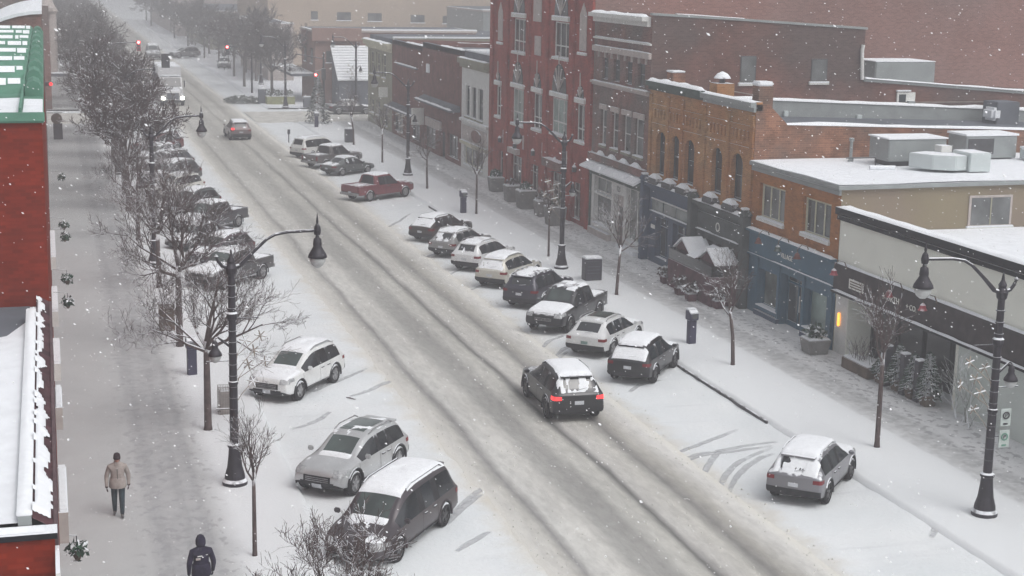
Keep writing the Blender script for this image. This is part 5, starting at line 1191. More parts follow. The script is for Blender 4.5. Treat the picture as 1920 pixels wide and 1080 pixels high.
def make_lamp(spray=True, signs=False):
    t = thing('street_lamp', 'x', 'street lamp', (0, 0, 0))
    MB().lathe([(.36, 0), (.37, .12), (.30, .2), (.29, .3), (.22, .55), (.18, .9), (.165, 1.12), (.2, 1.15), (.2, 1.22), (.13, 1.26)], (0, 0, 0), 20).build('base', M['post'], t, smooth=False)
    p = MB().lathe([(.125, 1.26), (.12, 3.0), (.14, 3.02), (.14, 3.1), (.115, 3.12), (.105, 4.9), (.15, 4.95), (.16, 5.1), (.11, 5.15), (.095, 6.2), (.14, 6.26), (.17, 6.42), (.1, 6.55), (.12, 6.62), (.05, 6.75), (.02, 6.95)], (0, 0, 0), 14)
    for z in np.arange(1.6, 6.1, .33): p.lathe([(.128, z), (.131, z+.03)], (0, 0, 0), 12)
    p.build('pole', M['post'], t)
    a = MB(); a.tube([(.08, 0, 6.42), (.25, 0, 6.48), (.62, 0, 6.85), (1.0, 0, 7.2), (1.25, 0, 7.34), (1.6, 0, 7.40), (2.42, 0, 7.42)], [.07, .065, .05, .045, .045, .045, .045], 8)
    a.tube([(-.08, 0, 6.42), (-.25, 0, 6.48), (-.36, 0, 6.62), (-.42, 0, 6.75)], [.06, .05, .05, .03], 8); a.lathe([(.01, -.07), (.07, 0), (.01, .07)], (-.42, 0, 6.76), 8)
    a.lathe([(.09, 7.3), (.11, 7.42), (.08, 7.55), (.03, 7.62), (.04, 7.68), (.0, 7.95)], (2.46, 0, 0), 10)
    arm = a.build('arm', M['post'], t)
    s, g = MB(), MB(); bell(s, g, 2.46, 0, 7.32, 1.0); sh = s.build('lamp_head', M['post'], t, smooth=True); g.build('globe', M['globe'], sh, smooth=True)
    a2 = MB(); a2.tube([(-.1, 0, 4.15), (-.3, 0, 4.32), (-.42, 0, 4.42), (-.5, 0, 4.38)], [.04, .035, .03, .03], 6); a2.build('side_arm', M['post'], t)
    s, g = MB(), MB(); bell(s, g, -.5, 0, 4.38, .72); sh = s.build('lamp_head', M['post'], t, smooth=True); g.build('globe', M['globe'], sh, smooth=True)
    for e_, z_ in ((.75, 4.95), (-.75, 3.72), (-.5, 2.3)): MB().tube([(0, 0, z_), (e_, 0, z_)], .018, 5).build('banner_rod', M['post'], t)
    if spray:
        m_ = MB(); rr = random.Random(77)
        for (x, z, l) in ((.28, 3.6, .8), (.45, 4.0, 1.0), (.62, 4.45, 1.2), (.4, 3.1, .6), (.72, 3.75, .7), (.2, 4.3, .6)):
            c = Vector((x+.15, -.15+rr.uniform(-.2, .2), z)); m_.tube([(.1, 0, z-.6), (x*.6, -.08, z-.35), tuple(c)], .014, 4); star(m_, c, .17, rr)
        m_.build('star_spray', mat('wire_stars', (.28, .24, .2), .8, dust=.3, dustn=.6), t)
    return t
lampA = make_lamp()
def place_lamp(x, y, east, label, first=None, dx=1.0):
    o = first or copy_tree(lampA); o.location = (x, y, .12); o.rotation_euler.z = PI if east else 0
    o['label'] = label; o['group'] = 'black ornamental street lamps'; return o
place_lamp(4.78, 44.2, False, 'nearest black ornamental lamp on the west side, long arm reaching over the parking bays', lampA)
place_lamp(4.79, 79.4, False, 'second black lamp on the west side, arm reaching toward the road above the parked cars')
place_lamp(4.79, 114.6, False, 'third black lamp on the west side, lost among bare crowns')
lr1 = place_lamp(24.86, 36.7, True, 'black ornamental lamp at the right edge with small signs on its post')
place_lamp(24.6, 74.4, True, 'black lamp in front of the green and red facades, behind the black pickup')
place_lamp(24.82, 111, True, 'third black lamp on the east side, just behind the red pickup')
place_lamp(24.0, 166.5, True, 'hazy lamp with banners across the cross street')
place_lamp(31.5, 166.3, True, 'hazy lamp silhouetted against the snow striped lean-to roof')
place_lamp(25.7, 199.4, True, 'faint lamp far up the east side')
# parking signs on the right lamp (in its own local frame, turned by 180 degrees)
for i, (z0_, z1_, ln) in enumerate(((2.62, 3.12, 0), (2.0, 2.5, 1))):
    s_ = MB().box(-.52, -.2, .1, .125, z0_, z1_).build('parking_sign', M['sign_white'], lr1)
    rg = MB(); rg.lathe([(.075, .135), (.11, .135), (.11, .14), (.075, .14)], (-.36, 0, (z0_+z1_)/2+.06), 20, 'y', cap=False); rg.box(-.43, -.29, .128, .133, z0_+.04, z0_+.09); rg.build('ring', M['sign_green'] if i else M['post'], s_)
    tm = text_mesh('P', .17, .004); tm.transform(Matrix(((-1, 0, 0), (0, 0, 1), (0, 1, 0))).to_4x4()); tm.transform(Matrix.Translation((-.36, .145, (z0_+z1_)/2+.06))); tm.materials.clear(); tm.materials.append(M['post']); link('letter', tm, s_)

# ------------------------------------------------------------------ traffic signals
def signal_head(root, x, y, z, face=-1, lit='red_signal', on=0, s=1.0, m='post'):
    h = MB().box(x-.2*s, x+.2*s, y-.14, y+.14, z-.55*s, z+.55*s).build('signal_head', M[m], root, bevel=.02)
    for k in range(3):
        zz = z+(.35-.35*k)*s
        v = MB().lathe([(.13*s, y+face*.145), (.13*s, y+face*.16)], (x, 0, zz), 14, 'y').build('lens', M[lit] if k == on else M['frame_dark'], h)
    if on is not None: 
        MB().lathe([(.17*s, y+face*.15), (.17*s, y+face*.34)], (x, 0, z+(.35-.35*on)*s), 14, 'y', cap=False).build('visor', M[m], h)
    return h
t = thing('signal_mast', 'signal mast arm reaching over the road, its dark box seen from behind above the truck', 'traffic signal', (5.9, 150.5, 0), world=True)
MB().tube([(5.9, 150.5, 0), (5.9, 150.5, 6.4)], [.14, .1], 10).build('pole', M['post'], t); MB().tube([(5.9, 150.5, 5.6), (7.5, 150.5, 6.0), (10.2, 150.5, 6.15)], [.09, .07, .05], 8).build('arm', M['post'], t)
MB().box(10.2, 10.95, 150.2, 150.5, 5.35, 6.65).build('backplate', M['post'], t, bevel=.02)
g_ = MB().box(7.4, 7.7, 150.3, 150.5, 5.0, 5.25).build('walk_signal', M['post'], t); MB().lathe([(.12, 150.27), (.12, 150.29)], (7.55, 0, 5.1), 10, 'y').build('lens', M['green_signal'], g_)
t = thing('signal_mast', 'far signal mast arm with lit red light left of the truck', 'traffic signal', (5.4, 167.5, 0), world=True)
MB().tube([(5.4, 167.5, 0), (5.4, 167.5, 7.2)], [.14, .1], 10).build('pole', M['post'], t); MB().tube([(5.4, 167.5, 6.3), (7, 167.5, 6.75), (8.9, 167.5, 6.85)], [.09, .07, .05], 8).build('arm', M['post'], t)
signal_head(t, 9.1, 167.4, 6.5, m='sign_red')
t = thing('signal_mast', 'far red signal on the east side of the street, above the snowy median', 'traffic signal', (22.9, 168, 0), world=True)
MB().tube([(22.9, 186, 0), (22.9, 186, 5.7)], [.13, .1], 8).build('pole', M['post'], t); MB().tube([(22.9, 186, 5.3), (20.2, 186, 5.6)], .06, 8).build('arm', M['post'], t); signal_head(t, 20.1, 185.9, 5.1, s=1.0)
t = thing('signal_mast', 'signal arm with crosswise mast at the east corner and a lit red light', 'traffic signal', (27.9, 163.5, 0), world=True)
MB().tube([(27.9, 165.5, .1), (27.9, 165.5, 6.0)], [.13, .1], 8).build('pole', M['post'], t); MB().tube([(27.9, 165.5, 5.3), (24.2, 160, 6.1)], .06, 6).build('arm', M['post'], t); signal_head(t, 27.0, 165.3, 3.35, s=.9, m='frame_dark')
MB().tube([(27.9, 165.5, 4.2), (27.0, 165.4, 4.0)], .04, 6).build('bracket', M['post'], t)
t = thing('signal_pole', 'short signal pole beside the spruce at the east corner', 'traffic signal', (24.9, 151, 0), world=True)
MB().tube([(25.4, 151, .05), (25.4, 151, 5.4)], [.1, .07], 8).build('pole', M['post'], t); signal_head(t, 25.4, 150.7, 4.7, on=None, m='frame_dark')

# ------------------------------------------------------------------ pay stations, cabinets and bins
def pay_station(x, y, label, rz=0):
    t = thing('pay_station', label, 'parking meter', (x, y, .12), 'navy pay stations along both pavements')
    MB().box(-.17, .17, -.12, .12, 0, 1.0).build('body', M['cabinet_navy'], t, bevel=.02); MB().prism([(-.2, 1.0), (.2, 1.0), (.2, 1.38), (-.05, 1.42), (-.2, 1.3)], 'x', -.2, .2).build('head', M['cabinet_navy'], t, bevel=.02)
    MB().box(-.12, .12, -.212, -.2, 1.08, 1.26).build('screen', M['glass_grey'], t); MB().box(-.19, .19, -.04, .19, 1.423, 1.47).build('snow', M['snow_cap'], t, bevel=.02)
    t.rotation_euler.z = rz; return t
pay_station(24.76, 57.8, 'navy pay station beside the black crossover with snow covered tailgate', .2); pay_station(4.68, 57.1, 'navy pay station on the west pavement left of the near lamp post', .1)
pay_station(24.3, 93.0, 'navy pay station behind the brown wagon', .2); pay_station(23.9, 146, 'small far pay station near the white van', 0)
def cabinet(x, y, w_, d_, h, label, m='cabinet', name='utility_cabinet'):
    t = thing(name, label, 'cabinet', (x, y, .12)); MB().box(-w_/2, w_/2, -d_/2, d_/2, 0, h).build('body', M[m], t, bevel=.02)
    MB().box(-w_/2+.04, w_/2-.04, -d_/2-.012, -d_/2-.003, .1, h-.1).build('door', M[m], t); s_ = MB(); [s_.box(-w_/2+.1, w_/2-.1, -d_/2-.022, -d_/2-.014, z, z+.02) for z in (h*.35, h*.5, h*.65)]; s_.build('louvre', M['roof_grey'], t)
    MB().box(-w_/2, w_/2, -d_/2, d_/2, h+.003, h+.1).build('snow', M['snow_cap'], t, bevel=.03); return t
cabinet(25.15, 71.3, .85, .6, 1.08, 'dark square cabinet capped with snow behind the black pickup'); cabinet(4.32, 64.6, .62, .5, 1.15, 'brown cabinet on the west pavement beneath a bare tree', 'wood')
cabinet(24.6, 133, .75, .6, 1.15, 'dark cabinet behind the far white van and grey pickup'); cabinet(22.3, 172.4, .8, .6, 1.5, 'hazy dark cabinet in the planted corner across the cross street', 'roof_grey')
cabinet(26.3, 161+5.6, .8, .6, 1.1, 'hazy cabinet right of the bannered lamp', 'roof_grey')
t = thing('wire_basket', 'grey wire litter cage on the west pavement left of the young thin tree', 'litter bin', (5.3, 51.7, .12)); b = MB()
for k in range(9): x = -.22+k*.055; b.tube([(x, -.2, 0), (x, -.2, .95)], .01, 3); b.tube([(x, .2, 0), (x, .2, .95)], .01, 3)
for k in range(12): z = .02+k*.085; b.tube([(-.22, -.2, z), (.22, -.2, z), (.22, .2, z), (-.22, .2, z), (-.22, -.2, z)], .01, 3)
b.build('cage', M['concrete'], t); MB().box(-.16, .16, -.15, .15, .02, .8).build('liner', M['stone'], t)
t = thing('flower_bed', 'raised olive green planter bed with snowy shrubs across the cross street', 'planter', (23, 172, .1), world=True)
MB().box(22.6, 25.6, 170.5, 173, .1, .95).build('trough', mat('olive_board', (.26, .27, .15), .8, dust=.8), t); b = MB(); rr = random.Random(2)
for k in range(200):
    p = Vector((rr.uniform(22.7, 25.5), rr.uniform(170.6, 172.8), .95+rr.random()*.6)); s_ = .14; u_ = Vector((rr.uniform(-1, 1), rr.uniform(-1, 1), rr.uniform(-1, 1))).normalized()*s_; v_ = u_.orthogonal().normalized()*s_*.6; b.quad(p-u_, p-v_, p+u_, p+v_)
b.build('shrub', M['needles_far'], t)
t = thing('snow_bank', 'long low snow covered shrub bed in front of the far corner', 'shrub', (20, 174, .1), world=True)
b = MB()
for k in range(700):
    a = rr.uniform(0, 2*PI); q = rr.random(); p = Vector((20.3+math.cos(a)*2.0*q**.5, 173.6+math.sin(a)*1.2*q**.5, .1+rr.random()*.8*(1-q*.5))); s_ = .14; u_ = Vector((rr.uniform(-1, 1), rr.uniform(-1, 1), rr.uniform(-1, 1))).normalized()*s_; v_ = u_.orthogonal().normalized()*s_*.6; b.quad(p-u_, p-v_, p+u_, p+v_)
b.build('foliage', M['needles_far'], t)
for i, (x, y) in enumerate(((24.0, 226), (24.9, 229))):
    t = thing('sign_post', ['thin faint sign post far up the east side, left one', 'thin faint sign post far up the east side, right one'][i], 'sign', (x, y, .1)); MB().tube([(0, 0, 0), (0, 0, 2.6)], .05, 5).build('post', M['post'], t); MB().box(-.3, .3, -.06, -.03, 2.0, 2.7).build('panel', M['roof_grey'], t)
t = thing('sign_post', 'small dark parking sign post just left of the white van', 'sign', (19.6, 134.3, 0)); MB().tube([(0, 0, 0), (0, 0, 1.1)], .05, 5).build('post', M['post'], t); MB().box(-.12, .12, -.06, -.03, .75, 1.15).build('panel', M['cabinet'], t)
# ------------------------------------------------------------------ vehicles
# station: y, z_bottom, z_belt, z_top, w_mid, w_belt, w_top   (half widths as a share of W/2)
def T_suv(L, W, H, rake=.0, hatch=.30, hoodz=.98):
    l = L/2; b = H*.61
    return [(-l, .44, b-.15, b-.05, .86, .83, .70), (-l+.06, .34, b-.04, b+.03, .96, .92, .74), (-l+.14, .30, b, b+.09, .99, .94, .745), (-l+.16+hatch, .25, b+.03, H-.11, 1, .945, .69),
            (-l+.62+hatch*.3, .24, b+.02, H-.03, 1, .95, .70), (-l+1.22, .24, b, H, 1, .95, .70), (-l+1.28, .24, b, H, 1, .95, .70), (-.20, .24, b-.01, H, 1, .95, .70), (-.14, .24, b-.01, H, 1, .95, .70),
            (.30, .24, b-.02, H-.06, 1, .95, .69), (1.05, .24, b-.03, b+.05, 1, .95, .73), (1.2, .24, b-.035, b+.03, 1, .95, .74), (l-.62, .25, b-.07, b-.0, 1, .93, .74), (l-.22, .28, b-.13, b-.06, .965, .89, .72), (l-.05, .33, b-.24, b-.17, .90, .83, .66), (l, .42, b-.36, b-.31, .80, .75, .60)]
def T_sedan(L, W, H):
    l = L/2; b = H*.62
    return [(-l, .45, b-.16, b-.08, .78, .76, .62), (-l+.08, .33, b-.05, b, .93, .90, .70), (-l+.25, .28, b-.02, b+.05, .98, .93, .72), (-l+.75, .25, b, b+.08, 1, .95, .72),
            (-l+1.45, .22, b, H-.04, 1, .95, .66), (-l+1.6, .22, b, H-.01, 1, .95, .66), (-l+1.68, .22, b, H, 1, .95, .66), (-.12, .22, b-.01, H, 1, .95, .67), (-.04, .22, b-.01, H, 1, .95, .67),
            (.42, .22, b-.02, H-.05, 1, .95, .66), (1.1, .22, b-.04, b+.03, 1, .95, .71), (1.22, .22, b-.05, b+.01, 1, .94, .71), (l-.6, .24, b-.12, b-.07, .98, .92, .70), (l-.22, .27, b-.2, b-.15, .94, .86, .68), (l-.06, .32, b-.32, b-.27, .83, .77, .62), (l, .4, b-.4, b-.36, .68, .64, .54)]
def T_van(L, W, H):
    l = L/2; b = H*.56
    return [(-l, .42, b-.2, b-.08, .84, .82, .70), (-l+.06, .3, b-.05, b+.02, .96, .93, .76), (-l+.12, .27, b, b+.1, .985, .95, .77), (-l+.36, .24, b+.02, H-.09, 1, .96, .74),
            (-l+.62, .22, b+.01, H-.02, 1, .965, .74), (-l+1.5, .22, b-.01, H, 1, .965, .75), (-l+1.58, .22, b-.01, H, 1, .965, .75), (-.05, .22, b-.03, H, 1, .965, .75), (.03, .22, b-.03, H, 1, .965, .75),
            (.72, .22, b-.05, H-.07, 1, .96, .72), (1.48, .22, b-.08, b+.03, 1, .955, .74), (1.6, .22, b-.09, b, 1, .95, .74), (l-.5, .24, b-.16, b-.10, .97, .92, .72), (l-.2, .26, b-.26, b-.2, .93, .86, .7), (l-.05, .3, b-.38, b-.32, .84, .78, .64), (l, .38, b-.46, b-.42, .72, .68, .58)]
def T_pickup(L, W, H, open_bed=False):
    l = L/2; b = H*.60
    return [(-l, .55, b-.12, b-.08, .90, .90, .80), (-l+.05, .45, b-.02, b, .97, .97, .86), (-l+.12, .42, b, b+.02, 1, .975, .88), (-l+1.72, .42, b, b+.02, 1, .975, .88),
            (-l+1.8, .36, b, H-.10, 1, .965, .72), (-l+1.95, .34, b, H-.02, 1, .965, .72), (-l+2.72, .34, b-.01, H, 1, .965, .73), (-l+2.8, .34, b-.01, H, 1, .965, .73), (-l+3.2, .34, b-.02, H, 1, .965, .73),
            (-l+3.42, .34, b-.03, H-.05, 1, .965, .71), (-l+4.05, .34, b-.04, b+.09, 1, .96, .76), (-l+4.2, .34, b-.05, b+.06, 1, .96, .77), (l-.45, .36, b-.10, b+.0, .99, .95, .78), (l-.16, .4, b-.16, b-.06, .96, .92, .76), (l-.04, .44, b-.25, b-.18, .9, .86, .72), (l, .5, b-.34, b-.28, .82, .8, .68)]
SPEC = {  # strips between stations: rear glass, side panes, windshield, wheel axles
 'suv': dict(rear=[2], side=[(3, 5), (6, 7), (8, 9), (9, 10)], ws=[9], wr=.37, ax=(-1.36, 1.36)),
 'sedan': dict(rear=[3], side=[(4, 5), (6, 7), (8, 9), (9, 10)], ws=[9], wr=.33, ax=(-1.42, 1.42)),
 'van': dict(rear=[2], side=[(3, 5), (6, 7), (8, 9), (9, 10)], ws=[9], wr=.36, ax=(-1.52, 1.52)),
 'pickup': dict(rear=[4], side=[(5, 6), (7, 8), (8, 9), (9, 10)], ws=[9], wr=.41, ax=(-1.75, 1.85)),
}
SPEC['pickup']['rear'] = [3]
DG = None
def evald(o):
    dg = bpy.context.evaluated_depsgraph_get(); dg.update(); return bpy.data.meshes.new_from_object(o.evaluated_get(dg))
def car_shape(kind, st, L, W, H, open_bed=False):
    sp = SPEC[kind]; hw = W/2; NP = 14
    V = []; 
    def half(s):
        y, zb, zbelt, zt, wm, wb, wt = s
        return [(0, y, zb), (.7*wm*hw, y, zb), (.965*wm*hw, y, zb+.09), (wm*hw, y, zb+.42*(zbelt-zb)), (wb*hw, y, zbelt), (wt*hw, y, zt-.07 if zt-zbelt > .3 else zt-.015), (wt*.84*hw, y, zt), (0, y, zt+.025)]
    rings = []
    for s in st:
        h = half(s); ring = h+[(-x, y, z) for x, y, z in h[-2:0:-1]]; rings.append(ring)
    bm = bmesh.new(); vr = [[bm.verts.new(p) for p in r_] for r_ in rings]; n = len(vr[0])
    RIGHT = {4: 'side_r', 9: 'side_l'}
    nst = len(st)
    cabin = lambda i: min(st[i][3]-st[i][2], st[i+1][3]-st[i+1][2]) > .3
    for i in range(nst-1):
        for j in range(n):
            f = bm.faces.new((vr[i][j], vr[i][(j+1) % n], vr[i+1][(j+1) % n], vr[i+1][j])); mi = 0
            if j in (0, 1, n-1, n-2): mi = 1
            if j in (6, 7) and i in sp['ws']: mi = 2
            if j in (6, 7) and i in sp['rear']: mi = 3
            if j in (4, 9):
                for k, (a, b) in enumerate(sp['side']):
                    if a <= i < b: mi = 4+k*2+(0 if j == 4 else 1)
            if j in (4, 9) and any(sp['side'][0][0] <= i < sp['side'][-1][1] and mi == 0 for _ in (0,)): mi = 1
            if open_bed and i in (2,) and j in (6, 7): mi = 1
            f.material_index = mi
    for i, rev in ((0, True), (nst-1, False)):
        r_ = vr[i]; quads = [(r_[0], r_[1], r_[n-1])]+[(r_[k], r_[k+1], r_[n-k-1], r_[n-k]) for k in range(1, 6)]+[(r_[6], r_[7], r_[8])]
        for k, q in enumerate(quads):
            f = bm.faces.new(q); f.material_index = 1 if k < 2 else 0
    bmesh.ops.recalc_face_normals(bm, faces=bm.faces)
    cl = bm.edges.layers.float.get('crease_edge') or bm.edges.layers.float.new('crease_edge')
    bm.verts.ensure_lookup_table()
    vi = {v: (i, j) for i, r_ in enumerate(vr) for j, v in enumerate(r_)}
    for e in bm.edges:
        (i1, j1), (i2, j2) = vi[e.verts[0]], vi[e.verts[1]]
        if j1 == j2 and j1 in (4, 10): e[cl] = .55
        if j1 == j2 and j1 in (2, 12): e[cl] = .6
        if j1 == j2 and j1 in (5, 9, 6, 8) and kind == 'pickup' and max(i1, i2) <= 3: e[cl] = .8
        if kind == 'pickup' and i1 == i2 and i1 in (0, 1, 3, 4): e[cl] = .6
    me = bpy.data.meshes.new('shape'); bm.to_mesh(me); bm.free()
    for k in range(14): me.materials.append(M['trim'])
    o = link('tmp', me); sb = o.modifiers.new('s', 'SUBSURF'); sb.levels = 2; sb.render_levels = 2
    full = evald(o)
    cut = MB()
    for ya in sp['ax']:
        for sx in (-1, 1): cut.lathe([(sp['wr']+.065, sx*(hw+.1)), (sp['wr']+.065, sx*(hw-.30))], (0, ya, sp['wr']), 26, 'x')
    cm = cut.mesh('cut', [M['trim'], M['trim']]); cm.polygons.foreach_set('material_index', [1]*len(cm.polygons)); co_ = link('tmpc', cm)
    bo = o.modifiers.new('b', 'BOOLEAN'); bo.operation = 'DIFFERENCE'; bo.solver = 'EXACT'; bo.object = co_
    fin = evald(o)
    if len(fin.polygons) < 200: fin = full.copy()
    bpy.data.objects.remove(o); bpy.data.objects.remove(co_)
    return full, fin
def split(me, groups):
    """pull faces with the given material indices out into meshes of their own"""
    out = {}
    for nm, idx in groups.items():
        bm = bmesh.new(); bm.from_mesh(me); bmesh.ops.delete(bm, geom=[f for f in bm.faces if f.material_index not in idx], context='FACES')
        m2 = bpy.data.meshes.new(nm); bm.to_mesh(m2); bm.free(); out[nm] = m2
    return out
class CarKit: pass
def make_kit(kind, L, W, H, st, open_bed=False, box=False):
    k = CarKit(); k.kind, k.L, k.W, k.H, k.st = kind, L, W, H, st; sp = SPEC[kind]; k.sp = sp
    full, fin = car_shape(kind, st, L, W, H, open_bed)
    k.full = full
    bm = bmesh.new(); bm.from_mesh(full); k.bvh = BVHTree.FromBMesh(bm); bm.free()
    k.parts = split(fin, {'body': {0, 1}, 'windshield': {2}, 'rear_window': {3}, **{'side_window.%d' % i: {i} for i in range(4, 12)}})
    for nm, m_ in k.parts.items():
        keep_ = [0]*len(m_.polygons); m_.polygons.foreach_get('material_index', keep_); m_.materials.clear()
        for mm in ([None, M['trim']] if nm == 'body' else [M['car_glass_w'] if nm == 'windshield' else M['car_glass']]): m_.materials.append(mm)
        m_.polygons.foreach_set('material_index', keep_ if nm == 'body' else [0]*len(m_.polygons))
        m_.polygons.foreach_set('use_smooth', [True]*len(m_.polygons))
        try: m_.set_sharp_from_angle(angle=R(38))
        except Exception: pass
    def patch(org, du, dv, ray, nu=8, nv=4, off=.012, m='trim', shape=None):
        """patch hugging the body: points org+u*du+v*dv cast along ray"""
        mb = MB(); org, du, dv, ray = Vector(org), Vector(du), Vector(dv), Vector(ray).normalized(); ids = {}
        for a in range(nu+1):
            for b in range(nv+1):
                u, v = a/nu, b/nv
                if shape: u, v = shape(u, v)
                h = k.bvh.ray_cast(org+du*u+dv*v, ray)
                if h[0] is None: continue
                ids[a, b] = mb.vert(h[0]+h[1]*off)
        for a in range(nu):
            for b in range(nv):
                q = [(a, b), (a+1, b), (a+1, b+1), (a, b+1)]
                if all(x in ids for x in q):
                    P_ = [Vector(mb.v[ids[x]]) for x in q]
                    if max((P_[i]-P_[(i+1) % 4]).length for i in range(4)) < .3: mb.face([ids[x] for x in q])
        me_ = mb.mesh('patch', M[m], smooth=True); bm = bmesh.new(); bm.from_mesh(me_); todo = set(bm.faces); best = []
        while todo:
            st_ = [todo.pop()]; isl = []
            while st_:
                f = st_.pop(); isl.append(f)
                for e in f.edges:
                    for g in e.link_faces:
                        if g in todo: todo.remove(g); st_.append(g)
            if len(isl) > len(best): best = isl
        kp = set(best); bmesh.ops.delete(bm, geom=[f for f in bm.faces if f not in kp], context='FACES'); bmesh.ops.delete(bm, geom=[v for v in bm.verts if not v.link_faces], context='VERTS'); bm.to_mesh(me_); bm.free(); return me_
    k.dec = []   # (name, mesh, subparent)
    l, hw = L/2, W/2; b = st[2][2]; bf = st[-3][2]
    big = kind == 'pickup'
    for sx in (-1, 1):
        if not big:
            k.dec.append(('tail_light', patch((sx*hw*.96, -l-.5, b-.18), (-sx*hw*.30, 0, 0), (0, 0, .12), (0, 1, 0), m='lamp_red'), 'tl'))
            k.dec.append(('tail_light', patch((sx*(hw+.5), -l+.04, b-.18), (0, .26, 0), (0, 0, .12), (-sx, 0, 0), m='lamp_red'), 'tl'))
        else:
            k.dec.append(('tail_light', patch((sx*hw*.95, -l-.5, b-.42), (-sx*hw*.16, 0, 0), (0, 0, .36), (0, 1, 0), m='lamp_red'), 'tl'))
        zf = st[-2][2]
        k.dec.append(('headlight', patch((sx*hw*.90, l+.5, zf-.02), (-sx*hw*.36, 0, 0), (0, 0, .15 if not big else .24), (0, -1, 0), m='lamp_clear'), 'hl'))
        k.dec.append(('headlight', patch((sx*(hw+.5), l-.52, zf+.04), (0, .38, 0), (0, 0, .11 if not big else .2), (-sx, 0, 0), m='lamp_clear'), 'hl'))
        k.dec.append(('sill_trim', patch((sx*(hw+.5), sp['ax'][0]+.5, .30), (0, sp['ax'][1]-sp['ax'][0]-1.0, 0), (0, 0, .10), (-sx, 0, 0), 16, 2, m='trim'), ''))
        for y in (st[8][0]-.04, st[6][0]-.05, st[10][0]+.02):
            k.dec.append(('door_seam', patch((sx*(hw+.5), y, .4), (0, .014, 0), (0, 0, b-.45), (-sx, 0, 0), 1, 8, off=.004, m='black'), ''))
        for y in (st[8][0]-.28, st[6][0]-.02+.1):
            mb = MB().box(sx*(hw*.985), sx*(hw*.985+.03), y, y+.18, b-.14, b-.105); k.dec.append(('door_handle', mb.mesh('h', M['trim']), ''))
        mb = MB().box(sx*(hw*.96+.03), sx*(hw*.96+.21), st[10][0]-.30, st[10][0]-.20, b+.03, b+.17); 
        me = mb.mesh('mirror', M['trim']); bm = bmesh.new(); bm.from_mesh(me); bmesh.ops.bevel(bm, geom=bm.edges[:], offset=.03, segments=2, affect='EDGES'); bm.to_mesh(me); bm.free(); k.dec.append(('mirror', me, 'mir'))
        for ya in sp['ax']:
            rA = sp['wr']+.075; am_ = MB().tube([(sx*(hw*.985), ya+rA*math.cos(a_), sp['wr']+rA*math.sin(a_)) for a_ in np.linspace(-.25, PI+.25, 14)], [.034]*14, 5)
            if kind != 'sedan': k.dec.append(('arch_trim', am_.mesh('arch', M['trim']), 'arch'))
        if kind in ('suv', 'van'):
            xr = hw*.66; mb = MB().tube([(sx*xr, st[4][0]+.05, H-.06), (sx*xr, st[4][0]+.25, H+.03), (sx*xr, st[9][0]-.55, H+.03), (sx*xr, st[9][0]-.25, H-.06)], .02, 5); k.dec.append(('roof_rail', mb.mesh('rail', M['trim']), 'rail'))
    zf = st[-2][2]
    k.dec.append(('grille', patch((-hw*.5, l+.5, zf-.22 if not big else zf-.35), (hw, 0, 0), (0, 0, .2 if not big else .5), (0, -1, 0), 12, 4, m='trim'), 'gr'))
    k.dec.append(('lower_grille', patch((-hw*.62, l+.5, .40 if not big else .5), (hw*1.24, 0, 0), (0, 0, .12), (0, -1, 0), 12, 2, m='trim'), ''))
    gb = MB(); [gb.box(-hw*.42, hw*.42, l-.02, l+.022, zf-.19+i*.055, zf-.175+i*.055) for i in range(3)]; k.dec.append(('grille_bar', gb.mesh('b', M['rim']), ''))
    k.dec.append(('number_plate', patch((-.16, l+.5, zf-.38 if not big else zf-.5), (.32, 0, 0), (0, 0, .13), (0, -1, 0), 4, 2, off=.03, m='plate'), ''))
    k.dec.append(('number_plate', patch((-.16, -l-.5, b-.34 if not big else b-.5), (.32, 0, 0), (0, 0, .13), (0, 1, 0), 4, 2, off=.03, m='plate'), 'rp'))
    k.dec.append(('bumper', patch((-hw*.93, -l-.5, .40 if not big else .5), (hw*1.86, 0, 0), (0, 0, .20), (0, 1, 0), 18, 3, off=.02, m='trim'), 'bump'))
    if kind == 'suv':
        k.dec.append(('wiper', MB().tube([(-.02, st[2][0]-.02, b+.14), (.3, st[2][0]+.03, b+.19)], .012, 4).mesh('w', M['trim']), ''))
    if kind != 'pickup':
        sp_ = MB().box(-hw*.58, hw*.58, st[3][0]-.09, st[3][0]+.10, st[3][3]-.05, st[3][3]+.005); k.dec.append(('spoiler', sp_.mesh('s', M['trim']), 'spoil') if kind != 'sedan' else ('antenna', MB().box(-.02, .02, st[5][0], st[5][0]+.12, H, H+.06).mesh('s', M['trim']), ''))
    else:
        mb = MB()
        for sx in (-1, 1): mb.box(sx*(hw*.86), sx*(hw*.975), -l+.06, -l+1.76, b+.005, b+.06)
        mb.box(-hw*.86, hw*.86, -l+.02, -l+.1, b+.0, b+.06); k.dec.append(('bed_rail', mb.mesh('r', M['trim']), 'rail2'))
        bm_ = MB(); bm_.box(-hw*.9, hw*.9, -l-.16, -l+.02, .48, .66); k.dec.append(('bumper', bm_.mesh('b', M['rim']), ''))
        mb = MB()
        for sx in (-1, 1): mb.box(sx*hw*.55, sx*(hw*1.0), sp['ax'][0]+.6, sp['ax'][1]-.6, .34, .38)
        k.dec.append(('side_step', mb.mesh('s', M['trim']), ''))
    wr = sp['wr']
    k.tyre = MB().lathe([(wr*.66, -.11), (wr*.93, -.115), (wr, -.08), (wr, .08), (wr*.93, .115), (wr*.66, .11)], (0, 0, 0), 28, 'x', cap=False).mesh('tyre', M['tyre'], smooth=True)
    rm = MB()
    rm.lathe([(wr*.67, .09), (wr*.62, .10), (wr*.60, .05), (.01, .045)], (0, 0, 0), 24, 'x', cap=False)
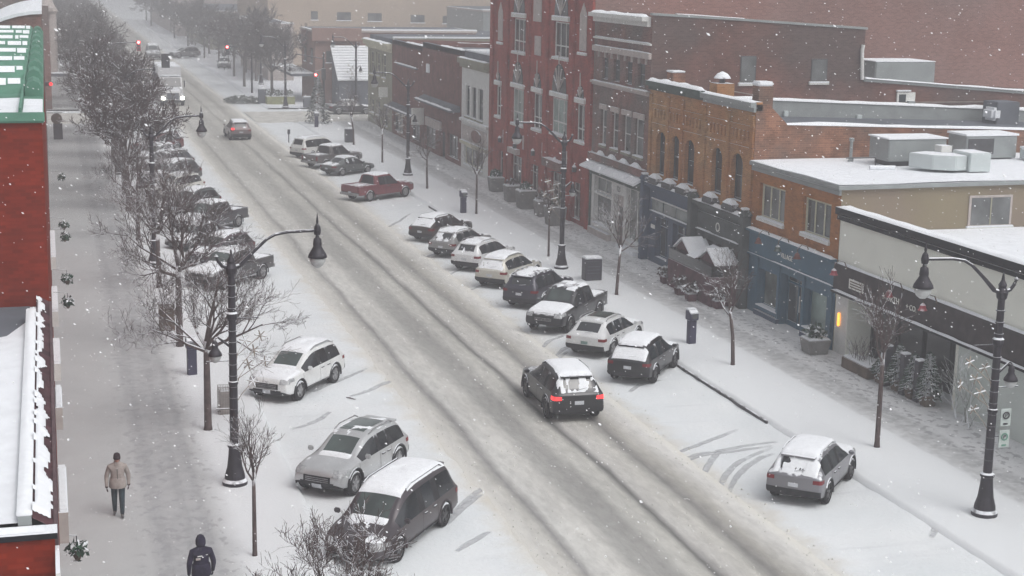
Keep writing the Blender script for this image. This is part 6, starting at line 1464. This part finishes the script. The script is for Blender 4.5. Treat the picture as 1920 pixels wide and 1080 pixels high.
    for i in range(5):
        a = 2*PI*i/5; ca, sa = math.cos(a), math.sin(a)
        q = [(.05, -.045), (.05, .045), (wr*.64, .03), (wr*.64, -.03)]
        p1 = [rm.vert((.095, u*ca-v*sa, u*sa+v*ca)) for u, v in q]; p0 = [rm.vert((.05, u*ca-v*sa, u*sa+v*ca)) for u, v in q]
        rm.face(p1); [rm.face([p0[x], p0[(x+1) % 4], p1[(x+1) % 4], p1[x]]) for x in range(4)]
    rm.lathe([(.06, .10), (.05, .105), (.001, .105)], (0, 0, 0), 12, 'x', cap=False)
    k.rim = rm.mesh('rim', M['rim']); k.rimd = k.rim.copy(); k.rimd.materials.clear(); k.rimd.materials.append(M['rim_dark'])
    return k
def snow_on(k, x0, x1, y0, y1, th, cover, seed, step=.07, zmin=0, edge=.12, name='snow_cap'):
    """snow lying on the car: heightfield on the real body surface, thinning to nothing at patch edges"""
    nx, ny = int((x1-x0)/step), int((y1-y0)/step); P_ = {}; mb = MB(); keep = {}
    for i in range(nx+1):
        for j in range(ny+1):
            x, y = x0+(x1-x0)*i/nx, y0+(y1-y0)*j/ny
            h = k.bvh.ray_cast(Vector((x, y, 4)), Vector((0, 0, -1)))
            if h[0] is None or h[0].z < zmin: continue
            e = min(1, (x-x0)/edge, (x1-x)/edge, (y-y0)/edge, (y1-y)/edge)
            nn = .5+.5*noise.fractal(Vector((x*1.6+seed*7.1, y*1.1+seed*3.3, seed)), .8, 2, 4)
            n2 = noise.noise(Vector((x*7+seed, y*7, 2)))
            t = th*min(1, max(-.4, (cover-nn)*5+.06*n2))*min(1, max(0, e)+.0)+(-.01 if e <= .01 else 0)+.004*n2
            nz = h[1].z
            if nz < .55: t = min(t, -.004) if nz < .4 else t*.5
            P_[i, j] = (h[0].z+t+.002 if t > 0 else h[0].z-.012, t)
    ids = {}
    for i in range(nx):
        for j in range(ny):
            q = [(i, j), (i+1, j), (i+1, j+1), (i, j+1)]
            if not all(a in P_ for a in q) or max(P_[a][1] for a in q) <= 0: continue
            zs = [P_[a][0] for a in q]
            if max(zs)-min(zs) > .14: continue
            for a in q:
                if a not in ids: ids[a] = mb.vert((x0+(x1-x0)*a[0]/nx, y0+(y1-y0)*a[1]/ny, P_[a][0]))
            mb.face([ids[a] for a in q])
    if not mb.f: return None
    return mb.mesh(name, M['snow_cap'], smooth=True)
KITS = {}
def kit(nm):
    if nm in KITS: return KITS[nm]
    S_ = {'suv': ('suv', 4.5, 1.86, 1.66), 'suvbig': ('suv', 4.75, 1.92, 1.76), 'cross': ('suv', 4.75, 1.9, 1.6), 'wagon': ('suv', 4.7, 1.84, 1.58), 'mini': ('suv', 4.25, 1.8, 1.56), 'sedan': ('sedan', 4.8, 1.85, 1.46), 'van': ('van', 5.05, 1.98, 1.76), 'fullsize': ('van', 5.2, 2.0, 1.92), 'pickup': ('pickup', 5.7, 1.98, 1.88), 'pickup_open': ('pickup', 5.7, 1.98, 1.88)}[nm]
    kd, L, W, H = S_
    st = T_suv(L, W, H, hatch={'suv': .3, 'suvbig': .22, 'cross': .62, 'wagon': .5, 'mini': .2}.get(nm, .3)) if kd == 'suv' else T_sedan(L, W, H) if kd == 'sedan' else T_van(L, W, H) if kd == 'van' else T_pickup(L, W, H)
    KITS[nm] = make_kit(kd, L, W, H, st, nm == 'pickup_open'); return KITS[nm]
CARBB = []
def car(name, label, cat, kn, x, y, phi, col, roof=(1.1, .05), hood=(.3, .02), rear=None, bed=None, seed=1, group='vehicles parked at an angle along the street', lights=None, dark_rim=False, metal=.35, dust=.97, dustn=.55, plate='plate', z=0.0, s=1.0, front_glass=None, wsn=None, bumper=None, sunroof=False):
    k = kit(kn); L, W, H, st = k.L, k.W, k.H, k.st; l, hw = L/2, W/2
    t = thing(name, label, cat, (0, 0, 0), group)
    pm = paint('paint_'+name+str(seed), col, metal, .33, dust, dustn)
    for nm, me in k.parts.items():
        o = link(nm.split('.')[0], me, t)
        if nm == 'body': o.material_slots[0].link = 'OBJECT'; o.material_slots[0].material = pm
        if nm == 'windshield' and front_glass: o.material_slots[0].link = 'OBJECT'; o.material_slots[0].material = M[front_glass]
    for nm, me, cl in k.dec:
        o = link(nm, me, t)
        def setm(mm): o.material_slots[0].link = 'OBJECT'; o.material_slots[0].material = mm
        if cl in ('mir', 'spoil', 'rail2'): setm(pm)
        if cl == 'rp': setm(M[plate])
        if cl == 'arch' and (kn in ('van', 'fullsize', 'pickup', 'pickup_open')): setm(pm)
        if cl == 'tl' and lights == 'brake': setm(M['lamp_red_on'])
        if cl == 'hl' and lights == 'head': setm(M['lamp_on'])
        if cl == 'rail' and col[0] > .4: setm(M['rim'])
    if sunroof:
        ys = st[9][0]-.25; mb = MB(); n_ = 6; g_ = [[mb.vert(tuple(k.bvh.ray_cast(Vector((-hw*.46+hw*.92*a/n_, ys-1.25*b_/n_, 4)), Vector((0, 0, -1)))[0]+Vector((0, 0, .012)))) for a in range(n_+1)] for b_ in range(n_+1)]
        [mb.face([g_[b_][a], g_[b_][a+1], g_[b_+1][a+1], g_[b_+1][a]]) for a in range(n_) for b_ in range(n_)]
        link('sunroof', mb.mesh('sunroof', M['car_glass_w']), t)
    for ya in k.sp['ax']:
        for sx in (-1, 1):
            w_ = link('wheel', k.tyre, t); w_.location = (sx*(hw-.125), ya, k.sp['wr']); w_.rotation_euler.z = 0 if sx > 0 else PI
            link('rim', k.rimd if dark_rim else k.rim, w_)
    yr0, yr1 = (st[3][0]-.02, st[9][0]+.08) if k.kind != 'pickup' else (st[4][0]+.03, st[9][0]+.08)
    if k.kind == 'sedan': yr0 = st[4][0]-.05
    def add(me, par=t):
        if me: link('snow_cap', me, par)
    if roof: add(snow_on(k, -hw*.72, hw*.72, yr0, yr1, roof[1], roof[0], seed, zmin=H*.8))
    if hood: add(snow_on(k, -hw*.88, hw*.88, st[10][0]+.02, l-.12, hood[1], hood[0], seed+5, zmin=H*.3))
    if rear: add(snow_on(k, -hw*.78, hw*.78, st[0][0]+.06, st[3][0]+.05, rear[1], rear[0], seed+9, step=.045, zmin=st[0][2]-.12, edge=.05))
    if bed: add(snow_on(k, -hw*.86, hw*.86, -l+.03, st[3][0]-.05, bed[1], bed[0], seed+3, zmin=H*.4))
    if wsn: add(snow_on(k, -hw*.6, hw*.6, st[10][0]-.12, st[10][0]+.12, wsn, 1.2, seed+11, zmin=H*.4, edge=.08))
    t.location = (x, y, z); t.rotation_euler.z = R(phi)-PI/2; t.scale = (s, s, s)
    CARBB.append((label, t)); return t
W_ = (.62, .63, .635); BK = (.018, .018, .022)
car('parked_car', 'silver grey crossover alone at right with red tail light and snow covered rear window', 'car', 'suv', 21.4, 40.4, 47, (.20, .20, .22), roof=(1.3, .08), hood=(1.2, .04), rear=(.66, .04), seed=1, dark_rim=True, dust=.72, dustn=.9, s=0.92)
car('moving_car', 'black crossover driving away up the road with lit brake lights', 'car', 'suv', 16.75, 50.4, 88, BK, roof=(1.3, .06), hood=(.4, .02), rear=(.5, .02), seed=2, group='vehicles driving on the road', lights='brake', dark_rim=True, z=.03)
car('parked_car', 'black crossover with snow covered roof and tailgate beside the navy pay station', 'car', 'suv', 21.35, 54.2, 51, BK, roof=(1.3, .10), hood=(.7, .03), rear=(.85, .04), seed=3, dark_rim=True, s=0.92)
car('parked_car', 'white crossover with dark sunroof panel, between black pickup and black crossover', 'car', 'cross', 21.3, 58.4, 47, W_, roof=(.32, .025), hood=(.8, .02), rear=None, seed=4, sunroof=True, dust=1.1, metal=.1, plate='plate_green', bumper='x', s=0.92)
car('parked_pickup', 'black pickup parked nose to the road with snow on its hood', 'pickup truck', 'pickup', 21.1, 62.9, 229, BK, roof=(.52, .05), hood=(1.2, .09), bed=(.8, .04), seed=5, dark_rim=True, s=0.91)
car('parked_car', 'dark navy crossover with streaked snow on roof, left of the black pickup', 'car', 'suvbig', 21.3, 67.5, 47, (.03, .028, .045), roof=(.55, .03), hood=(.4, .02), seed=6, dark_rim=True, s=0.91)
car('parked_car', 'pale beige crossover with thick white snow on its roof', 'car', 'suv', 21.2, 72.1, 46, (.52, .505, .45), roof=(1.3, .08), hood=(.8, .03), rear=(.6, .03), seed=7, metal=.15, s=0.92)
car('parked_car', 'white wagon between the beige crossover and the small silver wagon', 'car', 'suv', 21.1, 76.4, 45, (.66, .67, .68), roof=(.5, .03), hood=(.5, .02), rear=(.3, .02), seed=8, metal=.1, s=0.91)
car('parked_car', 'small silver wagon with red tail light and roof bars right of the brown wagon', 'car', 'wagon', 20.9, 80.4, 45, (.27, .27, .27), roof=(.7, .04), hood=(.5, .02), rear=(.5, .02), seed=9, s=0.9)
car('parked_car', 'dark brown wagon at the far end of the near east row', 'car', 'wagon', 21.0, 85.2, 42, (.045, .035, .032), roof=(.95, .04), hood=(.8, .03), rear=(.65, .03), seed=10, s=0.91)
car('parked_pickup', 'red pickup parked alone with snow lines on its flat bed cover', 'pickup truck', 'pickup', 20.6, 101.0, 33, (.19, .035, .045), roof=(1.2, .05), hood=(.6, .03), bed=(.45, .03), seed=11, s=0.9)
car('parked_car', 'dark grey sedan behind the red pickup', 'car', 'sedan', 20.9, 113.6, 33, (.10, .11, .11), roof=(1.3, .07), hood=(.5, .02), rear=(.7, .03), seed=12, s=0.89)
car('parked_pickup', 'grey pickup with red tail light between grey sedan and white van', 'pickup truck', 'pickup', 20.6, 118.3, 36, (.13, .12, .12), roof=(1.2, .06), hood=(.5, .02), bed=(.4, .02), seed=13, s=0.88)
car('parked_van', 'white full size utility wagon, farthest of the east row', 'car', 'fullsize', 20.35, 124.3, 36, (.62, .62, .60), roof=(1.2, .04), hood=(.5, .02), seed=14, metal=.05, s=0.86)
car('parked_minivan', 'dark plum minivan with snowy roof and clear windshield, nearest the camera', 'minivan', 'van', 8.35, 39.1, 232, (.055, .045, .052), roof=(.86, .06), hood=(.36, .02), seed=15, wsn=.05, dark_rim=True, dust=1.15, sunroof=True, s=0.95)
car('parked_car', 'silver compact hatchback with dark sunroof behind the dark minivan', 'car', 'mini', 8.27, 44.35, 230, (.47, .48, .49), roof=(.36, .03), hood=(.2, .012), seed=16, wsn=.04, dust=1.2, sunroof=True, s=0.98)
car('parked_car', 'white crossover parked alone west of the road with clear dark windshield', 'car', 'suv', 8.2, 54.75, 232, (.68, .69, .69), roof=(.8, .05), hood=(.9, .03), seed=17, wsn=.04, metal=.08, s=0.95)
car('parked_pickup', 'dark grey pickup behind the near bare tree, with snow on windshield edge', 'pickup truck', 'pickup', 8.0, 74.6, 229, (.055, .055, .06), roof=(.7, .05), hood=(.9, .05), bed=(.7, .04), seed=18, wsn=.05, s=0.89)
car('parked_car', 'dark maroon hatchback second behind the grey pickup in the west row', 'car', 'suv', 8.1, 79.9, 228, (.07, .045, .055), roof=(.9, .05), hood=(.9, .04), seed=19, s=0.9)
car('parked_car', 'charcoal sedan with arched snowy roofline just before the open bed pickup', 'car', 'sedan', 7.5, 84.9, 228, (.07, .068, .072), roof=(.9, .05), hood=(.9, .05), seed=20, s=0.9)
car('parked_pickup', 'dark pickup with black open bed and snow line on its side', 'pickup truck', 'pickup_open', 8.6, 90.2, 228, (.055, .055, .065), roof=(.8, .05), hood=(1.1, .06), bed=(.22, .02), seed=21, s=0.9)
car('parked_car', 'low snowy car half hidden just beyond the open bed pickup', 'car', 'suv', 8.1, 96.6, 226, (.10, .12, .12), roof=(1.2, .08), hood=(1.2, .05), seed=22, s=0.9)
car('parked_car', 'white crossover behind the bare crowns in the west row', 'car', 'suv', 7.7, 103.6, 224, (.62, .62, .58), roof=(.6, .04), hood=(.8, .04), seed=23, metal=.08, s=0.92)
car('parked_car', 'dark crossover just beyond the white one in the west row', 'car', 'suv', 7.9, 109.8, 224, (.09, .09, .095), roof=(.8, .05), hood=(.8, .04), seed=24)
car('parked_car', 'grey hatchback with streaked snow, third from the far end of the west row', 'car', 'suv', 7.9, 115.6, 224, (.12, .12, .12), roof=(.6, .05), hood=(.8, .04), seed=25)
car('parked_car', 'snow covered sedan second from the far end of the west row', 'car', 'sedan', 7.9, 122, 224, (.2, .2, .2), roof=(1.1, .07), hood=(1.1, .06), seed=26)
car('parked_car', 'dull red crossover at the far end of the west row', 'car', 'suv', 8.2, 128.4, 224, (.17, .055, .06), roof=(1.1, .05), hood=(.8, .04), seed=27)
car('moving_car', 'grey crossover driving away near the cross street with one red tail light', 'car', 'suv', 15.7, 138.3, 92, (.16, .12, .12), roof=(.8, .05), hood=(.5, .03), rear=(.4, .02), seed=28, group='vehicles driving on the road', z=.03)
q_ = MB().box(-.85, -.6, -2.33, -2.3, .95, 1.12).mesh('tail_light', M['lamp_red_on']); link('tail_light', q_, CARBB[-1][1])
car('parked_car', 'dark low car parked on the cross street beyond the corner building', 'car', 'sedan', 29.8, 160.2, 2, (.05, .05, .055), roof=(.8, .06), hood=(.9, .05), seed=29, group='vehicles on the cross street and beyond')
car('moving_car', 'faint grey van coming through the haze left of the far sedan', 'van', 'fullsize', 16.2, 258, 268, (.2, .2, .21), roof=(1, .05), hood=(.5, .03), seed=30, group='vehicles on the cross street and beyond', s=1.15)
car('moving_car', 'faint grey vehicle parked sideways in the far haze', 'car', 'suv', 21.2, 258, 200, (.2, .2, .21), roof=(1, .06), hood=(1, .05), seed=31, group='vehicles on the cross street and beyond', s=1.05)
car('moving_car', 'dim dark vehicle at the far east kerb beyond the signal', 'car', 'suv', 24.6, 232, 265, (.12, .12, .13), roof=(1, .06), hood=(1, .05), seed=32, group='vehicles on the cross street and beyond')

# heavy truck coming toward the camera
t = thing('heavy_truck', 'white heavy truck with lit headlamps coming toward the camera from the cross street', 'truck', (0, 0, 0), 'vehicles driving on the road')
TW = paint('truck_white', (.55, .55, .56), .1, .4, .9)
MB().box(-1.25, 1.25, -9.0, -1.1, 1.1, 3.9).build('cargo_box', TW, t, bevel=.05)
c = MB(); c.prism([(-1.0, .7), (1.2, .7), (1.2, 1.75), (.75, 1.95), (.25, 2.9), (-1.0, 3.0)], 'x', -1.15, 1.15); c.build('cab', TW, t, bevel=.06)
MB().prism([(1.2, .65), (2.5, .6), (2.55, 1.35), (2.3, 1.62), (1.2, 1.8)], 'x', -.78, .78).build('hood', TW, t, bevel=.08)
for sx in (-1, 1):
    MB().prism([(1.0, .55), (2.4, .55), (2.4, .95), (2.0, 1.25), (1.3, 1.25), (1.0, 1.0)], 'x', sx*.8, sx*1.2).build('fender', TW, t, bevel=.05)
    MB().box(sx*.82, sx*1.18, 2.38, 2.46, .72, 1.0).build('headlight', M['lamp_on'], t, bevel=.02)
    mr = MB(); mr.box(sx*1.3, sx*1.42, .9, 1.0, 1.9, 2.6); mr.tube([(sx*1.15, .9, 2.5), (sx*1.36, .95, 2.5)], .03, 5); mr.build('mirror', M['trim'], t)
    for y in (1.7, -5.8, -7.1):
        w_ = MB().lathe([(.3, -.14), (.48, -.15), (.5, -.1), (.5, .1), (.48, .15), (.3, .14)], (0, 0, 0), 20, 'x').build('wheel', M['tyre'], t, smooth=False); w_.location = (sx*1.05, y, .5)
MB().box(-.62, .62, 2.555, 2.60, .75, 1.4).build('grille', M['roof_grey'], t); MB().box(-1.2, 1.2, 2.42, 2.62, .4, .66).build('bumper', M['trim'], t, bevel=.02)
MB().prism([(.80, 1.98), (.86, 1.96), (.36, 2.86), (.30, 2.86)], 'x', -1.02, 1.02).build('windshield', M['car_glass'], t); MB().box(-1.2, 1.2, -8.95, -1.15, 3.903, 4.0).build('snow_cap', M['snow_cap'], t, bevel=.03)
MB().box(-1.0, 1.0, -1.0, .2, 3.0, 3.08).build('snow_cap', M['snow_cap'], t, bevel=.03)
t.location = (12.6, 172.6, .03); t.rotation_euler.z = R(181)
# ------------------------------------------------------------------ people
def skin(name, verts, edges, radii, root, m, parent, lv=2):
    me = bpy.data.meshes.new(name); me.from_pydata(verts, edges, [])
    o = link('tmp_'+name, me); md = o.modifiers.new('skin', 'SKIN'); md.use_smooth_shade = True
    for i, r_ in enumerate(radii):
        sv = me.skin_vertices[0].data[i]; sv.radius = r_ if hasattr(r_, '__len__') else (r_, r_); sv.use_root = (i == root)
    sb = o.modifiers.new('sub', 'SUBSURF'); sb.levels = lv; sb.render_levels = lv
    out = evald(o); bpy.data.objects.remove(o); out.materials.clear()
    for mm in (m if isinstance(m, list) else [m]): out.materials.append(mm)
    out.polygons.foreach_set('use_smooth', [True]*len(out.polygons)); return link(name, out, parent)
def person(label, loc, rz, jacket, trousers, hat, glove, skinm, stride=.16, arms=.12, hood=False, group='people walking on the west pavement', H=1.76):
    t = thing('person', label, 'person', (0, 0, 0), group)
    s = H/1.76
    # +Y is forward. legs, pelvis, trunk, arms in one continuous body
    V = [(0, 0, .95), (0, .01, 1.12), (0, .02, 1.30), (0, .0, 1.44), (0, .01, 1.53), (0, .02, 1.62)]           # pelvis, waist, chest, upper chest, neck, head
    Rr = [(.175, .135), (.195, .155), (.205, .155), (.15, .11), (.058, .058), (.075, .085)]
    E_ = [(0, 1), (1, 2), (2, 3), (3, 4), (4, 5)]
    def add(p, r_, frm): V.append(p); Rr.append(r_); E_.append((frm, len(V)-1)); return len(V)-1
    for sx, f in ((-1, stride), (1, -stride)):
        h = add((sx*.095, 0, .88), (.105, .11), 0); kn = add((sx*.10, f*.55+.03, .49), .082, h); an = add((sx*.10, f, .12), .062, kn)
        he = add((sx*.10, f-.02, .07), .045, an); add((sx*.115, f+.15, .045), (.045, .035), he)
    hands = []
    for sx, f in ((-1, -arms), (1, arms)):
        sh = add((sx*.205, 0, 1.41), .082, 3); el = add((sx*.29, -.03+f*.4, 1.14), .068, sh); wr = add((sx*.29, f+.04, .90), .046, el); hands.append((sx, f, wr))
        pm = add((sx*.29, f+.065, .835), (.022, .042), wr)
    body = skin('body', V, E_, Rr, 0, [jacket, trousers, M['shoe'], glove, skinm], t)
    me = body.data
    for p in me.polygons:
        c = p.center; z = c.z; arm = abs(c.x) > .215
        mi = 0
        if arm and z < .90: mi = 3
        elif z < .11: mi = 2
        elif z < .86 and not arm: mi = 1
        elif z > 1.57: mi = 4
        p.material_index = mi
    # jacket hem flares over the hips
    MB().lathe([(.222, .82), (.235, .85), (.225, .98), (.212, 1.1), (.19, 1.12)], (0, 0, 0), 24, cap=False).build('jacket_hem', jacket, t, smooth=True).scale = (1, .78, 1)
    # hands: palm is in the body; five separate bent fingers each
    for sx, f, _ in hands:
        for i in range(4):
            y = f+.03+i*.022; ln = (.062, .075, .072, .055)[3-i]; x = sx*.29
            skin('finger', [(x, y, .835), (x-sx*.004, y+.003, .81-ln*.25), (x-sx*.02, y+.006, .80-ln*.65), (x-sx*.038, y+.004, .80-ln*.8)], [(0, 1), (1, 2), (2, 3)], [.0105, .0100, .0092, .0078], 0, glove, t, 1)
        skin('thumb', [(sx*.285, f+.10, .845), (sx*.27, f+.125, .815), (sx*.26, f+.125, .785)], [(0, 1), (1, 2)], [.012, .011, .009], 0, glove, t, 1)
    # head with face
    hd = bmesh.new(); bmesh.ops.create_uvsphere(hd, u_segments=28, v_segments=20, radius=1)
    for v in hd.verts:
        x, y, z = v.co; w_ = .076*(1-.16*max(0, -z)**1.5); v.co = Vector((x*w_, y*(.096 if y < 0 else .094), z*.118+(-.006 if y > 0 and z < 0 else 0)))
        if y > .75 and abs(x) < .25 and -.35 < z < .12: v.co.y += .017*(1-abs(x)/.25)*(1-abs(z+.18)/.3 if abs(z+.18) < .3 else 0)
        if y > .6 and z < -.75: v.co.y += .008
        if y > .7 and .02 < z < .25 and .2 < abs(x) < .6: v.co.y -= .006
    me = bpy.data.meshes.new('head'); hd.to_mesh(me); hd.free(); me.materials.append(skinm); me.polygons.foreach_set('use_smooth', [True]*len(me.polygons))
    hp = Vector((0, .035, 1.645)); head = link('head', me, t); head.location = hp
    for sx in (-1, 1):
        ey = MB().lathe([(.001, .0), (.010, .0), (.012, -.006), (.001, -.007)], (sx*.028, .091, .008), 10, 'y'); ey.v = [(a, .091+(b-.091) if False else b, c) for a, b, c in ey.v]
        e_ = bmesh.new(); bmesh.ops.create_uvsphere(e_, u_segments=10, v_segments=8, radius=.0105); m_ = bpy.data.meshes.new('eye'); e_.to_mesh(m_); e_.free(); m_.materials.append(M['black']); q = link('eye', m_, head); q.location = (sx*.028, .083, .010)
        MB().box(sx*.012, sx*.045, .084, .093, .024, .031).build('eyebrow', M['bark'], head, bevel=.002)
        er = MB().lathe([(.001, 0), (.02, .002), (.026, .01), (.018, .014)], (0, 0, 0), 10, 'x').build('ear', skinm, head, smooth=True); er.location = (sx*.070 if sx > 0 else -.084, .0, -.005); er.scale = (1, .7, 1.2)
    MB().box(-.024, .024, .083, .092, -.056, -.049).build('mouth', M['lips'], head, bevel=.003)
    # beanie
    hb = MB().lathe([(.086, -.012), (.093, .0), (.093, .05), (.088, .056), (.088, .085), (.072, .125), (.038, .148), (.008, .152)], (0, -.004, 0), 22).build('beanie', hat, head, smooth=True); hb.scale = (1.04, 1.24, 1.06)
    if hood:
        h_ = bmesh.new(); bmesh.ops.create_uvsphere(h_, u_segments=24, v_segments=16, radius=1)
        bmesh.ops.delete(h_, geom=[v for v in h_.verts if v.co.y > .45 and v.co.z < .75], context='VERTS')
        for v in h_.verts: v.co = Vector((v.co.x*.118*(1 if v.co.z > -.3 else 1.08), v.co.y*.135-.012, v.co.z*.155+(.01*v.co.z)))
        m_ = bpy.data.meshes.new('hood'); h_.to_mesh(m_); h_.free(); m_.materials.append(jacket); m_.polygons.foreach_set('use_smooth', [True]*len(m_.polygons)); link('hood', m_, head)
    MB().lathe([(.115, 1.46), (.095, 1.51), (.082, 1.575)], (0, .015, 0), 18, cap=False).build('collar', jacket, t, smooth=True)
    MB().box(-.006, .006, .125, .165, .9, 1.40).build('zip', M['trim'], t)
    t.location = loc; t.rotation_euler.z = rz; t.scale = (s, s, s); return t
M['shoe'] = mat('grey_shoe', (.12, .12, .12), .7, var=.5, scale=20); M['lips'] = mat('lips', (.28, .09, .08), .6)
M['skin'] = mat('skin', (.40, .20, .15), .6, var=.08, scale=20); M['coat'] = mat('beige_jacket', (.33, .29, .27), .9, var=.1, scale=9, bump=.01)
M['jeans'] = mat('dark_jeans', (.035, .05, .06), .9, var=.2, scale=9); M['beanie'] = mat('maroon_knit', (.03, .014, .018), .95, var=.3, scale=40, bump=.004)
M['glove'] = mat('dark_glove', (.06, .035, .038), .9); M['navycoat'] = mat('navy_jacket', (.022, .018, .038), .75, var=.3, scale=9, bump=.01); M['navyhat'] = mat('navy_knit', (.018, .018, .028), .95, var=.3, scale=40, bump=.004)
person('walker in beige jacket, dark jeans and maroon beanie coming toward the camera', (1.40, 42.2, .14), PI-.05, M['coat'], M['jeans'], M['beanie'], M['glove'], M['skin'], stride=.14, arms=.06)
p2 = person('walker in navy hooded jacket seen from behind at the bottom edge', (3.0, 35.3, .14), .1, M['navycoat'], M['jeans'], M['navyhat'], M['navyhat'], M['skin'], stride=-.16, arms=.05, hood=True)
b = MB().box(-.11, .0, -.158, -.15, 1.33, 1.355).build('back_logo', M['letter'], p2); MB().box(-.15, -.04, -.158, -.15, 1.25, 1.30).build('back_logo', M['stone'], p2); MB().box(.09, .13, -.14, -.13, 1.35, 1.365).build('back_logo', M['letter'], p2)

# ------------------------------------------------------------------ falling snow
fl = MB(); rr = random.Random(99)
def flake(p, s_, st):
    # six-pointed speck, slightly drawn out along its fall
    d = Vector((.55, .1, -.35)).normalized()*s_*st; u = d.orthogonal().normalized()*s_; v = d.normalized().cross(u)
    ids = [fl.vert(p+q) for q in (d, -d, u, -u, v, -v)]
    for a, b_ in ((2, 4), (4, 3), (3, 5), (5, 2)): fl.face([ids[0], ids[a], ids[b_]]); fl.face([ids[1], ids[b_], ids[a]])
n = 0
while n < 4300:
    dist = rr.uniform(7, 62); px, py = rr.uniform(-60, 1980), rr.uniform(-60, 1140)
    d = (ROT @ Vector((px-960, 540-py, -F))).normalized(); p = Vector((0, 0, CAMH))+d*dist
    if rr.random() > (dist/62)**1.2: continue
    if p.z < .4: continue
    flake(p, rr.uniform(.005, .0115)*(.6+dist/60), rr.uniform(1.0, 2.2)); n += 1
o = fl.build('falling_snow', mat('snowflake', (.9, .9, .92), .9, var=.01)); tag(o, 'snowflakes drifting through the air across the whole street', 'snow', kind='stuff')

for o in bpy.data.objects:
    if '_o' in o: del o['_o']
if FITOUT:
    from bpy_extras.object_utils import world_to_camera_view as w2c
    bpy.context.view_layer.update()
    for lb, t in CARBB:
        xs, ys = [], []
        for ch in t.children:
            if ch.type != 'MESH': continue
            for c in ch.bound_box:
                pass
            mw = ch.matrix_world
            for v in ch.data.vertices:
                q = ROT.transposed() @ (mw @ v.co-Vector((0, 0, CAMH))); xs.append(960+F*q[0]/-q[2]); ys.append(540-F*q[1]/-q[2])
        print('BB', lb[:46], [round(a) for a in (min(xs), min(ys), max(xs), max(ys))])
